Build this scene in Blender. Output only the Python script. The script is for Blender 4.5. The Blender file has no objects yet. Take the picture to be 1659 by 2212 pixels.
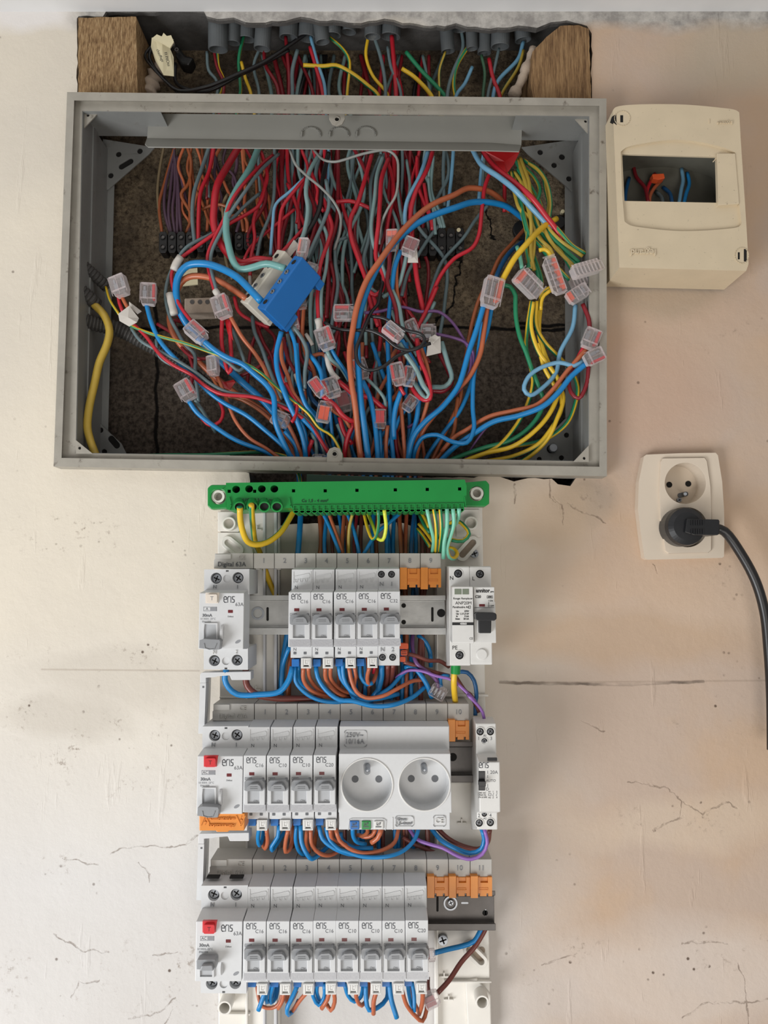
import bpy, bmesh, math, random
from mathutils import Vector, Matrix
from mathutils.geometry import tessellate_polygon
random.seed(7)
C = bpy.context.scene.collection
SC = bpy.context.scene

# ------------------------------------------------------------------ camera, light, exposure
F_PX, CX, CY = 1660.0, 829.5, 1106.0
TH = math.radians(5.0)
CAM = Vector((0.0, -0.70, 1.90))
cd = bpy.data.cameras.new('camera')
cd.sensor_fit = 'VERTICAL'; cd.sensor_height = 36.0; cd.lens = F_PX / 2212.0 * 36.0
cd.clip_start = 0.01; cd.clip_end = 50
cam = bpy.data.objects.new('camera', cd); C.objects.link(cam)
cam.location = CAM; cam.rotation_euler = (math.radians(90) + TH, 0, 0)
SC.camera = cam
w = bpy.data.worlds.new('room_light'); SC.world = w; w.use_nodes = True
w.node_tree.nodes['Background'].inputs[0].default_value = (1.0, 0.95, 0.89, 1)
w.node_tree.nodes['Background'].inputs[1].default_value = 0.29
def area(name, loc, target, sx, sy, power, col):
    l = bpy.data.lights.new(name, 'AREA'); l.shape = 'RECTANGLE'; l.size = sx; l.size_y = sy
    l.energy = power; l.color = col
    o = bpy.data.objects.new(name, l); C.objects.link(o); o.location = loc
    o.rotation_euler = (Vector(target) - Vector(loc)).to_track_quat('-Z', 'Y').to_euler()
    return o
area('window_light', (-1.15, -1.0, 1.0), (-0.05, 0, 1.72), 0.7, 0.9, 25.0, (0.97, 0.985, 1.0))
area('room_daylight', (0.25, -1.7, 1.0), (0.1, 0, 1.8), 0.9, 0.9, 9.5, (1.0, 0.95, 0.88))
SC.view_settings.view_transform = 'Standard'
SC.view_settings.look = 'None'
SC.view_settings.gamma = 1.0
SC.view_settings.use_curve_mapping = False
SC.view_settings.exposure = 0.0

# ------------------------------------------------------------------ helpers
def U(px, py, d):
    """world point seen at pixel (px,py) that lies d metres in front of the wall plane"""
    u = (px - CX) / F_PX; v = (CY - py) / F_PX
    dx, dy, dz = u, math.cos(TH) - v * math.sin(TH), math.sin(TH) + v * math.cos(TH)
    t = (-d - CAM.y) / dy
    return Vector((CAM.x + dx * t, -d, CAM.z + dz * t))
def MPP(py, d):
    """metres per pixel at that height and distance"""
    return (U(830, py, d) - U(829, py, d)).length
def lin(c):
    c = c / 255.0
    return c / 12.92 if c <= 0.04045 else ((c + 0.055) / 1.055) ** 2.4
def rgb(r, g, b): return (lin(r), lin(g), lin(b), 1)

def mat(name, col, rough=0.5, metal=0.0, var=0.05, scale=120.0, bump=0.0, spec=0.5, dirt=None, bscale=None):
    m = bpy.data.materials.new(name); m.use_nodes = True
    nt = m.node_tree; b = nt.nodes['Principled BSDF']
    b.inputs['Roughness'].default_value = rough; b.inputs['Metallic'].default_value = metal
    b.inputs['Specular IOR Level'].default_value = spec
    tc = nt.nodes.new('ShaderNodeTexCoord')
    n = nt.nodes.new('ShaderNodeTexNoise'); n.inputs['Scale'].default_value = scale; n.inputs['Detail'].default_value = 5
    nt.links.new(tc.outputs['Object'], n.inputs['Vector'])
    mr = nt.nodes.new('ShaderNodeMapRange')
    mr.inputs[1].default_value = 0.3; mr.inputs[2].default_value = 0.7
    mr.inputs[3].default_value = 1 - var; mr.inputs[4].default_value = 1 + var
    nt.links.new(n.outputs['Fac'], mr.inputs[0])
    mx = nt.nodes.new('ShaderNodeVectorMath'); mx.operation = 'SCALE'
    mx.inputs[0].default_value = col[:3]; nt.links.new(mr.outputs[0], mx.inputs['Scale'])
    out = mx.outputs[0]
    if dirt:
        dcol, dscale, lo, hi = dirt
        n2 = nt.nodes.new('ShaderNodeTexNoise'); n2.inputs['Scale'].default_value = dscale; n2.inputs['Detail'].default_value = 8
        n2.inputs['Roughness'].default_value = 0.7
        nt.links.new(tc.outputs['Object'], n2.inputs['Vector'])
        r2 = nt.nodes.new('ShaderNodeMapRange'); r2.inputs[1].default_value = lo; r2.inputs[2].default_value = hi
        nt.links.new(n2.outputs['Fac'], r2.inputs[0])
        mm = nt.nodes.new('ShaderNodeMix'); mm.data_type = 'RGBA'
        nt.links.new(r2.outputs[0], mm.inputs[0]); nt.links.new(out, mm.inputs[6]); mm.inputs[7].default_value = dcol
        out = mm.outputs[2]
    nt.links.new(out, b.inputs['Base Color'])
    if bump:
        n3 = nt.nodes.new('ShaderNodeTexNoise'); n3.inputs['Scale'].default_value = bscale or scale * 2; n3.inputs['Detail'].default_value = 6
        nt.links.new(tc.outputs['Object'], n3.inputs['Vector'])
        bp = nt.nodes.new('ShaderNodeBump'); bp.inputs['Strength'].default_value = bump; bp.inputs['Distance'].default_value = 0.001
        nt.links.new(n3.outputs['Fac'], bp.inputs['Height']); nt.links.new(bp.outputs[0], b.inputs['Normal'])
    return m

class MB:
    """collects shapes in world coordinates and links them as ONE mesh object"""
    def __init__(s): s.v = []; s.f = []; s.m = []
    def add(s, vs, fs, mi=0):
        o = len(s.v); s.v += [Vector(p) for p in vs]
        for f in fs: s.f.append(tuple(o + i for i in f)); s.m.append(mi)
    def hexa(s, p, mi=0):   # 8 points: 0-3 front ccw, 4-7 back
        s.add(p, [(0,1,2,3),(7,6,5,4),(0,4,5,1),(1,5,6,2),(2,6,7,3),(3,7,4,0)], mi)
    def box(s, x0, x1, y0, y1, z0, z1, mi=0):
        s.hexa([(x0,y0,z0),(x1,y0,z0),(x1,y0,z1),(x0,y0,z1),(x0,y1,z0),(x1,y1,z0),(x1,y1,z1),(x0,y1,z1)], mi)
    def slab(s, poly, df, db, mi=0):
        """polygon in pixels at distance df, run straight back to distance db"""
        P = [U(x, y, df) for x, y in poly]; n = len(P)
        B = [Vector((p.x, -db, p.z)) for p in P]
        tri = tessellate_polygon([[(p.x, p.z, 0) for p in P]])
        s.add(P + B, list(tri) + [tuple(n + i for i in t[::-1]) for t in tri] + [(i, (i+1) % n, n + (i+1) % n, n + i) for i in range(n)], mi)
    def rect(s, x0, x1, y0, y1, df, db, mi=0):
        s.slab([(x0, y1), (x1, y1), (x1, y0), (x0, y0)], df, db, mi)
    def holed(s, outer, holes, df, db, mi=0, hd=None, hmi=None):
        """plate with blind (hd) or through holes"""
        O = [U(x, y, df) for x, y in outer]; H = [[U(x, y, df) for x, y in h] for h in holes]
        allp = O + [p for h in H for p in h]
        tri = tessellate_polygon([[(p.x, p.z, 0) for p in O]] + [[(p.x, p.z, 0) for p in h] for h in H])
        s.add(allp, list(tri), mi)
        n = len(O); s.add(O + [Vector((p.x, -db, p.z)) for p in O], [(i, (i+1) % n, n+(i+1) % n, n+i) for i in range(n)], mi)
        for k, h in enumerate(H):
            dd = db if hd is None else (hd[k] if isinstance(hd, (list, tuple)) else hd)
            m_ = len(h); B = [Vector((p.x, -dd, p.z)) for p in h]
            s.add(h + B, [(i, (i+1) % m_, m_+(i+1) % m_, m_+i) for i in range(m_)], mi)
            if hd is not None: s.add(B, [tuple(range(m_))], mi if hmi is None else hmi)
    def prof(s, x0, x1, pts, mi=0, dref=None):
        """side profile [(py,d)...] extruded between the world x of pixels x0..x1 at distance dref"""
        dr = dref if dref is not None else max(p[1] for p in pts)
        X0 = U(x0, 1200, dr).x; X1 = U(x1, 1200, dr).x
        return s.profx(X0, X1, pts, mi)
    def profx(s, X0, X1, pts, mi=0):
        P = [U(830, py, d) for py, d in pts]; n = len(P)
        tri = tessellate_polygon([[(p.y, p.z, 0) for p in P]])
        vs = [Vector((X0, p.y, p.z)) for p in P] + [Vector((X1, p.y, p.z)) for p in P]
        s.add(vs, list(tri) + [tuple(n+i for i in t[::-1]) for t in tri] + [(i, (i+1) % n, n+(i+1) % n, n+i) for i in range(n)], mi)
    def disc(s, px, py, r, df, db, n=20, mi=0, r2=None):
        c = U(px, py, df); R = r * MPP(py, df); R2 = R if r2 is None else r2 * MPP(py, df)
        s.cyl(c, Vector((c.x, -db, c.z)), R, R2, n, mi)
    def cyl(s, a, b, r0, r1, n=16, mi=0):
        a = Vector(a); b = Vector(b); t = (b - a).normalized()
        up = Vector((0,0,1)) if abs(t.z) < 0.9 else Vector((1,0,0))
        e1 = t.cross(up).normalized(); e2 = t.cross(e1)
        vs = []
        for c, r in ((a, r0), (b, r1)):
            vs += [c + (e1 * math.cos(2*math.pi*i/n) + e2 * math.sin(2*math.pi*i/n)) * r for i in range(n)]
        s.add(vs, [(i, (i+1) % n, n+(i+1) % n, n+i) for i in range(n)] + [tuple(range(n))[::-1], tuple(range(n, 2*n))], mi)
    def ring(s, c, ax, r0, r1, h, n=28, mi=0):
        """tube wall of inner radius r0, outer r1 from c along ax*h"""
        ax = Vector(ax).normalized(); up = Vector((0,0,1)) if abs(ax.z) < 0.9 else Vector((1,0,0))
        e1 = ax.cross(up).normalized(); e2 = ax.cross(e1); c = Vector(c)
        vs = []
        for r, t in ((r1, 0), (r1, h), (r0, h), (r0, 0)):
            vs += [c + ax*t + (e1*math.cos(2*math.pi*i/n) + e2*math.sin(2*math.pi*i/n))*r for i in range(n)]
        fs = []
        for k in range(4):
            a = k*n; b = ((k+1) % 4)*n
            fs += [(a+i, a+(i+1) % n, b+(i+1) % n, b+i) for i in range(n)]
        s.add(vs, fs, mi)
    def tube(s, pts, r, n=8, mi=0, stripe=None, phase=0.0, twist=0.0, radf=None):
        N = len(pts)
        T = []
        for i in range(N):
            a = pts[max(0, i-1)]; b = pts[min(N-1, i+1)]; T.append((b - a).normalized())
        e = T[0].cross(Vector((0,1,0)))
        if e.length < 1e-3: e = T[0].cross(Vector((1,0,0)))
        e.normalize(); o = len(s.v)
        for i in range(N):
            e = (e - T[i] * e.dot(T[i])).normalized(); g = T[i].cross(e)
            rr = r if radf is None else r * radf(i)
            for k in range(n):
                a = 2*math.pi*k/n + phase + twist * i
                s.v.append(pts[i] + (e*math.cos(a) + g*math.sin(a)) * rr)
        for i in range(N-1):
            for k in range(n):
                s.f.append((o+i*n+k, o+i*n+(k+1) % n, o+(i+1)*n+(k+1) % n, o+(i+1)*n+k))
                s.m.append(mi if stripe is None or k not in stripe else mi+1)
        s.f.append(tuple(o+k for k in range(n))[::-1]); s.m.append(mi)
        s.f.append(tuple(o+(N-1)*n+k for k in range(n))); s.m.append(mi)
    def stroke(s, pts, wpx, d, h=0.0004, closed=False, mi=0):
        """thin raised line through pixel points"""
        P = [U(x, y, d) for x, y in pts]
        if closed: P.append(P[0])
        W = wpx * MPP(pts[0][1], d) / 2
        for a, b in zip(P, P[1:]):
            t = (b - a);
            if t.length < 1e-7: continue
            t.normalize(); q = Vector((-t.z, 0, t.x)) * W; a2 = a - t*W*0.6; b2 = b + t*W*0.6; f = Vector((0, -h, 0))
            s.add([a2-q+f, b2-q+f, b2+q+f, a2+q+f, a2-q, b2-q, b2+q, a2+q], [(0,1,2,3),(0,4,5,1),(1,5,6,2),(2,6,7,3),(3,7,4,0)], mi)
    def build(s, name, mats, parent=None, bevel=0, smooth=False, seg=2, origin=None):
        if origin is None: origin = parent['_o'] if parent and '_o' in parent else (0,0,0)
        org = Vector(origin)
        me = bpy.data.meshes.new(name)
        me.from_pydata([tuple(p - org) for p in s.v], [], s.f)
        if not isinstance(mats, (list, tuple)): mats = [mats]
        for m_ in mats: me.materials.append(m_)
        me.polygons.foreach_set('material_index', s.m)
        me.validate(); me.update()
        bm = bmesh.new(); bm.from_mesh(me)
        bmesh.ops.remove_doubles(bm, verts=bm.verts, dist=1e-7)
        bmesh.ops.recalc_face_normals(bm, faces=bm.faces); bm.to_mesh(me); bm.free()
        if smooth: me.polygons.foreach_set('use_smooth', [True]*len(me.polygons))
        o = bpy.data.objects.new(name, me); C.objects.link(o)
        if parent:
            o.parent = parent
            if '_o' in parent: o['_o'] = parent['_o']
        else: o.location = org
        if bevel:
            md = o.modifiers.new('bevel', 'BEVEL'); md.width = bevel; md.segments = seg; md.limit_method = 'ANGLE'; md.angle_limit = math.radians(35)
            md.use_clamp_overlap = True
        return o
def circ(px, py, r, n=20, ry=None):
    ry = r if ry is None else ry
    return [(px + r*math.cos(2*math.pi*i/n), py + ry*math.sin(2*math.pi*i/n)) for i in range(n)]

ORG = {}
def thing(name, label, cat, origin, group=None):
    o = bpy.data.objects.new(name, None); C.objects.link(o); o.empty_display_size = 0.01
    o.location = origin; o['label'] = label; o['category'] = cat
    if group: o['group'] = group
    o['_o'] = tuple(origin)
    return o
def tag(o, label, cat, group=None, kind=None):
    o['label'] = label; o['category'] = cat
    if group: o['group'] = group
    if kind: o['kind'] = kind
    return o
def struct(o): o['kind'] = 'structure'; return o
def copy_tree(root, loc, label=None, group=None):
    r = root.copy(); C.objects.link(r); r.location = loc
    if label: r['label'] = label
    if group: r['group'] = group
    m = {root: r}
    todo = list(root.children)
    while todo:
        ch = todo.pop(0); c = ch.copy(); C.objects.link(c); c.parent = m[ch.parent]; m[ch] = c
        todo += list(ch.children)
    return r
TXT = {}
def text_mesh(s, size, ext, shear=0.0, bold=0.0):
    k = (s, round(size, 6), ext, shear, bold)
    if k not in TXT:
        cu = bpy.data.curves.new('t', 'FONT'); cu.body = s; cu.size = size; cu.align_x = 'CENTER'; cu.align_y = 'CENTER'
        cu.extrude = ext; cu.resolution_u = 3; cu.shear = shear; cu.offset = bold
        ob = bpy.data.objects.new('t', cu); C.objects.link(ob)
        dg = bpy.context.evaluated_depsgraph_get(); dg.update()
        me = bpy.data.meshes.new_from_object(ob.evaluated_get(dg))
        bpy.data.objects.remove(ob); bpy.data.curves.remove(cu)
        TXT[k] = me
    return TXT[k]
def txt(s, px, py, cap, d, parent, m, name='printed_marking', ext=0.00008, rot=0.0, sx=1.0, shear=0.0, bold=0.0, label=None):
    """writing whose capitals are cap pixels tall, centred on a pixel, at distance d"""
    mpp = MPP(py, d); me = text_mesh(s, cap*mpp/0.70, ext, shear, bold*mpp)
    if not len(me.materials): me.materials.append(m)
    elif me.materials[0] != m:
        me = me.copy(); me.materials.clear(); me.materials.append(m)
    o = bpy.data.objects.new(name, me); C.objects.link(o)
    p = U(px, py, d + ext*0.9)
    org = Vector(parent['_o']) if parent and '_o' in parent else Vector((0,0,0))
    o.location = p - org; o.parent = parent
    o.rotation_euler = (math.radians(90), math.radians(rot), 0); o.scale = (sx, 1, 1)
    if label: o['label'] = label
    return o
def catmull(pts, step=0.004):
    P = [2*pts[0]-pts[1]] + list(pts) + [2*pts[-1]-pts[-2]]; out = []
    for i in range(1, len(P)-2):
        p0, p1, p2, p3 = P[i-1:i+3]
        t01 = max((p1-p0).length, 1e-6)**.5; t12 = max((p2-p1).length, 1e-6)**.5; t23 = max((p3-p2).length, 1e-6)**.5
        m1 = (p2-p1) + t12*((p1-p0)/t01 - (p2-p0)/(t01+t12)); m2 = (p2-p1) + t12*((p3-p2)/t23 - (p3-p1)/(t12+t23))
        n = max(2, int((p2-p1).length/step))
        for j in range(n):
            t = j/n
            out.append(p1*(2*t**3-3*t*t+1) + m1*(t**3-2*t*t+t) + p2*(-2*t**3+3*t*t) + m2*(t**3-t*t))
    out.append(pts[-1]); return out
# zones: pixel origin and magnification used while measuring
Z = {'F':(0,0,1), 'a':(340,300,3.95), 'b':(640,300,3.95), 'c':(980,300,4.608), 'd':(340,620,4.1475), 'e':(640,620,3.95),
     'g':(980,620,4.608), 'h':(100,380,3.3525), 'i':(100,0,2.765), 'j':(700,0,2.765), 'k':(420,1010,4.88), 'l':(740,1010,4.608),
     'm':(420,1180,4.88), 'n':(740,1180,4.608), 'o':(420,1500,4.88), 'p':(740,1500,4.608), 'q':(400,1840,4.608), 's':(740,1840,4.608),
     'v':(1290,200,4.4959), 'x':(1340,940,4.0972)}
def zp(z, pts):
    ox, oy, k = Z[z]; return [(ox + x/k, oy + y/k) for x, y in pts]
SC.cycles.max_bounces = 6; SC.cycles.transparent_max_bounces = 12; SC.cycles.use_adaptive_sampling = True; SC.cycles.adaptive_threshold = 0.03
# ------------------------------------------------------------------ materials
M = {}
M['box'] = mat('painted_steel', rgb(128,129,127), 0.42, 0.0, 0.06, 40, 0.15, dirt=(rgb(92,84,74), 60, 0.60, 0.78))
M['edge'] = mat('worn_steel_edge', rgb(160,155,145), 0.5, 0.1, 0.08, 60, 0.3, dirt=(rgb(80,68,56), 90, 0.60, 0.74))
M['plate'] = mat('grey_steel_plate', rgb(138,137,131), 0.45, 0.0, 0.04, 30, 0.1, dirt=(rgb(110,104,94), 50, 0.66, 0.8))
M['hole'] = mat('dark_hole', rgb(22,20,19), 0.9)
M['dev'] = mat('light_grey_plastic', rgb(205,206,207), 0.42, 0, 0.015, 300, 0.0)
M['devw'] = mat('white_plastic', rgb(214,213,210), 0.35, 0, 0.015, 300)
M['comb'] = mat('comb_grey_plastic', rgb(190,187,181), 0.5, 0, 0.02, 300)
M['tog'] = mat('toggle_grey', rgb(142,144,147), 0.38, 0, 0.02, 300)
M['slot'] = mat('toggle_window', rgb(176,178,181), 0.45, 0, 0.02, 300)
M['print'] = mat('grey_print_and_relief', rgb(98,100,104), 0.6, 0, 0.02)  # also tints moulded letters, in place of relief shade
M['lprint'] = mat('pale_print_and_relief', rgb(138,140,144), 0.6, 0, 0.02)  # on moulded numbers this grey paints the shade of their edges
M['black'] = mat('black_plastic', rgb(30,31,34), 0.35, 0, 0.1, 200)
M['ink'] = mat('black_ink', rgb(28,28,30), 0.6)
M['rust'] = mat('dark_red_window', rgb(105,38,42), 0.3, 0, 0.05)
M['rins'] = mat('red_insert', rgb(196,20,32), 0.4, 0, 0.05)
M['oins'] = mat('orange_insert', rgb(226,84,34), 0.4, 0, 0.05)
M['redb'] = mat('red_button', rgb(205,52,58), 0.3, 0, 0.04)
M['whiteb'] = mat('ivory_button', rgb(222,212,200), 0.3, 0, 0.02)
M['orange'] = mat('orange_cover', rgb(222,138,52), 0.4, 0, 0.05, 80)
M['orange2'] = mat('orange_lever', rgb(222,92,48), 0.35, 0, 0.05, 80)
M['green'] = mat('green_plastic', rgb(20,132,58), 0.35, 0, 0.04, 60)
M['dgreen'] = mat('dark_green_plastic', rgb(14,52,36), 0.5, 0, 0.04, 60)
M['metal'] = mat('screw_metal', rgb(160,164,170), 0.42, 0.8, 0.08, 200)
M['dscrew'] = mat('shaded_screw_steel', rgb(96,98,102), 0.35, 0.85, 0.1, 200)
M['zinc'] = mat('zinc_rail', rgb(182,182,180), 0.42, 0.65, 0.10, 90, 0.15)
M['rail3'] = mat('dull_zinc_rail', rgb(104,100,98), 0.5, 0.45, 0.10, 90, 0.15)
M['chas'] = mat('white_chassis_plastic', rgb(226,222,214), 0.32, 0, 0.02, 80)
M['chas2'] = mat('grey_chassis_channel', rgb(196,196,198), 0.4, 0, 0.02, 80)
M['cream'] = mat('yellowed_plastic', rgb(208,192,164), 0.42, 0, 0.04, 40, 0.05, dirt=(rgb(128,112,92), 330, 0.63, 0.72))
M['sock'] = mat('old_white_plastic', rgb(214,200,182), 0.35, 0, 0.02, 40, 0.03, dirt=(rgb(130,112,92), 110, 0.68, 0.78))
M['pvc'] = mat('grey_conduit', rgb(84,88,90), 0.55, 0, 0.12, 60, 0.2, dirt=(rgb(140,138,130), 60, 0.62, 0.8))
M['corr'] = mat('dark_corrugated_conduit', rgb(62,60,58), 0.6, 0, 0.1, 60)
M['choc'] = mat('black_terminal_plastic', rgb(22,21,21), 0.45, 0, 0.1)
M['blueb'] = mat('blue_block_plastic', rgb(26,104,176), 0.38, 0, 0.03, 60)
M['whiteblk'] = mat('ivory_block_plastic', rgb(206,200,186), 0.4, 0, 0.03, 60)
M['tape'] = mat('white_tape', rgb(196,190,182), 0.5, 0, 0.05, 60, 0.3)
M['redtape'] = mat('red_tape', rgb(178,28,32), 0.4, 0, 0.05, 60, 0.3)
M['paper'] = mat('aged_paper_tag', rgb(212,202,168), 0.7, 0, 0.05, 60, 0.2)
M['lcd'] = mat('grey_window', rgb(120,128,112), 0.25)
M['copper'] = mat('copper_clamp', rgb(190,120,90), 0.3, 0.8, 0.1)
M['mortar'] = mat('crumbled_mortar', rgb(176,160,144), 0.95, 0, 0.15, 60, 1.0, bscale=200)
WC = dict(r=(182,34,48), R=(126,26,36), g=(98,116,120), G=(122,150,150), t=(112,164,160), b=(22,126,190), B=(22,84,134), c=(110,160,190),
          o=(180,98,64), O=(150,82,48), n=(112,58,50), p=(110,72,124), k=(30,29,30), y=(222,182,44), v=(34,128,88), w=(200,196,190),
          f=(132,116,88), m=(84,62,78), s=(130,132,128), l=(214,222,70), L=(120,200,60), T=(120,196,170), q=(182,156,62), Y=(192,162,66), Q=(60,96,72), u=(140,96,172))
for k_, c_ in WC.items():
    M['w'+k_] = mat('wire_sheath_' + k_, rgb(*c_), 0.34, 0, 0.06, 90)
def clear_mat(name, col, fac, rough=0.08):
    m = bpy.data.materials.new(name); m.use_nodes = True; nt = m.node_tree
    b = nt.nodes['Principled BSDF']; b.inputs['Base Color'].default_value = col; b.inputs['Roughness'].default_value = rough
    b.inputs['Specular IOR Level'].default_value = 1.0
    t = nt.nodes.new('ShaderNodeBsdfTransparent'); t.inputs[0].default_value = (0.98, 0.96, 0.96, 1)
    mx = nt.nodes.new('ShaderNodeMixShader'); fr = nt.nodes.new('ShaderNodeLayerWeight'); fr.inputs[0].default_value = 0.45
    mr = nt.nodes.new('ShaderNodeMapRange'); mr.inputs[3].default_value = fac; mr.inputs[4].default_value = 0.95
    nt.links.new(fr.outputs['Facing'], mr.inputs[0]); nt.links.new(mr.outputs[0], mx.inputs[0])
    nt.links.new(t.outputs[0], mx.inputs[1]); nt.links.new(b.outputs[0], mx.inputs[2])
    nt.links.new(mx.outputs[0], nt.nodes['Material Output'].inputs[0])
    n = nt.nodes.new('ShaderNodeTexNoise'); n.inputs['Scale'].default_value = 700
    tc = nt.nodes.new('ShaderNodeTexCoord'); nt.links.new(tc.outputs['Object'], n.inputs['Vector'])
    bp = nt.nodes.new('ShaderNodeBump'); bp.inputs['Strength'].default_value = 0.4; bp.inputs['Distance'].default_value = 0.0008
    nt.links.new(n.outputs['Fac'], bp.inputs['Height']); nt.links.new(bp.outputs[0], b.inputs['Normal'])
    return m
M['clear'] = clear_mat('clear_connector_plastic', rgb(240,232,232), 0.06)
M['cover'] = clear_mat('clear_label_cover', rgb(210,212,216), 0.45, 0.25)

# --- plaster wall, block cavity, wood
def nodes_of(name, rough):
    m = bpy.data.materials.new(name); m.use_nodes = True; nt = m.node_tree; b = nt.nodes['Principled BSDF']
    b.inputs['Roughness'].default_value = rough; b.inputs['Specular IOR Level'].default_value = 0.25
    tc = nt.nodes.new('ShaderNodeTexCoord'); return m, nt, b, tc.outputs['Object']
def N(nt, typ, **kw):
    n = nt.nodes.new(typ)
    for k, v in kw.items(): setattr(n, k, v)
    return n
def noise(nt, vec, scale, detail=6, rough=0.6):
    n = N(nt, 'ShaderNodeTexNoise'); n.inputs['Scale'].default_value = scale; n.inputs['Detail'].default_value = detail; n.inputs['Roughness'].default_value = rough
    nt.links.new(vec, n.inputs['Vector']); return n.outputs['Fac']
def remap(nt, v, a, b, c=0.0, d=1.0):
    n = N(nt, 'ShaderNodeMapRange'); n.inputs[1].default_value = a; n.inputs[2].default_value = b; n.inputs[3].default_value = c; n.inputs[4].default_value = d
    nt.links.new(v, n.inputs[0]); return n.outputs[0]
def mth(nt, op, a, b=None):
    n = N(nt, 'ShaderNodeMath', operation=op)
    for i, q in enumerate((a, b)):
        if q is None: continue
        if isinstance(q, (int, float)): n.inputs[i].default_value = q
        else: nt.links.new(q, n.inputs[i])
    return n.outputs[0]
def mixc(nt, f, a, b):
    n = N(nt, 'ShaderNodeMix', data_type='RGBA')
    for i, q in ((0, f), (6, a), (7, b)):
        if isinstance(q, tuple) or isinstance(q, float): n.inputs[i].default_value = q
        else: nt.links.new(q, n.inputs[i])
    return n.outputs[2]
def segdist(nt, xyz, p, q):
    """distance of the shading point to a segment lying on the wall"""
    p = Vector(p); q = Vector(q); t = q - p; L = t.length; t /= L
    s1 = N(nt, 'ShaderNodeVectorMath', operation='SUBTRACT'); nt.links.new(xyz, s1.inputs[0]); s1.inputs[1].default_value = p
    dt = N(nt, 'ShaderNodeVectorMath', operation='DOT_PRODUCT'); nt.links.new(s1.outputs[0], dt.inputs[0]); dt.inputs[1].default_value = t
    cl = N(nt, 'ShaderNodeClamp'); nt.links.new(dt.outputs['Value'], cl.inputs[0]); cl.inputs[1].default_value = 0; cl.inputs[2].default_value = L
    sc = N(nt, 'ShaderNodeVectorMath', operation='SCALE'); sc.inputs[0].default_value = t; nt.links.new(cl.outputs[0], sc.inputs['Scale'])
    ds = N(nt, 'ShaderNodeVectorMath', operation='DISTANCE'); nt.links.new(s1.outputs[0], ds.inputs[0]); nt.links.new(sc.outputs[0], ds.inputs[1])
    return ds.outputs['Value']
def crack_mask(nt, vec, lines, width, d=0.0):
    """lines: list of pixel polylines on the plane at distance d"""
    best = None
    for ln in lines:
        P = [U(x, y, d) for x, y in ln]
        for a, b in zip(P, P[1:]):
            s_ = segdist(nt, vec, a, b); best = s_ if best is None else mth(nt, 'MINIMUM', best, s_)
    return remap(nt, best, width*0.4, width, 1.0, 0.0)
def warp(nt, vec, scale, amt):
    n = N(nt, 'ShaderNodeTexNoise'); n.inputs['Scale'].default_value = scale; n.inputs['Detail'].default_value = 4; nt.links.new(vec, n.inputs['Vector'])
    s1 = N(nt, 'ShaderNodeVectorMath', operation='SUBTRACT'); nt.links.new(n.outputs['Color'], s1.inputs[0]); s1.inputs[1].default_value = (.5,.5,.5)
    s2 = N(nt, 'ShaderNodeVectorMath', operation='MULTIPLY'); nt.links.new(s1.outputs[0], s2.inputs[0]); s2.inputs[1].default_value = (amt, 0, amt)
    a = N(nt, 'ShaderNodeVectorMath', operation='ADD'); nt.links.new(vec, a.inputs[0]); nt.links.new(s2.outputs[0], a.inputs[1]); return a.outputs[0]
def blob(nt, vec, px, py, rx, ry, d=0.0):
    """soft elliptical patch of 1 around a wall pixel"""
    c = U(px, py, d); k = MPP(py, d)
    s1 = N(nt, 'ShaderNodeVectorMath', operation='SUBTRACT'); nt.links.new(vec, s1.inputs[0]); s1.inputs[1].default_value = c
    s2 = N(nt, 'ShaderNodeVectorMath', operation='MULTIPLY'); nt.links.new(s1.outputs[0], s2.inputs[0]); s2.inputs[1].default_value = (1/(rx*k), 0, 1/(ry*k))
    l = N(nt, 'ShaderNodeVectorMath', operation='LENGTH'); nt.links.new(s2.outputs[0], l.inputs[0])
    return remap(nt, l.outputs['Value'], 0.55, 1.15, 1.0, 0.0)

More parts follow.
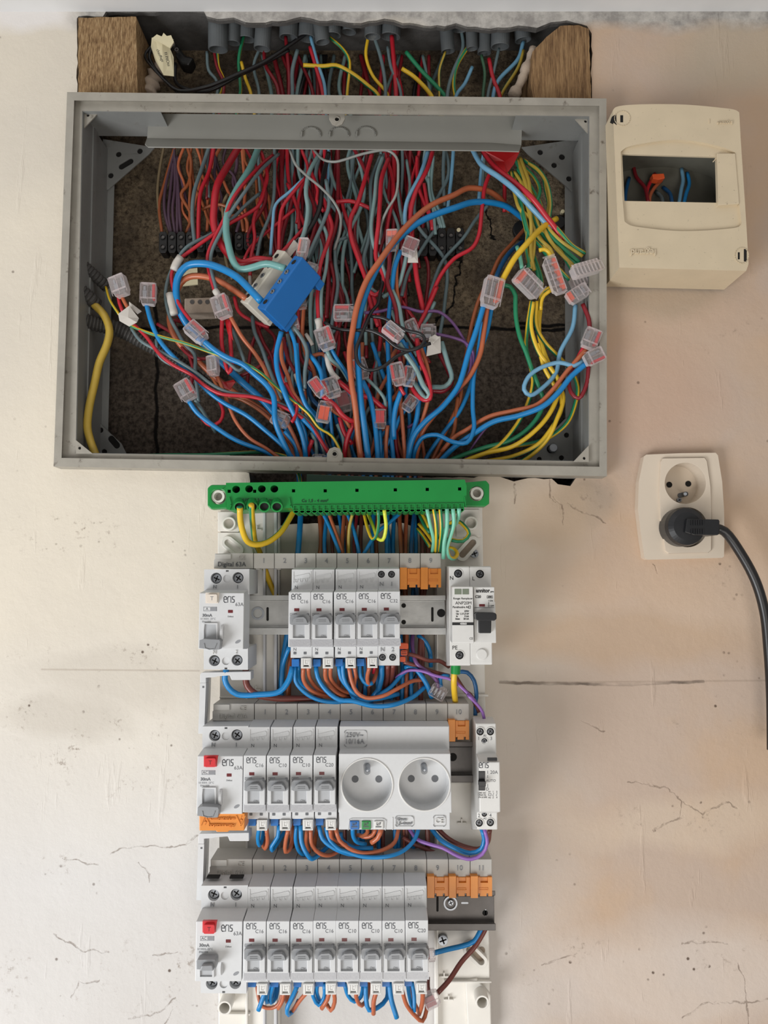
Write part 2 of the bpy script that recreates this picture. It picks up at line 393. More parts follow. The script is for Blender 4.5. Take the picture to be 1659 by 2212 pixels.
def make_plaster():
    m, nt, b, v = nodes_of('old_cream_plaster', 0.75)
    wv = warp(nt, v, 9, 0.06)
    big = remap(nt, noise(nt, v, 5, 3, 0.5), 0.35, 0.65)
    col = mixc(nt, big, rgb(222,213,197), rgb(211,203,190))
    foot = remap(nt, N_sep(nt, wv, 2), U(200, 1900, 0).z, U(200, 1350, 0).z, 1.0, 0.0)   # window's cool daylight put into the lower wall's colour
    col = mixc(nt, foot, col, mixc(nt, big, rgb(208,205,202), rgb(202,198,194)))
    # bare, browner and pinker repair patches, and light falloff painted into the right-hand half
    right = remap(nt, mth(nt, 'ADD', N_sep(nt, wv, 0), 0.0), 0.06, 0.20)
    brown = mixc(nt, remap(nt, noise(nt, wv, 7, 4, 0.55), 0.42, 0.58), rgb(196,170,146), rgb(192,172,156))
    col = mixc(nt, right, col, brown)
    for px, py, rx, ry, c_, a_ in ((1500,700,170,110,rgb(196,172,152),.8),(1380,860,200,160,rgb(194,162,140),.6),(1540,1290,230,110,rgb(206,184,164),.6),
                                (1350,1390,330,70,rgb(192,164,136),.6),(1450,620,150,60,rgb(166,152,132),.5),(1600,120,160,100,rgb(180,170,152),.6),
                                (1480,1780,260,60,rgb(216,198,176),.4),(1330,1240,200,90,rgb(202,174,148),.5),(1480,2120,320,130,rgb(214,204,196),.6),
                                (700,1170,130,60,rgb(176,164,154),.4),(60,40,120,40,rgb(228,224,222),.9),(1250,1085,70,45,rgb(160,146,132),.7),(230,1480,220,60,rgb(196,188,176),.5),(140,1560,160,40,rgb(190,182,170),.5),(1200,1100,90,70,rgb(196,172,146),.6)):
        mk = mth(nt, 'MULTIPLY', blob(nt, wv, px, py, rx, ry), a_)
        col = mixc(nt, mk, col, c_)
    # old grey lintel mortar along the top of the hole
    top = remap(nt, N_sep(nt, wv, 2), U(600, 78, 0).z, U(600, 52, 0).z)
    mid = mth(nt, 'MULTIPLY', top, remap(nt, N_sep(nt, wv, 0), U(130,60,0).x, U(185,60,0).x))
    col = mixc(nt, mid, col, mixc(nt, remap(nt, noise(nt, v, 60, 8, .7), .4, .6), rgb(150,146,142), rgb(192,188,182)))
    # dirt: rubbed smears, pepper specks, cracks
    z1 = remap(nt, noise(nt, v, 26, 8, 0.75), 0.52, 0.62)
    dirtarea = None
    for px, py, rx, ry in ((260,1620,230,110),(200,2120,260,120),(330,2190,120,50),(1560,1560,120,70),(1480,1760,180,50),(1500,2060,220,60),(1250,2080,300,60),(120,1880,100,40),(330,2080,140,60),(160,1140,140,60),(1240,1080,70,50),(40,1435,60,30),(480,2150,60,60),(300,1440,130,30),(60,1560,120,40),(470,1110,60,40),(1560,1230,60,60),(1500,700,160,30)):
        q = blob(nt, wv, px, py, rx, ry); dirtarea = q if dirtarea is None else mth(nt, 'MAXIMUM', dirtarea, q)
    fine = remap(nt, noise(nt, v, 170, 6, 0.75), 0.53, 0.62)
    smear = mth(nt, 'MULTIPLY', mth(nt, 'MULTIPLY', dirtarea, z1), fine)
    col = mixc(nt, mth(nt, 'MULTIPLY', smear, 0.75), col, rgb(128,112,98))
    vo = N(nt, 'ShaderNodeTexVoronoi'); vo.inputs['Scale'].default_value = 100; nt.links.new(v, vo.inputs['Vector'])
    dots = remap(nt, vo.outputs['Distance'], 0.09, 0.17, 1.0, 0.0)
    dots = mth(nt, 'MULTIPLY', dots, remap(nt, noise(nt, v, 40, 3), 0.53, 0.60))
    dots = mth(nt, 'MULTIPLY', dots, mth(nt, 'MAXIMUM', mth(nt, 'MULTIPLY', dirtarea, 0.9), mth(nt, 'MULTIPLY', remap(nt, noise(nt, v, 14, 2), .56, .6), .6)))
    col = mixc(nt, dots, col, rgb(84,66,54))
    wv2 = warp(nt, warp(nt, v, 25, 0.02), 120, 0.006)
    cr = crack_mask(nt, wv2, [[(240,1835),(330,1828),(395,1830),(425,1815)],[(560,1640),(560,1640.1)] if False else [(470,1120),(472,1120)],
        [(210,1860),(140,1852)],[(300,1870),(325,1885),(322,1905)],[(110,2025),(170,2050),(230,2065)],[(150,2160),(175,2115),(215,2118)],[(280,2205),(330,2185),(380,2150)],[(350,2212),(372,2180)],[(330,2068),(392,2060)],
        [(1355,1690),(1440,1695),(1475,1738),(1470,1770)],[(1480,1740),(1520,1760),(1570,1735),(1590,1740)],[(1410,1790),(1480,1765)],
        [(1595,2080),(1610,2150),(1620,2212)],[(1470,2196),(1530,2170),(1610,2160)],[(1610,2160),(1659,2152)],[(1480,2038),(1570,2035)],
        [(1195,1075),(1215,1090),(1218,1130)],[(1230,1085),(1310,1128)],[(1110,1045),(1108,1095)],[(1190,1040),(1188,1075),(1200,1085)],[(1410,1220),(1422,1238)],[(1260,1560),(1305,1580)],[(1170,2075),(1240,2062)]], 0.0009)
    brk = remap(nt, noise(nt, v, 80, 5, .7), 0.44, 0.56)
    col = mixc(nt, mth(nt, 'MULTIPLY', mth(nt, 'MULTIPLY', cr, brk), 0.6), col, rgb(110,92,78))
    seam = crack_mask(nt, warp(nt, v, 90, .0035), [[(1080,1474),(1210,1476),(1340,1478),(1520,1472)]], 0.0016)
    col = mixc(nt, mth(nt, 'MULTIPLY', seam, mth(nt, 'MULTIPLY', remap(nt, noise(nt, v, 18, 3), .35, .55), .8)), col, rgb(86,76,68))
    fs = crack_mask(nt, v, [[(1080,1475),(1659,1470)],[(90,1446),(430,1449)]], 0.0011)
    col = mixc(nt, mth(nt, 'MULTIPLY', fs, .3), col, rgb(140,122,106))
    nt.links.new(col, b.inputs['Base Color'])
    h = mth(nt, 'ADD', mth(nt, 'MULTIPLY', noise(nt, v, 26, 9, .62), 1.6), mth(nt, 'MULTIPLY', noise(nt, v, 240, 4, .6), .25))
    st = N(nt, 'ShaderNodeMapping'); st.inputs['Scale'].default_value = (60, 60, 9); nt.links.new(v, st.inputs[0])
    h = mth(nt, 'ADD', h, mth(nt, 'MULTIPLY', remap(nt, noise(nt, st.outputs[0], 1, 4), .62, .7), 0.5))
    h = mth(nt, 'SUBTRACT', h, mth(nt, 'MULTIPLY', mth(nt, 'MAXIMUM', cr, seam), .8))
    bp = N(nt, 'ShaderNodeBump'); bp.inputs['Strength'].default_value = 0.35; bp.inputs['Distance'].default_value = 0.0025
    nt.links.new(h, bp.inputs['Height']); nt.links.new(bp.outputs[0], b.inputs['Normal'])
    return m
def N_sep(nt, v, i):
    s = N(nt, 'ShaderNodeSeparateXYZ'); nt.links.new(v, s.inputs[0]); return s.outputs[i]
M['plaster'] = make_plaster()
def make_block():
    m, nt, b, v = nodes_of('concrete_block', 0.95)
    wv = warp(nt, v, 30, 0.012)
    base = mixc(nt, remap(nt, noise(nt, v, 16, 6, .65), .35, .65), rgb(86,76,66), rgb(158,140,114))
    base = mixc(nt, remap(nt, noise(nt, v, 170, 6, .8), .42, .62), base, rgb(66,56,46))
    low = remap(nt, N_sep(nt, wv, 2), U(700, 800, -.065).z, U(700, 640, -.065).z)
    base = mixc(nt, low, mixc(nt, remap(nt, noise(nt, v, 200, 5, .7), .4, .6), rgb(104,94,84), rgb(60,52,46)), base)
    J = crack_mask(nt, wv, [[(338,640),(338,1000)],[(230,712),(620,705),(1240,712)],[(1120,700),(1240,702)]], 0.0022, -.065)
    K = crack_mask(nt, warp(nt, wv, 80, .02), [[(1000,560),(985,620),(960,680),(930,700)],[(1040,420),(1070,520)],[(690,705),(760,690)]], 0.0016, -.065)
    jk = mth(nt, 'MAXIMUM', J, K)
    base = mixc(nt, jk, base, rgb(20,17,15))
    nt.links.new(base, b.inputs['Base Color'])
    h = mth(nt, 'SUBTRACT', mth(nt, 'ADD', noise(nt, v, 120, 8, .75), noise(nt, v, 30, 5)), jk)
    bp = N(nt, 'ShaderNodeBump'); bp.inputs['Strength'].default_value = 0.9; bp.inputs['Distance'].default_value = 0.004
    nt.links.new(h, bp.inputs['Height']); nt.links.new(bp.outputs[0], b.inputs['Normal'])
    return m
M['block'] = make_block()
def make_wood(name, c1, c2, c3, sx, sz, rot, hh):
    m, nt, b, v = nodes_of(name, 0.85)
    mp = N(nt, 'ShaderNodeMapping'); mp.inputs['Scale'].default_value = (sx, sx, sz); mp.inputs['Rotation'].default_value = (0, rot, 0); nt.links.new(v, mp.inputs[0])
    f = noise(nt, mp.outputs[0], 1, 7, .7)
    col = mixc(nt, remap(nt, f, .38, .55), c1, c2); col = mixc(nt, remap(nt, f, .55, .7), col, c3)
    nt.links.new(col, b.inputs['Base Color'])
    bp = N(nt, 'ShaderNodeBump'); bp.inputs['Strength'].default_value = 1.0; bp.inputs['Distance'].default_value = hh
    nt.links.new(f, bp.inputs['Height']); nt.links.new(bp.outputs[0], b.inputs['Normal'])
    return m
M['wood'] = make_wood('rough_sawn_wood', rgb(136,104,72), rgb(196,160,116), rgb(226,198,156), 620, 110, 0.06, .005)
M['wood2'] = make_wood('weathered_wood', rgb(116,88,62), rgb(166,132,94), rgb(188,156,116), 520, 40, 0.05, .003)
# ------------------------------------------------------------------ the setting
def ragged(pts, step, amp, seed):
    r = random.Random(seed); out = []
    for i, (a, b) in enumerate(zip(pts, pts[1:] + pts[:1])):
        n = max(1, int(math.dist(a, b) / step))
        for k in range(n):
            t = k / n; out.append((a[0] + (b[0]-a[0])*t + (r.uniform(-amp, amp) if k else 0), a[1] + (b[1]-a[1])*t + (r.uniform(-amp, amp) if k else 0)))
    return out
HOLE = [(168,230),(166,120),(166,40),(170,35),(222,36),(230,23),(300,22),(380,21),(440,24),(446,35),(470,41),(505,38),(530,48),(600,46),(650,36),(690,45),(735,45),
        (780,50),(830,40),(870,50),(960,57),(985,50),(1010,58),(1060,62),(1120,55),(1160,60),(1190,48),(1225,44),(1268,56),(1278,72),(1278,230),
        (1285,600),(1285,1000),(1243,1034),(1232,1050),(1205,1046),(1192,1034),(1140,1033),(1110,1040),(1080,1030),(905,1032),(905,1140),(860,1128),(760,1136),(680,1130),(604,1136),
        (604,1050),(540,1050),(538,1022),(500,1012),(160,996),(160,600)]
HR = ragged(HOLE, 14, 2.0, 3)
mb = MB()
outer = [(-700,3300),(2400,3300),(2400,-160),(-700,-160)]
mb.holed(outer, [HR, circ(1480.5,1044,47,40,47), circ(1485,1139,46,40,46)], 0.0, -0.003)
n0 = [U(x, y, 0) for x, y in HR]
struct(mb.build('wall_back', M['plaster']))
mb = MB()      # broken edge of the hole: mortar and block thickness, and the block at the back of the cavity
n = len(n0); zc = U(600, 110, 0).z; B_ = [Vector((p.x, 0.007 if p.z > zc else 0.065, p.z)) for p in n0]
mb.add(n0 + B_, [(i, (i+1) % n, n+(i+1) % n, n+i) for i in range(n)], 1)
q = U(830, 600, -.065)
mb.box(-0.55, 0.40, 0.065, 0.11, 1.82, 2.62, 0); zt = U(800, 10, 0).z; mb.box(-.55, .40, .0035, .066, zt, zt+.02, 2); mb.box(-.32, -.295, .0035, .066, 2.0, zt, 2); mb.box(.205, .23, .0035, .066, 2.0, zt, 2)  # roof and side caps added to keep stray light out of the cavity
M['cavity_shade'] = mat('shade_dark_mortar', rgb(74,72,70), 0.95, 0, 0.2, 60, 1.0, bscale=150)  # mortar darkened to put the cavity's shade into its colour
struct(mb.build('wall_cavity', [M['block'], M['cavity_shade'], M['cavity_shade']]))
mb = MB()
pa = [U(-500, 14, 0), U(2100, 36, 0)]
mb.hexa([(-1.6, -3.0, pa[0].z-.006), (1.6, -3.0, pa[1].z+.006), (1.6, -3.0, pa[1].z+.12), (-1.6, -3.0, pa[1].z+.12),
         (-1.6, 0.0, pa[0].z-.006), (1.6, 0.0, pa[1].z+.006), (1.6, 0.0, pa[1].z+.12), (-1.6, 0.0, pa[1].z+.12)])
M['ceil'] = mat('ceiling_paint', rgb(214,214,214), 0.7, 0, 0.03, 20, 0.2)
struct(mb.build('ceiling', M['ceil']))
# wood blocks set in the top corners of the hole
mb = MB(); mb.slab(ragged([(169,208),(169,38),(294,36),(297,208)], 9, .9, 5), 0.003, -0.06)
tag(mb.build('wood_block', M['wood'], bevel=.0006), 'pale rough-sawn wood block wedged at the left above the steel box', 'wood block')
mb = MB(); mb.slab(ragged([(1152,214),(1146,180),(1150,112),(1180,80),(1210,56),(1250,54),(1272,62),(1277,214)], 9, .9, 6), 0.003, -0.06)
tag(mb.build('wood_block', M['wood2'], bevel=.0006), 'brown slanted wood block wedged at the right above the steel box', 'wood block')
# crumbled mortar lumps beside the wood
def lump(pts, d, r, label, seed):
    rr = random.Random(seed); mb = MB(); P = catmull([U(x, y, d) for x, y in pts], .003)
    mb.tube(P, r, 10, radf=lambda i: .6 + .5*rr.random())
    tag(mb.build('mortar_lump', M['mortar'], smooth=True), label, 'mortar')
lump(zp('j', [(1250,290),(1215,400),(1180,480),(1130,575)]), -.012, .006, 'lump of crumbled plaster beside the slanted right wood block', 4)
lump(zp('i', [(690,400),(640,470),(610,560)]), -.03, .009, 'lump of plaster in the cavity right of the left wood block', 9)

# ------------------------------------------------------------------ recessed steel box
FR = thing('steel_enclosure', 'open grey painted steel electrical box set in the wall, full of loose wires', 'electrical box', U(720, 600, 0))
def dq(k): return .024 if k < 2 else .016
RG = [([(146,200),(1309,214),(1310,1028),(117,1007)], None),
      ([(146,200),(1309,214),(1310,1028),(117,1007)], 0),
      ([(160,217),(1295,229),(1295,1009),(133,990)], 0),
      ([(161,218),(1294,230),(1294,1008),(134,989)], -.006),
      ([(178,240),(1273,251),(1272,997),(164,979)], -.006)]
rings = []
for c4, off in RG:
    r_ = []
    for k, (x, y) in enumerate(c4):
        p = U(x, y, dq(k) + (off or 0))
        if off is None: p = Vector((p.x, 0.004, p.z))
        r_.append(p)
    rings.append(r_)
mb = MB()
def ringq(mb, a, b, mi=0, k0=None):
    for k in range(4):
        if k0 is not None and k not in k0: continue
        mb.add([a[k], a[(k+1) % 4], b[(k+1) % 4], b[k]], [(0,1,2,3)], mi)
ringq(mb, rings[0], rings[1]); ringq(mb, rings[1], rings[2])
ringq(mb, rings[2], rings[3]); ringq(mb, rings[3], rings[4])
o = mb.build('door_flange', M['edge'], FR)
md = o.modifiers.new('solid', 'SOLIDIFY'); md.thickness = .0012; md.offset = 0
back = [Vector((p.x, 0.05, p.z)) for p in rings[4]]
def lerp(a, b, t): return a + (b - a) * t
for nm, k, spans in (('side_wall', 1, ((0, 1),)), ('side_wall', 3, ((0, 1),)), ('top_wall', 0, ((0, .155), (.855, 1))), ('bottom_wall', 2, ((0, .30), (.70, 1)))):
    mb = MB(); a, b_ = rings[4][k], rings[4][(k+1) % 4]; a2, b2 = back[k], back[(k+1) % 4]
    if nm == 'top_wall': a2, b2 = lerp(a, a2, .58), lerp(b_, b2, .58)
    for s0, s1 in spans[1:]:
        m2_ = MB(); m2_.add([lerp(a,b_,s0), lerp(a,b_,s1), lerp(a2,b2,s1), lerp(a2,b2,s0)], [(0,1,2,3)]); o = m2_.build(nm, M['box'], FR); md = o.modifiers.new('solid', 'SOLIDIFY'); md.thickness = .001; md.offset = 0
    for s0, s1 in spans[:1]: mb.add([lerp(a,b_,s0), lerp(a,b_,s1), lerp(a2,b2,s1), lerp(a2,b2,s0)], [(0,1,2,3)])
    if nm == 'side_wall':   # rib pressed along the wall
        sgn = -1 if k == 1 else 1
        for f_ in (.0,):
            c1, c2 = lerp(a, a2, .42), lerp(b_, b2, .42); e = Vector((sgn*.0015, 0, 0)); w_ = Vector((0, .004, 0))
            mb.hexa([c1-w_, c2-w_, c2-w_+e, c1-w_+e, c1+w_, c2+w_, c2+w_+e, c1+w_+e])
        # narrow return flange at the back
        a3, b3 = a2 + Vector((sgn*.007,0,0)), b2 + Vector((sgn*.007,0,0)); mb.add([a2, b2, b3, a3], [(0,1,2,3)])
    o = mb.build(nm, M['box'], FR); md = o.modifiers.new('solid', 'SOLIDIFY'); md.thickness = .001; md.offset = 0
# drilled corner plates at the back
def slot2(x0, y0, x1, y1, r, n=8):
    a = math.atan2(y1-y0, x1-x0); P = []
    for i in range(n+1): t = a + math.pi/2 + math.pi*i/n; P.append((x0+r*math.cos(t), y0+r*math.sin(t)))
    for i in range(n+1): t = a - math.pi/2 + math.pi*i/n; P.append((x1+r*math.cos(t), y1+r*math.sin(t)))
    return P
CP = [([(222,300),(334,318),(322,332),(232,410),(216,402)], [circ(256,333,6,14), circ(302,326,6,14), slot2(262,360,282,348,6), circ(239,379,6,14)]),
      ([(1127,318),(1247,300),(1252,408),(1240,418),(1226,404),(1140,332)], [circ(1167,329,6,14), circ(1214,339,6.5,14), circ(1197,357,6,14), circ(1229,386,6,14)]),
      ([(1252,905),(1256,1000),(1130,1000),(1168,960),(1220,905),(1238,898)], [circ(1224,940,5.5,14), circ(1213,989,5.5,14), circ(1165,992,5,14), circ(1190,970,9,14)]),
      ([(206,905),(262,958),(275,984),(200,984)], [circ(217,929,6,14), slot2(240,948,252,962,7), circ(225,976,6,14)])]
for poly, hs in CP:
    mb = MB(); mb.holed(poly, hs, -.047, -.0485, 0, hd=-.0482, hmi=1)
    mb.build('corner_plate', [M['box'], M['hole']], FR, bevel=.0003)
for tri, hp in (([(178,240),(216,240),(178,280)], (190,249)), ([(1236,250),(1273,251),(1272,290)], (1265,262)), ([(163,950),(200,980),(164,980)], (172,968)), ([(1272,962),(1272,998),(1238,998)], (1262,990))):
    mb = MB(); mb.holed(tri, [circ(hp[0], hp[1], 3.2, 10)], .014, .0128, 0, hd=.0129, hmi=1); mb.build('corner_gusset', [M['edge'], M['hole']], FR)
for cx_, cy_, up in ((728, 257, 1), (723, 980, -1)):
    mb = MB(); t_ = [(cx_-17, cy_-20*up), (cx_+17, cy_-20*up), (cx_+17, cy_), (cx_+11, cy_+11*up), (cx_, cy_+15*up), (cx_-11, cy_+11*up), (cx_-17, cy_)]
    mb.holed(t_, [circ(cx_, cy_+1*up, 5.5, 14)], .014, .0125, 0, hd=.0126, hmi=1)
    mb.ring(U(cx_, cy_+1, .014), (0,-1,0), 4.5*MPP(cy_, .014), 6.5*MPP(cy_, .014), .0008)
    mb.build('door_lug', [M['edge'], M['hole']], FR, bevel=.0003)
mb = MB(); mb.disc(1196, 967, 9, -.040, -.048); 
o = mb.build('fixing_screw', M['metal'], FR, bevel=.0005)
# folded plate hanging inside the top
mb = MB()
fl = [(322,246,-.004),(1128,252,-.004),(1126,314,-.006),(1060,309,-.006),(318,299,-.006)]
mb.add([U(*p) for p in fl], [(0,1,2,3,4)])
mb.add([U(318,299,-.006), U(1060,309,-.006), U(1126,314,-.006), U(1121,328,.006), U(1058,326,.006), U(320,318,.006), U(313,312,.003)], [(0,1,4,5),(1,2,3,4),(0,5,6)])
for cx_, cy_ in ((671,293),(732,293),(790,292)):
    mb.stroke([(cx_+21*math.cos(t), cy_-1-16*math.sin(t)) for t in [math.radians(a) for a in range(-8,190,12)]], 1.6, -.0045, .0008)
    mb.stroke([(cx_-20, cy_+2), (cx_-19, cy_-6)], 2, -.004, .0012)
o = mb.build('cable_entry_plate', M['plate'], FR); md = o.modifiers.new('solid', 'SOLIDIFY'); md.thickness = .0009; md.offset = 0
# ------------------------------------------------------------------ switchgear (reference geometry measured on the top row)
DS, DF, DCB = .063, .082, .040      # distances of stepped face, main face, comb face from the wall
def logo(par, px, py, h, d, m=None, name='maker_mark'):
    """rounded lower-case maker lettering, h pixels tall"""
    mb = MB(); s_ = h; w_ = h*0.15
    def P(l): return [(px + (x-1.55)*s_*.62, py - (y-.5)*s_) for x, y in l]
    mb.stroke(P([(.15,.52),(.85,.52),(.85,.8),(.62,1),(.3,1),(.08,.78),(.08,.22),(.3,0),(.85,0)]), w_, d, .00012)
    mb.stroke(P([(1.15,0),(1.15,.78),(1.35,1),(1.75,1)]), w_, d, .00012)
    mb.stroke(P([(2.02,0),(2.02,1)]), w_, d, .00012)
    mb.stroke(P([(3.05,1),(2.55,1),(2.4,.8),(2.5,.55),(2.92,.45),(3.0,.2),(2.85,0),(2.35,0)]), w_, d, .00012)
    return mb.build(name, m or M['print'], par)
def oval(par, px, py, rx, ry, d, m=None):
    mb = MB(); mb.slab([(px + rx*math.cos(a) + .35*ry*math.sin(a), py - ry*math.sin(a) - .25*rx*math.cos(a)) for a in [2*math.pi*i/14 for i in range(14)]], d+.0001, d-.0001)
    o = mb.build('approval_mark', m or M['lprint'], par); return o
def screw(par, px, py, r, d, ang=25, name='terminal_screw', dep=.003, m=None):
    mb = MB(); mb.disc(px, py, r, d, d-dep, 18)
    k = MPP(py, d); c = U(px, py, d)
    for a in (ang, ang+90):
        t = math.radians(a); q = Vector((math.cos(t), 0, math.sin(t))); n_ = Vector((-q.z, 0, q.x)); L = r*.72*k; W = r*.14*k; f = Vector((0,-.0002,0))
        mb.add([c-q*L-n_*W+f, c+q*L-n_*W+f, c+q*L+n_*W+f, c-q*L+n_*W+f, c-q*L-n_*W, c+q*L-n_*W, c+q*L+n_*W, c-q*L+n_*W], [(0,1,2,3),(0,4,5,1),(1,5,6,2),(2,6,7,3),(3,7,4,0)], 1)
    return mb.build(name, [m or M['metal'], M['hole']], par, bevel=.0002)
def rrect(x0, x1, y0, y1, r, n=4):
    P = []
    for cx_, cy_, a0 in ((x1-r, y0+r, -90), (x1-r, y1-r, 0), (x0+r, y1-r, 90), (x0+r, y0+r, 180)):
        for i in range(n+1):
            a = math.radians(a0 + 90*i/n); P.append((cx_ + r*math.cos(a), cy_ + r*math.sin(a)))
    return P
def slabp(name, polys, df, db, m, par, bevel=0, label=None):
    mb = MB()
    for p in polys: mb.slab(p, df, db)
    o = mb.build(name, m, par, bevel=bevel)
    if label: o['label'] = label
    return o

def toggle_up(par, x0, x1, y0, y1, d=DF):
    """arched lever with a raised grip"""
    mb = MB(); h = y1 - y0
    mb.slab([(x0, y1-2), (x0, y0+5), (x0+5, y0+1), (x1-6, y0), (x1, y0+6), (x1, y1-4), (x1-5, y1), (x0+4, y1)], d+.006, d-.001)
    mb.slab([(x0+5, y1-3), (x0+8, y0+h*.45), (x0+13, y0+h*.30), (x1-14, y0+h*.26), (x1-9, y0+h*.42), (x1-5, y1-4)], d+.0105, d+.004)
    for k in (0, 1): mb.stroke([(x0+13, y0+h*(.52+.16*k)), (x1-15, y0+h*(.50+.16*k))], 1.1, d+.0105, .0004)
    return mb.build('toggle', M['tog'], par, bevel=.0007)

def make_breaker(label, screws=False):
    t = thing('circuit_breaker', label, 'circuit breaker', U(624.3, 1281, DF), 'circuit breakers clipped on the rails')
    X0 = U(624.5, 1200, DF).x; X1 = U(671.6, 1200, DF).x
    mb = MB()
    mb.profx(X0, X1, [(1226,.020),(1226,.042),(1230,DS),(1274,DS),(1279,DF),(1397.5,DF),(1398.5,DS+.002),(1421 if not screws else 1439,DS+.002),(1421 if not screws else 1439,.020)])
    mb.build('case', M['dev'], t, bevel=.0004)
    # toggle bay with side cheeks
    mb = MB(); mb.holed([(626,1381),(626,1346),(629,1338),(666,1338),(669,1346),(669,1381)], [[(633,1378),(633,1347),(658,1347),(658,1378)]], DF+.0022, DF-.0002, 0, hd=DF+.0003, hmi=1)
    mb.build('toggle_bay', [M['dev'], M['slot']], t, bevel=.0003)
    txt('ON', 650, 1374, 4.5, DF+.0004, t, M['lprint'])
    toggle_up(t, 626, 669.5, 1327, 1350)
    slabp('label_cover', [[(624.5,1397),(624.5,1381),(671,1381),(671,1397)]], DF+.0012, DF+.0002, M['cover'], t)
    logo(t, 640, 1289, 11, DF); 
    slabp('indicator_window', [[(635.5,1320.5),(635.5,1314),(646.5,1314),(646.5,1320.5)]], DF+.0001, DF-.001, M['rust'], t)
    mb = MB(); mb.stroke([(627,1325),(640.5,1325),(640.5,1329.5),(627,1329.5)], .9, DF, .0001, closed=True); mb.stroke([(629.5,1327.3),(638,1327.3)], 1.5, DF, .0001); mb.build('rating_frame', M['lprint'], t)
    oval(t, 663, 1328.5, 5, 3.6, DF)
    # upper stepped face
    if not screws:
        mb = MB(); q = [(634,1236),(634,1259)]; mb.stroke(q, 1.2, DS, .0005)
        mb.stroke([(635,1246),(667,1239),(669,1242),(668,1249),(635,1254)], 1.1, DS, .0005)
        for k in range(3): x = 637 + k*10.5; mb.stroke([(x,1252-k),(x+1.3,1258-k),(x+4.3,1258-k),(x+6,1251.3-k)], 1.1, DS, .0005)
        mb.stroke([(671.5,1235),(672,1258)], 1.2, DS, .0005)
        mb.build('moulded_diagram', M['dev'], t)
        txt('N', 640, 1269, 7, DS, t, M['print'], name='moulded_marking')
        txt('N', 637, 1403, 6.5, DS+.002, t, M['print'], name='moulded_marking')
        for x in (637, 659): slabp('test_slot', [rrect(x-3.2, x+3.2, 1408, 1413.5, .8)], DS+.0022, DS, M['print'], t)
        slabp('neutral_lever', [[(630,1440),(630,1424),(646,1424),(646,1440)]], .056, .035, M['blueb'], t, .0003, 'deep blue neutral lever')
        mb = MB(); mb.holed([(650,1444),(650,1422),(672,1422),(672,1444)], [[(656,1440),(656,1437),(667,1437),(667,1440)]], DS+.004, .035, 0, hd=DS-.004, hmi=1)
        mb.stroke([(659,1426),(659,1434),(664,1434)], 1.2, DS+.004, .0004); mb.stroke([(661,1428),(666,1426),(664,1431)], 1.2, DS+.004, .0004)
        mb.stroke([(654,1425),(654,1441),(669,1441),(669,1425)], 1.0, DS+.004, .0005)
        mb.build('line_lever', [M['devw'], M['hole']], t, .0003)
    else:
        for x, s in ((637,'N'), (659,'1')): txt(s, x, 1263, 9, DS, t, M['lprint'], name='moulded_marking', ext=.0003)
        for x, s in ((637,'N'), (659,'2')): txt(s, x, 1405, 9, DS+.002, t, M['lprint'], name='moulded_marking', ext=.0003)
        for x, y, dd in ((637,1242,DS), (659,1242,DS), (637,1421,DS+.002), (659,1421,DS+.002)):
            mb = MB(); mb.ring(U(x, y, dd-.001), (0,-1,0), 7.6*MPP(y, dd), 9.2*MPP(y, dd), .0013); mb.disc(x, y, 8, dd+.0001, dd-.0002, 18, 1)
            mb.build('terminal_hole', [M['dev'], M['hole']], t); screw(t, x, y, 5.4, dd+.0005, 30*x % 90, dep=.0005, m=M['dscrew'])
    return t
def add_rating(t, s):
    # written relative to the reference unit
    keep = t['_o']; o = txt(s, 657, 1300, 7.2, DF, t, M['print'], name='rating_marking')
BR = []
proto = make_breaker('x'); protoC32 = None
def breaker_at(first, px, py, rating, label, src):
    loc = U(px, py, DF)
    t = src if first else copy_tree(src, loc)
    t.location = loc; t['label'] = label
    return t
row1 = [(624.3,1281),(672.2,1281),(722,1280.5),(770,1280)]
row2 = [(527,1634),(577.3,1634),(627.7,1633.5),(678,1633)]
row3 = [(526.5,1992),(577,1992),(628,1992),(677.5,1991),(726.5,1991),(776.5,1991),(826.5,1991),(876.5,1990)]
made = []
spots = [(p, 'C16') for p in row1] + list(zip(row2, ['C16','C10','C10','C20'])) + list(zip(row3, ['C16']*4 + ['C10']*3 + ['C20']))
ordn = ['first','second','third','fourth','fifth','sixth','seventh','eighth']
pos1 = ['leftmost','second from left','third from left','fourth from left']
for i, (p, r) in enumerate(spots):
    row = 0 if i < 4 else (1 if i < 8 else 2); k = i - (0, 4, 8)[row]
    rown = ('top', 'middle', 'bottom')[row]
    if row == 2 and k == 7: pl = 'last of the eight, beside the bare rail'
    elif row == 1 and k == 3: pl = 'beside the twin socket'
    elif row == 2 and k == 0 or row == 1 and k == 0: pl = 'right next to the residual current device'
    else: pl = ordn[k] + ' from the left'
    lab = 'light grey %s breaker in the %s row, %s' % (r, rown, pl)
    t = copy_tree(proto, U(p[0], p[1], DF), lab)
    t['_o'] = tuple(U(624.3, 1281, DF)); add_rating(t, r); made.append(t)
for o in [proto] + list(proto.children_recursive): bpy.data.objects.remove(o)
t = make_breaker('light grey C32 breaker with round screw terminals, last in the top row', True)
add_rating(t, 'C32'); t.location = U(817.5, 1279.5, DF)

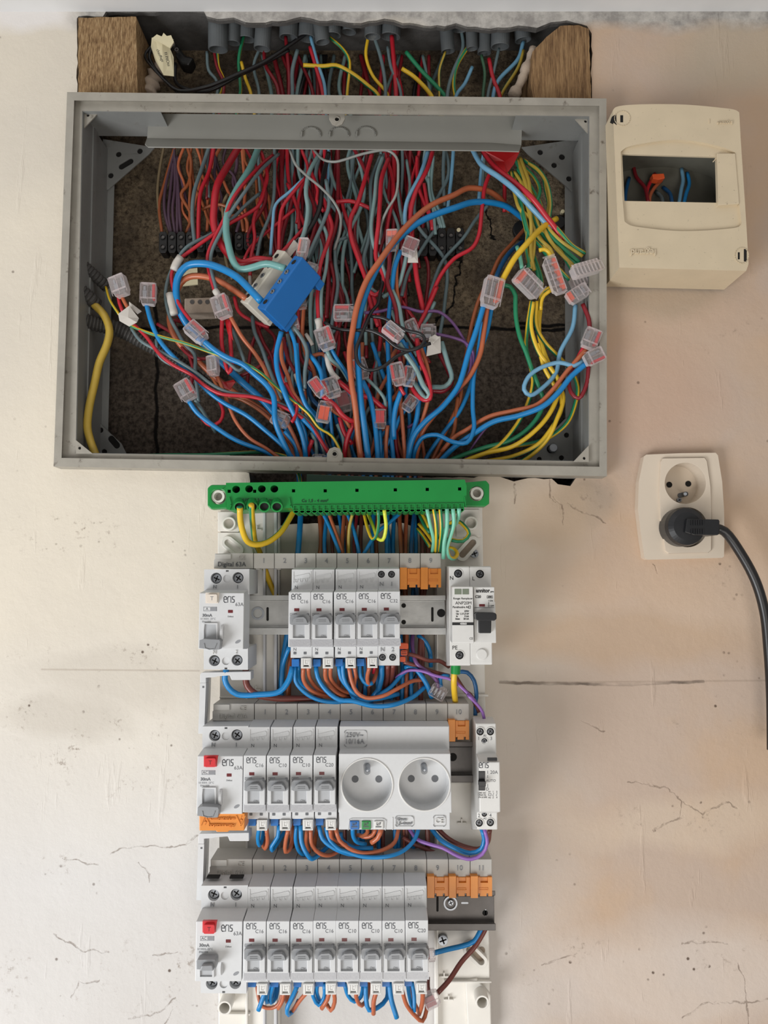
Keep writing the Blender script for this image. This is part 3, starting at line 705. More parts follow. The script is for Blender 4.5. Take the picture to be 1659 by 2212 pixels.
# --- residual current devices
def make_rcd(ox, oy, label, red, klass, up, lower_cover):
    t = thing('residual_current_device', label, 'residual current device', U(432.5, 1281, DF), 'residual current devices at the left end of the rails')
    X0 = U(432.5, 1200, DF).x; X1 = U(528.5, 1200, DF).x
    # main body with narrower stepped ends
    xs0 = X0 + .0002; xs1 = X1
    mb = MB()
    mb.profx(X0, X1, [(1272,.055),(1281,DF),(1402,DF),(1402,.055)])
    mb.build('case', M['dev'], t, bevel=.0005)
    x0, x1 = 441, 538.5
    mb = MB(); mb.holed([(x0,1284),(x0,1230),(x1,1229),(x1,1284)], [circ(467,1249,12,22), circ(490.5,1250,8.5,18), circ(514,1248,12,22), [(488,1231.5),(488,1235),(494,1235),(494,1231.5)]], DS, .02, 0, hd=[DS-.008, DS-.0012, DS-.008, DS-.003], hmi=0)
    mb.build('upper_terminal_block', M['dev'], t, bevel=.0003)
    mb = MB(); mb.holed([(x0-1,1446),(x0-1,1400),(x1-3,1400),(x1-3,1447)], [circ(463,1427,12,22), circ(488,1428,8.5,18), circ(512,1426,12,22), [(485,1442),(485,1446),(491,1446),(491,1442)]], DS, .02, 0, hd=[DS-.008, DS-.0012, DS-.008, DS-.003], hmi=0)
    mb.build('lower_terminal_block', M['dev'], t, bevel=.0003)
    if up:
        mb = MB()
        for a, b in ((452,478),(500,528)): mb.rect(a, b, 1221, 1224, DS-.008, DS-.014)
        mb.build('ventilation_slot', M['hole'], t)
    for x, y in ((468,1250),(515,1249),(464,1428),(513,1427)): screw(t, x, y, 9.5, DS-.004, 20+x % 60)
    if up is False or True:
        txt('N', 464, 1268, 8, DS, t, M['lprint'], name='moulded_marking', ext=.0004)
        txt('1', 513, 1268, 8, DS, t, M['lprint'], name='moulded_marking', ext=.0004)
        if not lower_cover and not up:
            txt('N', 463, 1409.5, 7.5, DS, t, M['devw'], name='moulded_marking', ext=.0005)
            txt('2', 510, 1409, 7.5, DS, t, M['devw'], name='moulded_marking', ext=.0005)
    mb = MB(); mb.slab([(444,1303),(444,1280),(474,1280),(471,1303)], DF+.001, DF-.002); mb.slab(rrect(446,469,1284,1302,3), DF+.004, DF)
    b = mb.build('test_button', M['redb'] if red else M['whiteb'], t, bevel=.0007); b['label'] = 'red test button marked T' if red else 'ivory test button marked T'
    tb = txt('T', 457.5, 1293, 8.5, DF+.004, t, M['rust'] if red else M['lprint'], name='button_marking')
    logo(t, 495, 1295, 12.5, DF)
    txt('63A', 517, 1306, 7.5, DF, t, M['print'])
    mb = MB(); mb.stroke([(440,1311.5),(468,1311.5),(468,1319.5),(440,1319.5)], 1.1, DF, .0001, closed=True); mb.rect(454,468,1312,1319,DF+.0001,DF-.0002); mb.build('class_frame', M['lprint'], t)
    txt(klass, 447, 1315.6, 5.6, DF, t, M['print'])
    txt('30mA', 447.5, 1329.5, 6, DF, t, M['print'], bold=.3)
    txt('10 500A -25°C', 449, 1337, 3.8, DF, t, M['lprint']); txt('EN61008', 446, 1343, 3.6, DF, t, M['lprint'])
    slabp('indicator_window', [rrect(492.5,503,1317.5,1324,.8)], DF+.0001, DF-.001, M['rust'], t)
    txt('Défaut', 498, 1332, 3.2, DF, t, M['print'])
    oval(t, 514, 1386, 6, 4, DF)
    ofs = 0 if not up else -8
    # toggle bay, thumb groove and lever
    if not up:
        mb = MB(); mb.holed(rrect(439,470,1346,1384,1.5), [[(441,1382),(440.5,1362),(442,1348),(466,1349),(467,1362),(467,1382)]], DF+.0015, DF-.0002, 0, hd=DF+.0002, hmi=1); mb.build('toggle_bay', [M['dev'], M['slot']], t, .0003)
        mb = MB(); c = U(478, 1366, DF-.001); mb.cyl(c, c + Vector((.0025,0,0)), .0062, .0060, 24); mb.build('lever_drum', M['dev'], t, .0005)
        mb = MB(); mb.slab([(430,1400),(431,1383),(440,1380),(474,1382),(476,1386),(474,1403),(462,1404)], DF+.010, DF+.001)
        mb.stroke([(441,1390),(443,1400),(452,1403),(463,1402),(468,1390)], 1.4, DF+.010, .0006)
        mb.build('toggle', M['tog'], t, .0010)
    else:
        mb = MB(); mb.holed(rrect(437,468,1363,1394,1.5), [[(439,1391),(439,1365),(464,1365),(464,1391)]], DF+.0015, DF-.0002, 0, hd=DF+.0002, hmi=1); mb.build('toggle_bay', [M['dev'], M['slot']], t, .0003)
        mb = MB(); c = U(484, 1376, DF-.002); mb.cyl(c, c + Vector((.002,0,0)), .0055, .0035, 24); mb.build('lever_drum', M['dev'], t, .0005)
        mb = MB(); mb.slab([(431,1368),(431,1352),(434,1348),(470,1348),(473,1352),(472,1367),(460,1369)], DF+.009, DF+.001)
        mb.slab([(438,1366),(442,1356),(464,1355),(467,1366)], DF+.013, DF+.008)
        mb.build('toggle', M['tog'], t, .0010)
    if lower_cover:
        mb = MB(); mb.slab([(434,1438),(434,1402),(531,1402),(530,1438),(498,1438),(496,1441),(471,1441),(469,1438)], .079, DS-.004)
        cv = mb.build('supply_cover', M['orange'], t, .0008); cv['label'] = 'orange clip-on supply cover'
        txt('Alimentation', 482, 1412, 7.5, .079, t, M['orange'], name='moulded_marking', ext=.0006)
        txt('Alimentation', 482, 1427, 7.5, .079, t, M['orange'], name='moulded_marking', ext=.0006, rot=180)
        mb = MB(); mb.stroke([(438,1427),(447,1406),(458,1427)], 1.6, .079, .0007); mb.stroke([(448,1412),(445,1419),(450,1419),(446,1426)], 1.2, .079, .0007)
        mb.stroke([(513,1407),(523,1427),(532,1407)], 1.6, .079, .0007); mb.stroke([(524,1408),(521,1415),(526,1415),(523,1422)], 1.2, .079, .0007)
        mb.build('moulded_warning_sign', M['orange'], t)
    t.location = U(ox, oy, DF)
    return t
make_rcd(432.5, 1281, 'light grey residual current device with ivory test button, top row', False, 'A', False, False)
make_rcd(428.5, 1633, 'grey residual current device with red test button and orange cover, middle row', True, 'AC', False, True)
make_rcd(425.5, 1990, 'grey residual current device with red test button and raised lever, bottom row', True, 'AC', True, False)

# --- numbered comb busbars
def comb(xl, xs, pitch, n, y0, y1, covers, label, seed):
    t = thing('comb_busbar', label, 'comb busbar', U(xs, y1, DCB), 'numbered comb busbars above the breaker rows')
    m_ = (y0+y1)/2; h = y1-y0
    mb = MB(); mb.slab([(xl, y1), (xl, y0+h*.45), (xl+2, y0+h*.40), (xl+2, y0+1), (xl+39, y0), (xs-.8, y0), (xs-.8, y1)], DCB, .012)
    mb.slab([(xl+3,y0+h*.38),(xl+3,y0+2),(xl+37,y0+2),(xl+37,y0+h*.38)], DCB+.0012, DCB-.001)
    mb.build('end_cap', M['comb'], t, .0006)
    txt('CE', xs-25, y0+h*.27, 9, DCB, t, M['comb'], name='moulded_marking', ext=.0005); txt('Digital 63A', xs-47, y0+h*.73, 9.5, DCB, t, M['print'] if seed == 1 else M['comb'], name='moulded_marking', ext=.0003 if seed == 1 else .0005)
    for k in range(n):
        a, b = xs + pitch*k, xs + pitch*(k+1)
        mb = MB(); mb.slab([(a+.5,y1),(a+.5,y0),(b-.5,y0),(b-.5,y1)], DCB, .012); mb.slab([(a+5,y1+2.5),(a+5,y1),(a+14,y1),(a+14,y1+2.5)], DCB-.002, DCB-.006)
        c = mb.build('comb_cell', M['comb'], t, .0005)
        txt(str(k+1), (a+b)/2, m_, 10.5, DCB, c, M['lprint'], name='moulded_number', ext=.0003)
    for k in covers:
        a = xs + pitch*(k-1)
        mb = MB(); cy = y1 + 44
        mb.slab([(a+1,cy+1),(a+1,y1-2),(a+16.5,y1-2),(a+16.5,cy+1)], DCB+.006, DCB-.004)
        mb.slab([(a+17,cy-3),(a+17,y1),(a+22,y1),(a+22,y1+12),(a+38,y1+12),(a+38,y1),(a+pitch,y1),(a+pitch,cy-3),(a+39,cy-3),(a+39,cy-9),(a+35,cy-9),(a+35,cy-3),(a+21,cy-3),(a+21,cy-9),(a+17,cy-9)], DCB+.003, DCB-.004)
        mb.slab([(a+22,y1+14),(a+22,y1),(a+38,y1),(a+38,y1+14)], DCB+.001, DCB-.004)
        mb.stroke([(a+19,y1+23),(a+38,y1+23),(a+38,y1+27),(a+19,y1+27)], 1, DCB+.003, .0004, closed=True)
        c = mb.build('tooth_cover', M['orange'], t, .0004); c['label'] = 'orange cover over unused teeth'
    return t
comb(462, 547.5, 45.05, 9, 1195, 1228, (8, 9), 'pale grey comb busbar numbered 1 to 9 above the top row', 1)
comb(459, 549.5, 46.4, 10, 1520, 1557, (10,), 'pale grey comb busbar numbered 1 to 10 above the middle row', 2)
comb(453, 545, 47.1, 11, 1856, 1895, (9, 10, 11), 'pale grey comb busbar numbered 1 to 11 above the bottom row', 3)

# --- rails
def rail(x0, x1, y0, y1, m, label, marks):
    t = thing('mounting_rail', label, 'mounting rail', U(x0, y1, .03), 'steel rails behind the breakers')
    # top-hat section
    h = y1-y0; P = [(y0,.036),(y0+h*.12,.036),(y0+h*.14,.029),(y0+h*.80,.029),(y0+h*.83,.036),(y1,.036),(y1,.0345),(y0+h*.86,.0345),(y0+h*.83,.0275),(y0+h*.11,.0275),(y0+h*.09,.0345),(y0,.0345)]
    mb = MB(); mb.prof(x0, x1, P, dref=.036); mb.build('rail_section', m, t, .0004)
    marks(t, y0, h)
    return t
def rslot(t, poly, m='hole'): slabp('punched_slot', [poly], .0291, .0285, M[m], t)
def m1(t, y0, h):
    rslot(t, slot2(578,y0+h*.33,578,y0+h*.62,2.6)); rslot(t, slot2(934,y0+h*.33,934,y0+h*.64,2.6)); rslot(t, circ(872,y0+h*.26,5)); rslot(t, circ(872,y0+h*.68,5)); rslot(t, circ(953,y0+h*.45,9))
    mb = MB(); c = U(557, y0+h*.46, .0292); mb.ring(c, (0,-1,0), .004, .0056, .0008); mb.build('rivet_ring', M['metal'], t)
def m2(t, y0, h): rslot(t, circ(978,y0+h*.38,9))
def m3(t, y0, h):
    mb = MB(); c = U(973, y0+h*.31, .0292); mb.ring(c, (0,-1,0), .0045, .0058, .0009); mb.build('rivet_ring', M['metal'], t); screw(t, 974, y0+h*.31, 6, .031)
    rslot(t, slot2(945,y0+h*.14,945,y0+h*.50,2.4)); rslot(t, slot2(998,y0+h*.31,1010,y0+h*.31,1.8), 'metal')
    rslot(t, circ(1047,y0+h*.06,6)); rslot(t, circ(1048,y0+h*.56,6)); rslot(t, slot2(1049,y0+h*.48,1049,y0+h*.62,1.2), 'metal')
rail(500, 962, 1286, 1371, M['zinc'], 'bright zinc mounting rail behind the top row of breakers', m1)
rail(500, 1020, 1602, 1690, M['rail3'], 'steel mounting rail behind the middle row, showing right of the twin socket', m2)
rail(500, 1061, 1924, 2010, M['rail3'], 'dark steel mounting rail behind the bottom row, bare at its right end', m3)

# --- vertical link busbars on the left
def vlink(y0, y1, xt, xb, label):
    t = thing('vertical_busbar', label, 'busbar', U(440, (y0+y1)/2, .05), 'vertical busbars linking the rows')
    mb = MB(); d = .052
    mb.slab([(xt+8,y0+26),(xt+8,y0+8),(xt+11,y0+4),(xt+118,y0+2),(xt+118,y0+20),(xt+76,y0+20),(xt+72,y0+10),(xt+46,y0+12),(xt+40,y0+14),(xt+21,y0+15),(xt+21,y0+26)], d, d-.014)
    mb.build('foot', M['dev'], t, .0005)
    mb = MB(); mb.slab([(xt+8,y0+26),(xt+21,y0+26),(xb+17,y1),(xb+4,y1)], d, d-.003); mb.slab([(xt+8,y0+26),(xt+11,y0+26),(xb+7,y1),(xb+4,y1)], d-.003, .012); mb.slab([(xt+18,y0+26),(xt+21,y0+26),(xb+17,y1),(xb+14,y1)], d-.003, d-.014)
    mb.build('channel', M['dev'], t, .0004)
    slabp('catch', [rrect(xt+13,xt+17,y0+33,y0+37,.5)], d+.0002, d-.001, M['print'], t)
vlink(1449, 1585, 424, 424, 'grey vertical busbar between the top and middle residual current devices')
vlink(1797, 1945, 420, 420, 'grey vertical busbar between the middle and bottom residual current devices')

# --- surge arrester and its breaker
t = thing('surge_arrester', 'white surge arrester with printed rating label, right end of the top row', 'surge arrester', U(972, 1300, .08))
mb = MB(); a = U(970, 1200, .062).x; b = U(1014, 1200, .062).x
mb.profx(a, b, [(1223,.02),(1223,.060),(1225,.062),(1436,.062),(1438,.060),(1438,.02)]); mb.build('base', M['devw'], t, .0008)
mb = MB(); mb.slab([(977,1390),(977,1267),(1022,1267),(1024,1390)], .083, .060); mb.build('cartridge', M['devw'], t, .0008)
slabp('status_window', [[(982,1284),(982,1272),(997,1272),(997,1284)],[(999,1284),(999,1272),(1013,1272),(1013,1284)]], .0832, .0825, M['lcd'], t)
for s, x, y, c, bo in (('Rouge: Remplacer',1000,1293,4.0,.08),('ANP20M',1001,1303,6.6,0),('Parafoudre AC',996,1311.7,4.2,.12),('Uc',988,1320.5,3.4,.2),('275V',1008,1320.5,3.4,.2),('Up',988,1326,3.4,.2),('1,1/1,5 kV',1003,1326,3.4,.2),('In',987,1331.5,3.4,.2),('5 kA',1008,1331.5,3.4,.2),('Imax',988.5,1337,3.4,.2),('20 kA',1007,1337,3.4,.2)):
    txt(s, x, y, c, .083, t, M['ink'], bold=bo)
mb = MB(); mb.stroke([(1012,1309),(1016.5,1309),(1016.5,1314),(1012,1314)], .8, .083, .0001, closed=True); mb.rect(977,1023,1344.5,1350.5,.0832,.0828); mb.build('label_band', M['ink'], t)
txt('40860', 1001, 1347.5, 4, .0832, t, M['devw'], bold=.2); txt('CE', 1018, 1379.5, 4.6, .083, t, M['ink'])
for s, x, y in (('N',975.5,1249),('PE',982.5,1399.5)): txt(s, x, y, 8.2, .062, t, M['ink'])
def term(t, x, y, r, d):
    mb = MB(); mb.ring(U(x, y, d-.0005), (0,-1,0), r*MPP(y,d), (r+1.6)*MPP(y,d), .001, mi=0); mb.disc(x, y, r+.3, d+.0001, d-.0002, 20, 1); mb.build('terminal_hole', [M['devw'], M['hole']], t)
    screw(t, x, y, r*.72, d+.0006, 35 + x % 40, dep=.0006, m=M['dscrew'])
term(t, 989.5, 1239, 9, .062); term(t, 992.5, 1415, 9, .062)
t = thing('circuit_breaker', 'white C20 breaker with black lever, coupled to the right of the surge arrester', 'circuit breaker', U(1024, 1300, .08), 'circuit breakers clipped on the rails')
a = U(1014.4, 1200, .062).x; b = U(1060.5, 1200, .062).x
mb = MB(); mb.profx(a, b, [(1223,.02),(1223,.060),(1225,.062),(1434,.062),(1436,.060),(1436,.02)]); mb.build('base', M['devw'], t, .0008)
mb = MB(); mb.slab([(1025,1389),(1023,1268),(1068,1268),(1068,1299),(1070,1301),(1072,1389)], .080, .060); mb.build('front_case', M['devw'], t, .0008)
mb = MB(); mb.slab([(1031,1366),(1031,1338),(1062,1338),(1062,1366)], .0815, .079); mb.build('lever_opening', M['devw'], t, .0003)
mb = MB(); mb.slab([(1035,1368),(1034,1330),(1062,1330),(1061,1368)], .087, .078); mb.slab([(1028,1339),(1027,1327),(1031,1323),(1070,1324),(1073,1328),(1073,1337),(1068,1341),(1036,1341)], .094, .082); mb.build('lever', M['black'], t, .0012)
txt('annitor', 1043, 1276, 8.2, .080, t, M['ink'], name='maker_mark', bold=.45, sx=.86); txt('pro', 1063, 1278, 3.6, .080, t, M['ink'], name='maker_mark', bold=.2)
txt('C20', 1032.5, 1289.3, 5.2, .080, t, M['ink'], bold=.3); mb = MB(); mb.stroke([(1052,1287),(1064,1287),(1064,1292),(1052,1292)], .9, .08, .0001, closed=True); mb.build('rating_frame', M['ink'], t); txt('6000', 1058, 1289.6, 3, .08, t, M['ink'], bold=.2)
txt('I ON', 1060, 1298, 3.2, .08, t, M['ink'], bold=.1); txt('O OFF', 1060.5, 1309, 3.2, .08, t, M['ink'], bold=.1)
mb = MB(); mb.stroke([(1055.5,1301),(1055.5,1306)], 1, .08, .0001); mb.stroke([(1025,1312.5),(1067,1312.5)], .7, .08, .0001); mb.build('printed_line', M['ink'], t)
slabp('indicator_window', [rrect(1035,1047.5,1305,1310.5,.8)], .0802, .0795, M['rust'], t)
txt('L', 1022.5, 1250, 8.2, .062, t, M['ink']); term(t, 1036.5, 1240, 9, .062)
mb = MB(); mb.disc(1041, 1414, 12, .0635, .061, 28); mb.build('blanking_cap', M['devw'], t, .0006)

# --- twin socket module
t = thing('socket_module', 'light grey rail-mounted twin earthed socket in the middle row', 'socket', U(732, 1640, .08))
a = U(732.5, 1200, DF).x; b = U(972, 1200, DF).x
mb = MB(); mb.profx(a, b, [(1557,.02),(1557,.045),(1569,DS),(1619,DS),(1633,.078),(1633,.02)]); mb.profx(a, b, [(1752,.02),(1752,DS+.002),(1792,DS+.002),(1792,.02)])
mb.build('case', M['dev'], t, .0006)
mb = MB(); mb.holed([(731,1756),(732,1628),(973,1628),(976,1756)], [circ(793,1695,54,48,57), circ(916.5,1694,54,48,57)], .080, .02, 0, hd=.064, hmi=0); mb.build('front_plate', M['dev'], t, .0005)
for cx_, cy_ in ((793,1695),(916.5,1694)):
    mb = MB(); mb.ring(U(cx_, cy_, .0795), (0,-1,0), 54*MPP(1695,.08), 57*MPP(1695,.08), .0012, 48); mb.build('socket_rim', M['devw'], t, .0003)
    c_ = cx_ - 830; kx = .982
    mb = MB()
    for dx in (-27, 25): mb.disc(830+(cx_+dx-830)*kx, cy_-12, 7.5, .0642, .0636, 20)
    mb.build('contact_hole', M['print'], t)
    mb = MB(); mb.slab(slot2(cx_-1, cy_-40, cx_, cy_-28, 7), .0643, .0636); mb.build('pin_recess', M['tog'], t)
    p = U(cx_+.5, cy_-30, .079); mb = MB(); mb.cyl(Vector((p.x,-.063,p.z)), Vector((p.x,-.076,p.z)), .0022, .0022, 16); mb.cyl(Vector((p.x,-.076,p.z)), Vector((p.x,-.079,p.z)), .0022, .0008, 16)
    mb.build('earth_pin', M['metal'], t, smooth=False)
mb = MB(); mb.stroke(rrect(744,792,1578,1612,4), 1.4, DS, .0006, closed=True); mb.stroke(rrect(854,893,1763,1785,4), 1.4, DS+.002, .0006, closed=True); mb.stroke(rrect(936,962,1762,1785,4), 1.4, DS+.002, .0006, closed=True); mb.stroke([(848,1766),(848,1792)], 1.4, DS+.002, .0006)
mb.stroke([(752,1793),(755,1770),(760,1768),(828,1768),(834,1772),(832,1793)], 1.3, DS+.002, .0006)
mb.build('moulded_frame', M['dev'], t)
for s, x, y, c in (('250V~',766,1588,10),('10/16A',766,1602,10)): txt(s, x, y, c, DS, t, M['lprint'], name='moulded_marking', ext=.0005)
for s, x, y, c in (('10mm',867,1770,6.5),('1,5-4mm²',873,1779,6.5),('CE',949,1773,11)): txt(s, x, y, c, DS+.002, t, M['lprint'] if s != 'CE' else M['devw'], name='moulded_marking', ext=.0005)
for nm, x, mm, lab in (('neutral_lever',766,'blueb','blue neutral lever'),('earth_lever',791,'green','green earth lever'),('line_lever',818,'devw',None)):
    mb = MB(); mb.slab([(x-10,1792),(x-10,1774),(x+10,1774),(x+10,1792)], DS+.0035, DS); o = mb.build(nm, M[mm], t, .0004)
    if lab: o['label'] = lab
    mb = MB(); mb.stroke([(x-6,1786),(x+5,1786)], 2, DS+.0035, .0003); mb.stroke([(x-4,1777),(x-4,1782),(x,1782)], 1.2, DS+.0035, .0004); mb.stroke([(x-1,1779),(x+4,1777),(x+2,1782)], 1.2, DS+.0035, .0004); mb.build('lever_groove', M['print'], t)

# --- contactor
t = thing('contactor', 'slim white 20A changeover contactor with black slide switch, right of the twin socket', 'contactor', U(1040, 1650, .08))
a = U(1024, 1200, .060).x; b = U(1067, 1200, .060).x
mb = MB(); mb.profx(a, b, [(1556,.018),(1548,.040),(1563,.060),(1628,.061),(1646,.079),(1754,.079),(1756,.062),(1792,.062),(1792,.018)]); mb.build('case', M['devw'], t, .0008)
for x, y, r in ((1037,1580,8),(1059,1580,8),(1035,1777,8),(1059,1776,8),(1046,1600.5,6.5),(1046,1757.5,6)): 
    dd = .0605 if y < 1700 else .062; term(t, x, y, r, dd)
for s, x, y, c in (('1',1034,1595.5,7),('3',1061,1595.5,7),('A1',1047.5,1589,4),('2',1034.5,1762,7),('4',1059.5,1761.5,7),('A2',1047.5,1768,4)): txt(s, x, y, c, .0605 if y < 1700 else .062, t, M['print'])
logo(t, 1045, 1653, 11, .079)
mb = MB(); mb.rect(1053,1074,1637,1644,.0795,.078); mb.build('indicator_slot', M['ink'], t, .0003)
mb = MB(); mb.rect(1034,1048,1666,1708,.0795,.078); mb.rect(1034.5,1049.5,1688,1699,.084,.079); mb.rect(1034,1048,1686,1690,.081,.079); mb.build('slide_switch', M['black'], t, .0004)
for s, x, y, c in (('20A',1067,1668.5,7),('AUTO',1060.5,1686.5,5.2),('D',1053,1705,6.2)): txt(s, x, y, c, .079, t, M['print'])
for s, x, y, c in (('230V AC',1041,1713,3.4),('50/60 Hz',1041,1717.5,3.4),('EN 61095',1042.5,1722.5,3.4),('A1',1057.5,1710.5,3.4),('1',1065,1710.5,3.4),('3',1073,1710.5,3.4),('A2',1057.5,1723,3.4),('2',1065,1723,3.4),('4',1073,1723,3.4)): txt(s, x, y, c, .079, t, M['ink'])
mb = MB()
for y0, y1 in ((1665,1671),(1675,1680),(1694,1700)): mb.stroke([(1053.5,y0),(1053.5,y1)], 1.1, .079, .0001)
mb.stroke([(1055,1714.5),(1061,1714.5),(1061,1718.5),(1055,1718.5)], .8, .079, .0001, closed=True)
for x in (1066,1073.5): mb.stroke([(x,1713),(x,1715),(x-2,1718),(x,1720)], .8, .079, .0001)
mb.build('printed_diagram', M['print'], t)

# --- green earth terminal bar
t = thing('earth_terminal_bar', 'long green plastic earth terminal bar above the breaker rows', 'terminal bar', U(753, 1075, .05))
mb = MB(); D_ = .058
mb.holed([(489,1100),(488,1043),(1004,1036),(1008,1050),(1008,1088),(1000,1098),(634,1101),(629,1097),(500,1102)],
   [circ(510,1057,8.5,18,8), circ(538,1056,8.5,18,8), circ(565.5,1056,8.5,18,8), circ(592.5,1056,8.5,18,8)] +
   [[(x-3.5,y+3.5),(x-3.5,y-3.5),(x+3.5,y-3.5),(x+3.5,y+3.5)] for x, y in ((495,1061),(550,1061),(634,1060),(702.5,1060),(771,1059),(854,1058),(923,1057),(993,1056))], D_, .020, 0, hd=D_-.012, hmi=1)
mb.build('housing', [M['green'], M['hole']], t, .0008)
for pol, cx_ in (([(491,1098),(455,1100),(448,1093),(448,1054),(456,1047),(491,1047)], 472), ([(1006,1042),(1050,1038),(1057,1046),(1057,1088),(1048,1094),(1006,1094)], 1030)):
    cy_ = 1073 if cx_ < 800 else 1066
    mb = MB(); mb.holed(pol, [circ(cx_, cy_, 16, 26)], .040, .030, 0); mb.build('mounting_ear', M['green'], t, .001)
    mb = MB(); p = U(cx_, cy_, .036); k = MPP(1070, .036); mb.ring(Vector((p.x,-.020,p.z)), (0,-1,0), 9*k, 14*k, .018, 28); mb.cyl(Vector((p.x,-.020,p.z)), Vector((p.x,-.026,p.z)), 9*k, 9*k, 20); mb.build('mounting_peg', M['chas'], t, .0005)
# clamp row: small square windows over round entries
for i in range(28):
    x = 639.5 + i*13.22; y = 1097 - i*.15
    mb = MB(); mb.holed([(x-6.3,y+6),(x-6.3,y-6),(x+6.3,y-6),(x+6.3,y+6)], [[(x-4.4,y+4.6),(x-4.4,y-4.4),(x+4.4,y-4.4),(x+4.4,y+4.6)]], D_+.0015, .03, 0, hd=D_-.006, hmi=1)
    mb.holed(circ(x, y+8, 6.4, 16, 4.2), [circ(x, y+8.3, 4.6, 12, 2.6)], D_+.0005, .03, 0, hd=D_-.006, hmi=1)
    mb.build('clamp_entry', [M['green'], M['hole']], t)
for x in (517, 545, 571, 598):
    mb = MB(); p0 = U(x-1, 1082, .052); p1 = U(x, 1095, .0625); mb.ring(p0, (p1-p0), 9.5*MPP(1094,.06), 12.5*MPP(1094,.06), (p1-p0).length, 24); mb.cyl(p0, p0+(p1-p0)*.8, 9.6*MPP(1094,.06), 9.6*MPP(1094,.06), 20, 1); mb.build('clamp_entry', [M['green'], M['hole']], t, 0)
for s, x, y in (('Al/Cu  2,5 - 25 mm²',560,1080),('Cu 1,5 - 4 mm²',680,1082)): txt(s, x, y, 6.5, D_, t, M['dgreen'], name='moulded_marking', ext=.0003)  # darker green paints the shade of the raised letters
mb = MB()
for p in [[(625,1076),(628,1092),(634,1101)],[(496,1075),(500,1090),(497,1100)],[(1003,1074),(1006,1096)]]: mb.stroke(p, 2, D_, .0015)
mb.build('moulded_rib', M['green'], t)
# dark green second bar just behind, under the box
mb = MB(); mb.slab([(662,1045),(662,1024),(1004,1036),(1004,1046)], .030, .016); o = tag(mb.build('terminal_bar_back', M['dgreen'], bevel=.0006), 'dark green plastic strip between the steel box and the green earth bar', 'plastic strip')

# --- white mounting chassis
t = thing('mounting_chassis', 'white plastic mounting chassis screwed to the wall behind the rails', 'mounting chassis', U(750, 1650, .01))
mb = MB(); mb.slab([(470,2600),(476,1102),(604,1102),(604,2600)], .009, .0005)
mb.build('left_column', M['chas'], t, .0008)
mb = MB(); mb.slab([(938,2600),(940,1096),(1042,1096),(1066,2600)], .009, .0005); mb.build('right_column', M['chas'], t, .0008)
mb = MB()
for x0, x1, y0, y1 in ((568,573,1102,2600),(592,598,1102,2600)): mb.slab([(x0,y1),(x0,y0),(x1,y0),(x1,y1)], .017, .008)
mb.build('cable_channel', M['chas2'], t, .0004)
mb = MB()
for x0, x1, y0, y1 in ((530,535,1250,2600),(943,947,1250,2600)): mb.slab([(x0,y1),(x0,y0),(x1,y0),(x1,y1)], .014, .008)
for x, y in ((555,1144),(553,1490),(998,1778),(960,2110),(970,2160)): mb.slab([(x-11,y+2),(x-11,y-1),(x+10,y-1),(x+10,y+2)], .0115, .009); mb.slab([(x-2,y),(x-2,y-9),(x+1,y-9),(x+1,y)], .0115, .009)
for x0, x1, y0, y1 in ((474,600,1305,1309),(474,568,1505,1509),(474,568,1835,1839),(942,1055,1500,1505),(942,1058,1690,1694),(960,1062,2120,2124),(474,540,2190,2194)): mb.slab([(x0,y1),(x0,y0),(x1,y0),(x1,y1)], .013, .009)
mb.build('moulded_ribs', M['chas'], t, .0004)
def boss(x, y, r, h=.024, depth=.010):
    mb = MB(); p = U(x, y, h); k = MPP(y, h); mb.ring(Vector((p.x,-.008,p.z)), (0,-1,0), r*.72*k, r*k, h-.008, 28); mb.cyl(Vector((p.x,-.008,p.z)), Vector((p.x,-.010,p.z)), r*.75*k, r*.75*k, 20, 1); mb.build('screw_boss', [M['chas'], M['chas2']], t, .0004)
boss(494,1131,15,.020); boss(1018,1130,15,.020); boss(485,2178,15,.026); boss(1042,2166,15,.026)
for a, b in (((492,1172),(512,1188)), ((999,1198),(1022,1172)), ((1014,2052),(1040,2078))):
    mb = MB(); mb.holed(slot2(*a, *b, 14, 10), [slot2(*a, *b, 7, 8)], .016, .008, 0, hd=.0092, hmi=1); mb.build('slotted_lug', [M['chas'], M['mortar']], t, .0005)
mb = MB(); mb.disc(1041, 2053, 7, .0095, .009, 18); mb.build('knockout', M['mortar'], t)
mb = MB()
for P_ in ([(520,1150),(545,1185),(548,1200),(470,1200),(470,1150)],): mb.slab(P_[::-1], .013, .008)
mb.build('corner_web', M['chas'], t, .0008); mb = MB(); mb.slab([(470,1148),(470,1105),(522,1105),(522,1140),(515,1150)], .012, .008); mb.build('corner_web', M['chas'], t, .0008); mb = MB(); mb.slab([(985,1160),(985,1100),(1036,1100),(1040,1160)], .011, .008); mb.build('corner_web', M['chas'], t, .0008); mb = MB()
mb.slab([(1010,2212),(1005,2120),(1030,2115),(1060,2150),(1062,2240),(1030,2240)], .012, .008)
mb.build('corner_web', M['chas'], t, .0008)
screw(t, 1025, 1196, 9, .0125, 20, 'fixing_screw', .0035); screw(t, 957, 2032, 11, .013, 20, 'fixing_screw', .004); screw(t, 494, 1188, 9, .011, 40, 'fixing_screw')

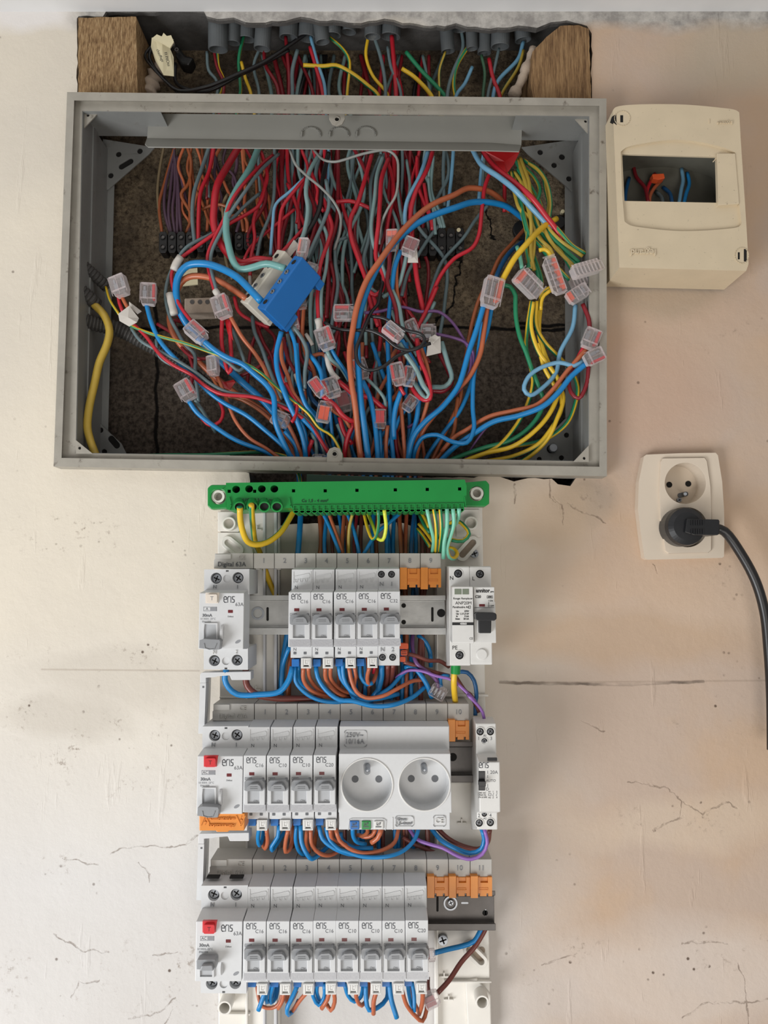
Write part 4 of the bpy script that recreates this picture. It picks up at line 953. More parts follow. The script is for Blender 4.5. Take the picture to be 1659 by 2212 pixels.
# --- old cream distribution box (hung upside down)
t = thing('distribution_box', 'yellowed cream plastic surface box hung upside down, right of the steel box', 'distribution box', U(1465, 420, .02))
LD = .047
def arc2(pts, n=6):
    q = catmull([Vector((x, 0, y)) for x, y in pts], 8.0); return [(v.x, v.z) for v in q]
front = arc2([(1324,238),(1329,232),(1345,228),(1400,225),(1480,226),(1550,232),(1590,238),(1597,243)]) + [(1600,300),(1612,480),(1617,570),(1612,585),(1560,584),(1338,578)]
rec = arc2([(1341,328),(1352,319),(1400,308),(1460,302),(1520,308),(1570,321),(1588,329)]) + [(1592,400),(1602,478)] + arc2([(1602,482),(1597,489),(1560,495),(1470,499),(1400,493),(1360,486),(1349,478)]) + [(1344,420)]
win = [(1344,333),(1546,339),(1551,438),(1349,434)]
mb = MB(); mb.holed(front, [rec], LD, .003, 0); 
mb.build('case', M['cream'], t, .0016)
# sloping lower skirt to the wall
mb = MB(); mb.holed(rec, [win], LD-.003, LD-.005, 0); mb.build('recessed_panel', M['cream'], t, .0004)
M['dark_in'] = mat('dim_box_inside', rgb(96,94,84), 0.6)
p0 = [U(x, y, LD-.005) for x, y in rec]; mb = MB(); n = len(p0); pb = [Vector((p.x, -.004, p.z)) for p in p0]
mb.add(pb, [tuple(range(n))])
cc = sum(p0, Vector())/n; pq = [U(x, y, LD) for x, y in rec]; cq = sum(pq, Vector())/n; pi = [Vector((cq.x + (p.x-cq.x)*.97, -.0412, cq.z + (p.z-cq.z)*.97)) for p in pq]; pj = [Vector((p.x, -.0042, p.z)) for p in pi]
mb.add(pi + pj, [(i, (i+1) % n, n+(i+1) % n, n+i) for i in range(n)]); mb.build('inner_back_and_liner', M['dark_in'], t)  # dark liner added over the cream inner walls to shade the recess
mb = MB(); mb.slab([(1549,331),(1588,331),(1597,440),(1552,443)][::-1], LD+.001, LD-.004); mb.stroke([(1548,341),(1540,350)], 2, LD-.002, .001); mb.build('blanking_cover', M['cream'], t, .0006)
for pol, sl, sl2 in ((circ(1344,256,17,20,16), [(1340,264),(1340,249),(1346,249),(1346,264)], [(1327,266),(1319,262),(1322,252),(1331,246),(1332,270)]), (circ(1602,552,15,20,17), [(1594,560),(1594,545),(1598,545),(1598,560)], [(1607,564),(1607,538),(1613,538),(1613,566)])):
    mb = MB(); mb.stroke(pol, 1.2, LD, .0005, closed=True); mb.build('screw_cover_rim', M['cream'], t); slabp('cover_slot', [sl, sl2], LD+.0002, LD-.002, M['hole'], t)
txt('legrand', 1389, 545, 13, LD, t, M['cream'], name='moulded_marking', ext=.0007, rot=180, bold=.5)
txt('Legrand', 1566, 265, 7, LD, t, M['cream'], name='moulded_marking', ext=.0007, rot=180); 
mb = MB(); mb.stroke([(1532,258),(1532,267)], 1.2, LD, .0006); mb.build('moulded_line', M['cream'], t)

# --- double wall socket and plug
t = thing('wall_socket', 'cream double wall socket plate with rounded sides, upper outlet empty', 'wall socket', U(1470, 1095, .006))
mb = MB()
outl = [(1391,986),(1396,982),(1470,979),(1546,978),(1551,984),(1560,1040),(1564,1100),(1565,1160),(1564,1202),(1560,1205),(1480,1207),(1400,1209),(1392,1205),(1384,1150),(1378,1100),(1380,1040)]
inn = [(1432,990),(1522,989),(1527,996),(1535,1050),(1537,1110),(1536,1188),(1530,1193),(1445,1195),(1438,1190),(1427,1120),(1425,1060),(1428,997)]
mb = MB(); mb.holed(outl, [circ(1480.5,1044,45.5,44,45.5), circ(1485,1139,44,44,44)], .009, -.004, 0); mb.build('surround', M['sock'], t, .0022)
mb = MB(); mb.holed(inn, [circ(1480.5,1044,44.5,44,44.5), circ(1485,1139,43,44,43)], .0115, .004, 0, hd=-.010, hmi=0); mb.build('outlet_plate', M['sock'], t, .0005)
mb = MB(); mb.stroke(inn, 1.1, .0093, .0004, closed=True); mb.build('joint_line', M['mortar'], t)
mb = MB(); [mb.disc(x, y, 6.3, -.0094, -.0098, 20) for x, y in ((1446,1047),(1487,1045))]; mb.build('contact_hole', M['hole'], t)
mb = MB(); mb.slab(slot2(1469,1070,1482,1067,5), -.0092, -.0099); mb.build('pin_slot', M['print'], t)
mb = MB(); mb.cyl(U(1478,1068,-.0095), U(1480.5,1067,.006), .0018, .0014, 14); mb.build('earth_pin', M['metal'], t, smooth=False)
screw(t, 1468, 1080, 5, -.007, 30, 'fixing_screw')
t = thing('power_plug', 'round black mains plug pushed into the lower outlet of the wall socket', 'plug', U(1485, 1137, .02))
mb = MB(); p = U(1484, 1137, .030); k = MPP(1137, .030)
prev = None
for r0, r1, d0, d1 in ((42,43,.004,.024),(43,40,.024,.029),(40,30,.029,.0315),(30,2,.0315,.0325)): mb.cyl(Vector((p.x,-d0,p.z)), Vector((p.x,-d1,p.z)), r0*k, r1*k, 40)
mb.build('plug_body', M['black'], t, .0004)
mb = MB(); mb.slab([(1480,1150),(1484,1120),(1500,1121),(1553,1122),(1555,1126),(1554,1154),(1550,1156),(1500,1156)], .036, .014); mb.build('grip', M['black'], t, .002)
mb = MB()
for k_ in range(6):
    for y0, y1 in ((1124,1134),(1143,1153)): mb.stroke([(1493+5*k_, y0), (1493+5*k_, y1)], 2.0, .036, .0009)
mb.build('grip_ribs', M['black'], t)
# ------------------------------------------------------------------ wires
CN = {'Y':'dull yellow','r':'red','R':'dark red','g':'slate grey','G':'pale grey-green','t':'turquoise','b':'blue','B':'dark blue','c':'pale blue-grey','o':'orange-brown','O':'brown',
      'n':'dark brown','p':'purple','k':'black','y':'yellow','v':'green','w':'white','f':'beige','m':'dull mauve','s':'grey','l':'lime yellow','L':'bright green','T':'mint green','q':'olive-yellow','Q':'dark green','u':'violet'}
def wire_pts(spec):
    z = 'F'; out = []
    for p in spec:
        if isinstance(p, str): z = p
        else:
            ox, oy, k = Z[z]; out.append((ox + p[0]/k, oy + p[1]/k) + tuple(p[2:]))
    return out
NW = [0]
def W(col, w, spec, d, where, group=None, name='wire', sides=8, full=None, dim=False):
    """col: sheath colour, two letters = striped; w: width in pixels; d: depth profile along its length; where: the rest of its label"""
    P2 = wire_pts(spec); n = len(P2)
    if not isinstance(d, (list, tuple)): d = [d, d]
    L = [0]
    for a, b in zip(P2, P2[1:]): L.append(L[-1] + math.dist(a[:2], b[:2]))
    P = []
    for i, p in enumerate(P2):
        t = L[i]/L[-1]*(len(d)-1); k = min(int(t), len(d)-2); dd = d[k] + (d[k+1]-d[k])*(t-k)
        P.append(U(p[0], p[1], dd))
    mid = P2[n//2]; dm = d[len(d)//2]
    r = w * MPP(mid[1], dm) / 2
    pts = catmull(P, max(.0035, r*1.2))
    mb = MB()
    if len(col) == 2: mb.tube(pts, r, 10, stripe=(0,1) if col[0] in 'yq' else (0,1,2,3), phase=NW[0]*1.3, twist=.035 if NW[0] % 2 else -.03)
    else: mb.tube(pts, r, sides)
    NW[0] += 1
    mats = [M['w'+c] for c in col]
    cname = CN[col] if len(col) == 1 else CN[col[0]] + ' and ' + CN[col[1]] + ' striped'
    score = L[-1] * w * (.25 if dim else 1.0) * (.6 if dm < -.035 else 1.0)
    WIRES.append((score, mb, mats, name, full or (cname + ' ' + where), group))
WIRES = []
def finish_wires():
    """the 300 that show largest are objects of their own, the rest one mass of wire"""
    WIRES.sort(key=lambda q: -q[0] if q[3] == 'wire' else -1e9)
    big, rest = WIRES[:300 + sum(1 for q in WIRES if q[3] != 'wire')], WIRES[300 + sum(1 for q in WIRES if q[3] != 'wire'):]
    for sc_, mb, mats, name, lab, grp in big:
        tag(mb.build(name, mats, smooth=True), lab, 'wire' if name == 'wire' else 'cable', grp)
    al = MB(); ms = []
    for sc_, mb, mats, name, lab, grp in rest:
        ix = []
        for m_ in mats:
            if m_ not in ms: ms.append(m_)
            ix.append(ms.index(m_))
        o_ = len(al.v); al.v += mb.v; al.f += [tuple(o_ + i for i in f) for f in mb.f]; al.m += [ix[i] for i in mb.m]
    tag(al.build('background_wires', ms, smooth=True), 'mass of thin red, grey and blue wires dim at the back of the tangle', 'wires', kind='stuff')
rw = random.Random(21)
# --- feeders out of the conduits, behind the folded plate
def drop(col, w, spec, where, dx=0, g=None, d=(-.03,-.035,-.05), down=(170, 250)):
    P = wire_pts(spec); x, y = P[-1][:2]; x1 = x + dx
    if col[0] in 'yvqQ': down = (60, 92)
    P += [(x + dx*.4, y + (down[0])*.45), (x1, y + down[0]), (x1 + rw.uniform(-10,10), y + down[1])]
    return W(col, w, ['F'] + P, d, where, g)
drop('R', 7, ['i',(1000,280),(1020,400),(1060,500)], 'wire out of the first grey conduit from the left', -30)
drop('yv', 6, ['i',(1020,280),(1030,400),(1060,480)], 'wire beside the dark red one below the leftmost conduit', -20)
drop('g', 7, ['i',(960,310),(970,420),(1020,490)], 'wire left of the leftmost conduit, above the box', -20)
drop('vy', 7, ['i',(1180,210),(1150,350),(1160,540)], 'wire from the third conduit, above the box', -10)
drop('yv', 7, ['i',(1165,370),(1190,470),(1220,550)], 'short length right of the green one under the third conduit', 10)
drop('g', 7, ['i',(1280,280),(1240,390),(1270,550)], 'wire under the fourth conduit, above the box', 0)
drop('R', 8, ['i',(1300,300),(1310,390),(1380,520)], 'wire slanting right under the fourth conduit', 10)
drop('R', 8, ['i',(1430,220),(1450,460),(1450,540)], 'straight wire hanging from the fifth conduit', -15)
drop('g', 9, ['i',(1500,300),(1470,420),(1470,550)], 'bent wire between the fifth and sixth conduits', 0)
drop('c', 8, ['i',(1580,220),(1620,380),(1659,500)], 'wire from the tallest conduit above the box', 10)
drop('r', 8, ['i',(1575,280),(1610,400),(1650,560)], 'wire from the tallest conduit above the box', 5)
drop('yv', 7, ['j',(35,225),(110,290),(150,360),(140,520)], 'hooked wire under the eighth conduit', -5)
drop('yv', 9, ['F',(655,141),(700,143),'j',(70,390),(170,440),(260,510),(320,565)], 'stiff wire arching left to right above the box', 20)
drop('yv', 7, ['j',(265,215),(250,330),(290,450),(380,565)], 'wire curving from the tenth conduit', 10)
drop('g', 8, ['j',(300,220),(340,350),(365,500)], 'wire beside the curved striped one, tenth conduit', 0)
drop('r', 10, ['j',(405,215),(415,350),(430,565)], 'thick straight wire from the widest conduit', -5)
drop('g', 7, ['j',(380,280),(400,400),(455,540)], 'thin wire just left of the thick straight red one', 5)
drop('yv', 9, ['j',(465,410),(540,460),(640,570)], 'stiff wire slanting right across the dark gap', 30)
drop('vy', 9, ['j',(490,310),(580,420),(720,570)], 'wire slanting right across the dark gap', 40)
drop('qQ', 6, ['j',(725,310),(690,420),(690,530)], 'thin wire below the short slanted conduit', 0)
drop('yv', 8, ['j',(860,280),(790,400),(775,520),(785,575)], 'wire hooking left under the highest right conduit', 10)
drop('g', 8, ['j',(820,180),(830,280),(770,430),(740,540)], 'wire from the highest right-hand conduit', -10)
drop('c', 8, ['j',(885,400),(840,500),(790,570)], 'wire slanting left among the right-hand conduits', -10)
drop('Q', 7, ['j',(940,330),(960,430),(950,560)], 'wire hanging straight from a narrow right-hand conduit', 0)
drop('r', 9, ['j',(985,350),(1010,470),(1050,575)], 'wire slanting right under the right-hand conduits', 10)
drop('c', 9, ['j',(1190,250),(1160,350),(1030,500)], 'wire sweeping left from the rightmost conduit', -30)
drop('qQ', 8, ['j',(1190,300),(1160,400),(1060,560)], 'wire sweeping left from the rightmost conduit', -20)
drop('g', 7, ['j',(1045,290),(1010,440),(980,560)], 'wire from the wide conduit beside the rightmost one', -10)
W('k', 6, ['i',(640,262),(590,330),(640,410),(720,490),(790,560)], [-.02,-.012,-.02], 'thin lead looping round the paper tag')
W('k', 8, ['i',(650,255),(615,340),(700,470),(790,540),(950,520),(1150,440),(1300,370),(1480,250),(1580,180)], [-.02,-.015,-.03], 'lead running right from the paper tag across the cavity')
W('k', 8, ['i',(770,380),(780,500),(950,545),(1150,450),(1300,378),(1450,300)], [-.03,-.02,-.03], 'lead twinned with the one crossing the cavity')

# --- background wires too alike to tell apart, reds darkened for the shade there
def fill(n, cols, x0, x1, y0, y1, t0, t1, yb, dr, w, where, group, jit=22):
    for i in range(n):
        a = rw.uniform(x0, x1); f = (a-x0)/(x1-x0); b = t0 + (t1-t0)*min(1, max(0, f + rw.uniform(-.25,.25))); ye = rw.uniform(*yb)
        P = []; m_ = 5
        for k in range(m_+1):
            t = k/m_; P.append((a + (b-a)*t + (rw.uniform(-jit, jit) if 0 < k else 0), y0 + (ye-y0)*t + (rw.uniform(-12,12) if 0 < k < m_ else 0)))
        c = rw.choice(cols)
        W(c, rw.uniform(*w), ['F'] + P, [rw.uniform(*dr) for _ in range(3)], where, group + ', ' + CN[c[0]], dim=True)
fill(21, 'RRRrR', 590, 935, 120, 0, 610, 940, (520, 690), (-.058,-.042), (7,10), 'wire hanging in the dim curtain behind the folded plate', 'background wires under the plate')
fill(17, 'ggGgk', 560, 960, 120, 0, 580, 960, (500, 640), (-.057,-.042), (7,9), 'wire hanging in the dim curtain behind the folded plate', 'background wires under the plate', 26)
fill(16, 'RrR', 520, 900, 300, 0, 560, 900, (700, 880), (-.055,-.035), (7,9), 'wire deep in the middle of the tangle', 'wires deep in the middle of the box', 34)
fill(13, 'gG', 540, 940, 310, 0, 580, 930, (680, 900), (-.055,-.035), (7,9), 'wire deep in the middle of the tangle', 'wires deep in the middle of the box', 34)
fill(14, 'OoOm', 395, 570, 310, 0, 400, 580, (500, 530), (-.059,-.050), (6,8), 'wire dim at the back above the left black terminal strips', 'wires above the left terminal strips', 16)
fill(20, 'boObBo', 560, 930, 740, 0, 665, 905, (1004, 1012), (-.045,-.02), (7,10), 'wire converging on the opening at the foot of the box', 'wires leaving through the foot of the box', 20)
fill(8, 'RrGg', 560, 900, 760, 0, 650, 880, (1004, 1012), (-.05,-.03), (7,9), 'wire converging on the opening at the foot of the box', 'wires leaving through the foot of the box', 20)

# --- upper left of the box
BK = (-.058, -.055)
W('f', 6, ['a',(55,60),(20,250),(0,450),(15,650),(40,810)], BK, 'wire at the far left above the black terminal strip')
W('O', 7, ['a',(150,60),(60,380),(15,560),(40,810)], BK, 'wire bowing left into the first black terminal')
for i, pts in enumerate(([(140,60),(150,400),(130,600),(150,810)], [(145,100),(70,400),(60,600),(110,810)], [(150,150),(185,500),(190,650),(205,810)], [(170,150),(240,500),(280,620),(270,810)], [(175,250),(170,550),(170,810)], [(135,200),(110,450),(95,640),(120,810)])):
    W('m', 7, ['a'] + pts, BK, 'wire dropping into the left black terminal strip', 'mauve wires into the left terminal strip')
W('O', 7, ['a',(290,230),(310,380),(390,560),(440,700),(520,800)], [-.055,-.05], 'wire slanting right towards the second terminal strip')
W('O', 7, ['a',(380,300),(460,480),(540,600),(620,660),(700,650),(735,790)], [-.052,-.05], 'wire crossing to the right end of the second strip')
W('o', 7, ['a',(560,350),(620,480),(700,600),(770,720),(765,800)], [-.052,-.05], 'wire ending at the right end of the second strip')
W('O', 7, ['a',(380,605),(450,572),(550,562),(640,610)], [-.04,-.04], 'short stub crossing behind the thick red cable')
W('f', 7, ['a',(600,470),(560,560),(565,700),(570,900),(590,1060),(640,1200)], [-.045,-.04], 'wire down the left of the tangle behind the thick red cable')
W('g', 9, ['a',(445,60),(370,280),(315,450),(298,650),(318,890)], [-.04,-.03], 'wire bowing left of the thick red cable')
W('r', 9, ['a',(485,60),(440,280),(370,450),(352,650),(350,880)], [-.04,-.03], 'wire paired with the grey one left of the thick cable')
W('r', 16, ['a',(700,60),(600,230),(510,400),(482,600),(482,730),(530,880),(620,1000),(720,1060),(850,1030),(985,1045)], [-.04,-.01,.0,.012], 'thick cable curving from the plate into the white terminal block', name='cable', sides=12)
W('t', 15, ['a',(865,70),(790,250),(680,430),(610,580),(585,750),(605,900),(655,1060),(705,1112),(800,1100),(930,1065),(1090,1105)], [-.03,.0,.015,.028], 'thick cable bending sharply into the blue terminal block', name='cable', sides=12)
W('r', 8, ['a',(985,140),(900,210),(740,380),(640,520),(560,700),(480,860),(428,1000),(440,1130),(492,1310)], [-.03,.005,.005,.01], 'long wire sweeping down-left into the taped connector')
W('g', 8, ['a',(1035,130),(900,250),(740,460),(620,640),(540,800),(465,960),(455,1080),(515,1325)], [-.03,.006,.006,.012], 'long wire sweeping down-left into the taped connector')
W('r', 8, ['a',(940,300),(870,560),(800,620),(620,720),(480,815),(310,935),(185,1035),(122,1150),(150,1330),(210,1450),(300,1570)], [-.03,0,.004,.004], 'wire through the upper white sleeve to the left connector')
W('g', 8, ['a',(880,460),(760,560),(640,680),(480,800),(250,925),(165,1040),(90,1200),(70,1350),(110,1530),'d',(150,350),(250,520),(330,600),(340,760),(370,1030)], [-.03,0,.0,-.01], 'wire through the upper white sleeve, looping far left')
W('b', 15, ['a',(885,1385),(780,1275),(680,1180),(530,1100),(400,1065),(260,1080),(180,1170),(160,1330),(205,1500),'d',(330,420),(560,660),(780,870),(950,1020),(1100,1200),(1230,1400),(1290,1640)], [.03,.015,0,-.02,-.03,-.03], 'thick cable arching left out of the blue terminal block', name='cable', sides=12)
W('o', 13, ['a',(760,1365),(620,1270),(520,1210),(380,1172),(270,1178),(200,1230),'d',(110,300),(180,480),(400,700),(700,950),(1000,1150),(1180,1380),(1260,1640)], [.015,.0,-.02,-.035,-.03], 'thick cable curving left out of the white terminal block', name='cable', sides=12)
W('r', 8, ['a',(885,110),(930,250),(935,350),(880,520),(820,700),(830,850),(800,1000),(790,1190)], [-.03,-.015], 'wire ending in a white sleeve left of the white block')
W('g', 8, ['a',(1000,70),(1000,300),(990,520),(960,650),(880,850),(850,1010)], [-.035,-.02], 'wire curving down behind the turquoise cable end')
W('c', 7, ['a',(1255,330),(1130,450),(1010,560),(985,720),(965,990)], [-.02,-.005], 'wire with a sharp shoulder above the white block')
W('r', 8, ['a',(1262,330),(1180,430),(1070,580),(1045,700),(1035,990)], [-.02,-.005], 'wire with a sharp shoulder above the white block')
W('r', 8, ['a',(1260,750),(1170,850),(1060,970),(1040,1000)], [-.015,0], 'short wire slanting into the top of the white block')
W('r', 7, ['a',(1230,90),(1285,260),(1230,420),(1200,560),(1210,770)], [-.04,-.03], 'wire wandering down right of the shouldered pair')
W('G', 10, ['a',(1375,140),(1295,290),(1268,450),(1285,600),(1255,790),(1230,860)], [-.02,-.005], 'wire running down to the orange connector by the block')
W('s', 6, ['a',(1130,90),(1180,220),(1280,320),(1400,420),(1500,530),(1560,650),(1560,780),(1510,950)], [.0,.006,-.01], 'thin lead crossing diagonally in front of the tangle')
W('s', 6, ['a',(1330,90),(1420,180),(1520,195),'b',(400,180),(600,120),(780,100),(855,160),(870,300),(850,480),(780,600),(730,720),(710,900)], [-.01,.004,.004,-.02], 'thin lead making a wide hoop under the folded plate')
W('k', 11, ['a',(1460,120),(1410,350),(1380,600),(1290,780),(1200,880)], [-.03,-.012], 'thick dark lead left of the centre of the box')
W('g', 9, ['a',(1440,350),(1465,560),(1420,700),(1330,900),(1280,1020)], [-.02,-.01], 'wire dropping behind the top of the blue block')
W('r', 9, ['a',(1440,600),(1490,750),(1450,900),(1400,1040),(1378,1150),(1365,1350),(1378,1560)], [-.02,0,.006], 'wire down the right of the blue block into a white sleeve')
W('G', 8, ['a',(1370,680),(1440,800),(1450,950),(1440,1100),(1400,1300),(1400,1560)], [-.02,0,.006], 'wire down the right of the blue block into a white sleeve')
W('r', 7, ['a',(740,1030),(790,930),(880,840),(1050,700),(1170,600)], [-.03,-.03], 'thin wire slanting up behind the two terminal blocks')
W('r', 8, ['a',(1110,380),(1170,520),(1200,640),(1190,720)], [-.035,-.03], 'short kinked wire in the upper middle')
W('r', 8, ['a',(1300,250),(1370,450),(1360,520),(1420,620)], [-.03,-.03], 'short slanting wire in the upper middle')
W('R', 8, ['a',(1480,1050),(1510,1200),(1490,1400),(1500,1600)], [-.03,-.02], 'wire hanging to the right of the blue block')
W('g', 8, ['a',(1620,840),(1530,880),(1520,1050),(1540,1250),(1500,1500),(1480,1640)], [-.03,-.015], 'wire hooking down right of the blue block')
# --- upper centre
W('r', 10, ['b',(645,130),(590,330),(530,530),(460,700),(470,850),(540,1050),(600,1220),(640,1420),(700,1600)], [-.03,-.01,-.015], 'wire weaving down the centre above the black loop')
W('r', 10, ['b',(790,160),(730,330),(715,520),(700,740),(682,900),(682,1020),(750,1190),(730,1290),(670,1335),(620,1300)], [-.03,-.005,-.01], 'wire ending in an upturned loop in the centre')
W('G', 9, ['b',(740,150),(690,300),(670,500),(640,760),(660,900),(720,1050),(800,1250),(870,1400),(900,1550),'e',(920,380)], [-.03,-.008,-.004], 'wire sweeping down the centre to the lower connectors')
W('g', 9, ['b',(720,140),(640,350),(640,650),(620,850),(580,1000),(590,1150),(640,1280),(700,1320)], [-.035,-.012], 'wire bowing left in the centre of the tangle')
W('c', 9, ['b',(1125,100),(1060,300),(950,520),(928,650),(940,860)], [-.02,-.005], 'wire falling to the clear connector right of centre')
W('r', 10, ['b',(1165,100),(1120,250),(1020,450),(978,620),(985,850)], [-.02,-.003], 'wire falling to the clear connector right of centre')
W('G', 7, ['b',(860,380),(880,560),(910,730)], [-.045,-.04], 'short wire behind the orange-brown arc')
W('G', 7, ['b',(940,180),(970,400),(940,560),(900,700)], [-.045,-.04], 'wire left of the pair over the clear connector')
W('r', 8, ['b',(1030,150),(1040,400),(1090,540),(1150,700),(1160,780)], [-.04,-.045], 'wire reaching the right-hand black terminal strip')
W('r', 8, ['b',(1090,380),(1120,560),(1175,780)], [-.04,-.045], 'short wire at the right-hand black terminal strip')
for pts in ([(1125,330),(1150,520),(1210,660),(1245,760)], [(1170,150),(1155,450),(1230,640),(1265,760)], [(1140,200),(1135,430),(1190,620),(1225,760)]):
    W('G', 7, ['b'] + pts, [-.04,-.045], 'wire fanning into the right-hand black terminal strip', 'grey wires into the right-hand strip')
W('r', 9, ['b',(340,540),(450,530),(560,560),(640,600)], [-.03,-.03], 'wire crossing level through the upper tangle')
W('r', 9, ['c',(365,330),(310,480),'b',(1585,600),(1555,830),(1500,930),(1350,1020),(1230,1170),(1140,1380),(1050,1600)], [-.03,-.02,-.02], 'wire curving alone over the bare block on the right')
W('g', 8, ['b',(1640,560),(1530,690),(1430,840),(1250,1040),(1180,1200),(1140,1350),(1150,1480),(1060,1600)], [-.045,-.03], 'wire slanting alone over the bare block on the right')
W('g', 8, ['b',(1215,740),(1130,850),(1040,990),(950,1150),(900,1340)], [-.045,-.03], 'wire slanting down-left from the right-hand strip')
W('r', 11, ['b',(1010,1040),(1030,1200),(1070,1400),(1110,1600)], [-.01,-.02], 'wire below the taped clear connector right of centre')
W('G', 9, ['b',(945,970),(910,1130),(860,1270),(740,1350)], [.0,-.02], 'wire leaving the clear connector down-left')
W('b', 10, ['b',(890,950),(840,1100),(820,1250),(800,1400),'e',(790,250),(780,450),(790,700),(800,1000),(810,1250),(835,1540)], [.002,-.012,-.01,-.02], 'wire from the clear connector straight to the foot of the box')
W('R', 9, ['b',(800,960),(790,1120),(775,1210),(830,1380),(855,1480),(865,1650),'e',(880,520),(900,700)], [0,-.01], 'wire from the tall orange connector, bending right')
W('o', 8, ['b',(870,950),(855,1150),(860,1300),(880,1450),(865,1640)], [0,-.02], 'wire from the tall orange connector, going straight down')
W('o', 13, ['c',(560,720),(500,640),(430,570),(330,515),(150,490),(0,560),'b',(1200,540),(1100,600),(900,790),(720,1030),(600,1210),(520,1430),(480,1640),'e',(455,560),(470,800),(500,1000),(530,1300),(560,1560)], [-.05,-.01,.018,.022,.012,-.01], 'thick cable arching across the whole tangle', name='cable', sides=12)
W('b', 14, ['c',(700,800),(620,735),(540,680),(420,642),(200,630),(0,690),'b',(1200,640),(1050,710),(930,800),(780,950),(680,1120),(600,1300),(540,1500),'e',(518,420),(530,700),(552,1000),(580,1200),(625,1560)], [-.05,-.01,.012,.016,.008,-.01], 'thick cable arching below the orange-brown one', name='cable', sides=12)
W('c', 12, ['c',(180,90),(280,260),(450,380),(600,500),(760,670),(900,820),(970,910)], [-.02,.01,.0], 'stout wire slanting over the green and yellow bundle')
W('r', 12, ['c',(280,110),(400,270),(600,430),(780,590),(920,770),(1020,900),(1085,1020)], [-.02,.012,.0], 'stout wire slanting over the green and yellow bundle')
# --- black, purple
W('k', 8, ['e',(240,300),(320,350),(480,370),(620,370),(740,420),(850,510),(950,540),(1060,510),(1095,440),(1060,400),(940,370),(830,310),(740,265),(640,250)], [.012,.02,.02,.012], 'lead curling back on itself over the clear connectors')
W('k', 8, ['b',(750,1190),(720,1300),(690,1420),'e',(650,200),(560,400),(512,540),(530,650),(620,710),(740,680),(860,590),(1000,530),(1145,480)], [-.01,.02,.024,.016], 'lead making one wide open loop in the centre')
W('p', 7, ['e',(580,220),(700,210),(890,170),(1060,210),(1210,210),(1320,290),(1430,450),(1490,580),(1480,720),(1400,870),(1180,1060),(950,1200)], [-.01,-.012,-.02], 'wire sagging across the centre to the right')
W('p', 7, ['e',(1190,400),(1330,430),(1440,470),(1510,560),(1500,700)], [-.005,-.015], 'wire leaving the taped connector to the right')
W('p', 5, ['g',(480,1295),(380,1350),(270,1470),(150,1650),(90,1760)], [-.02,-.03], 'thin wire behind the yellow wires at lower right')
# --- left half, lower
W('o', 8, ['h',(545,870),(570,920),(600,970)], [.01,.01], 'stub from the top left connector into the tape')
W('r', 8, ['h',(520,860),(530,920),(555,985)], [.006,.01], 'stub from the top left connector into the tape')
W('yv', 7, ['h',(600,1080),(720,1130),(850,1170),(1000,1210),(1200,1280),'d',(700,655),(850,720),(950,790),(1050,880),(1180,990),(1350,1130),(1450,1260),(1560,1330),(1650,1500),(1660,1620)], [.008,.01,.012,.0,-.01], 'long wire sweeping from the left tape to the foot')
W('r', 8, ['h',(630,1070),(720,1160),(820,1290),(920,1370),(1050,1440),'d',(420,880),(560,955),(850,985),(1060,1050),(1230,1130),(1370,1240),(1540,1500)], [.008,.008,.006,-.01], 'long wire from the left tape to the foot of the box')
W('g', 8, ['h',(615,1100),(680,1190),(800,1260),(950,1340),'d',(350,770),(480,870),(620,940),(850,980),(1080,1040),(1250,1120),(1420,1280),(1500,1500)], [.006,.006,.004,-.012], 'long wire from the left tape to the foot of the box')
W('b', 10, ['h',(725,930),(760,1060),(820,1190),(930,1320),'d',(330,800),(450,930),(600,1040),(800,1150),(950,1270),(1130,1430),(1230,1560)], [.012,.0,-.012], 'wire below the upper left clear connector')
W('g', 7, ['h',(795,1180),(820,1310),(950,1385),(1060,1400)], [-.01,-.02], 'thin curl beside the upper left blue wire')
W('yv', 6, ['h',(430,805),(460,900),(525,1000)], [-.016,.002], 'thin wire out of the upper corrugated conduit')
W('Y', 17, ['h',(300,880),(345,930),(420,1010),(458,1120),(440,1220),(385,1350),(350,1500),(310,1680),(298,1820),(320,1920),(370,2050)], [-.010,-.006,-.004,-.006], 'thick stained cable bowing down the left wall of the box', name='cable', sides=12)
W('b', 10, ['d',(275,1010),(350,1120),(500,1240),(700,1370),(950,1470),(1150,1560)], [.01,-.005,-.02], 'wire curving from the lowest left connector to the foot')
W('g', 8, ['d',(335,1010),(420,1130),(520,1300)], [.008,-.03], 'short wire trailing from the lowest left connector')
W('r', 8, ['d',(390,1170),(470,1240),(560,1205),(590,1120),(550,1010),(520,930)], [-.02,-.02], 'short hooked wire under the red tape')
W('b', 12, ['d',(400,470),(520,570),(640,640),(760,690),(880,790),(980,880),(1040,980),(1055,1200),(1110,1350),(1220,1580)], [.016,.012,.01,-.01], 'wire from the tilted left connector down to the foot')
W('g', 8, ['d',(395,500),(520,600),(640,680),(730,748),(782,700),(740,560),(690,420),(655,350)], [.014,.0,-.01], 'wire looping up again below the tilted left connector')
W('r', 9, ['d',(580,270),(575,480),(600,640),(640,770),(665,720),(655,500),(650,300)], [.01,.0,.008], 'wire in a narrow hairpin under the taped connector')
W('R', 9, ['d',(130,120),(180,250),(280,330),(150,300),(220,480),(290,620),(320,740),(300,880)], [-.02,-.015], 'wire winding down the left of the tangle')
W('R', 8, ['d',(0,330),(150,430),(250,580),(350,640),(460,640)], [-.02,-.01], 'wire crossing right behind the striped one')
W('o', 9, ['d',(650,260),(760,450),(870,590),(960,730),(1010,850),(1060,960),(1150,1180),(1230,1350),(1310,1560)], [.01,0,-.005,-.02], 'wire from the taped connector down to the foot')
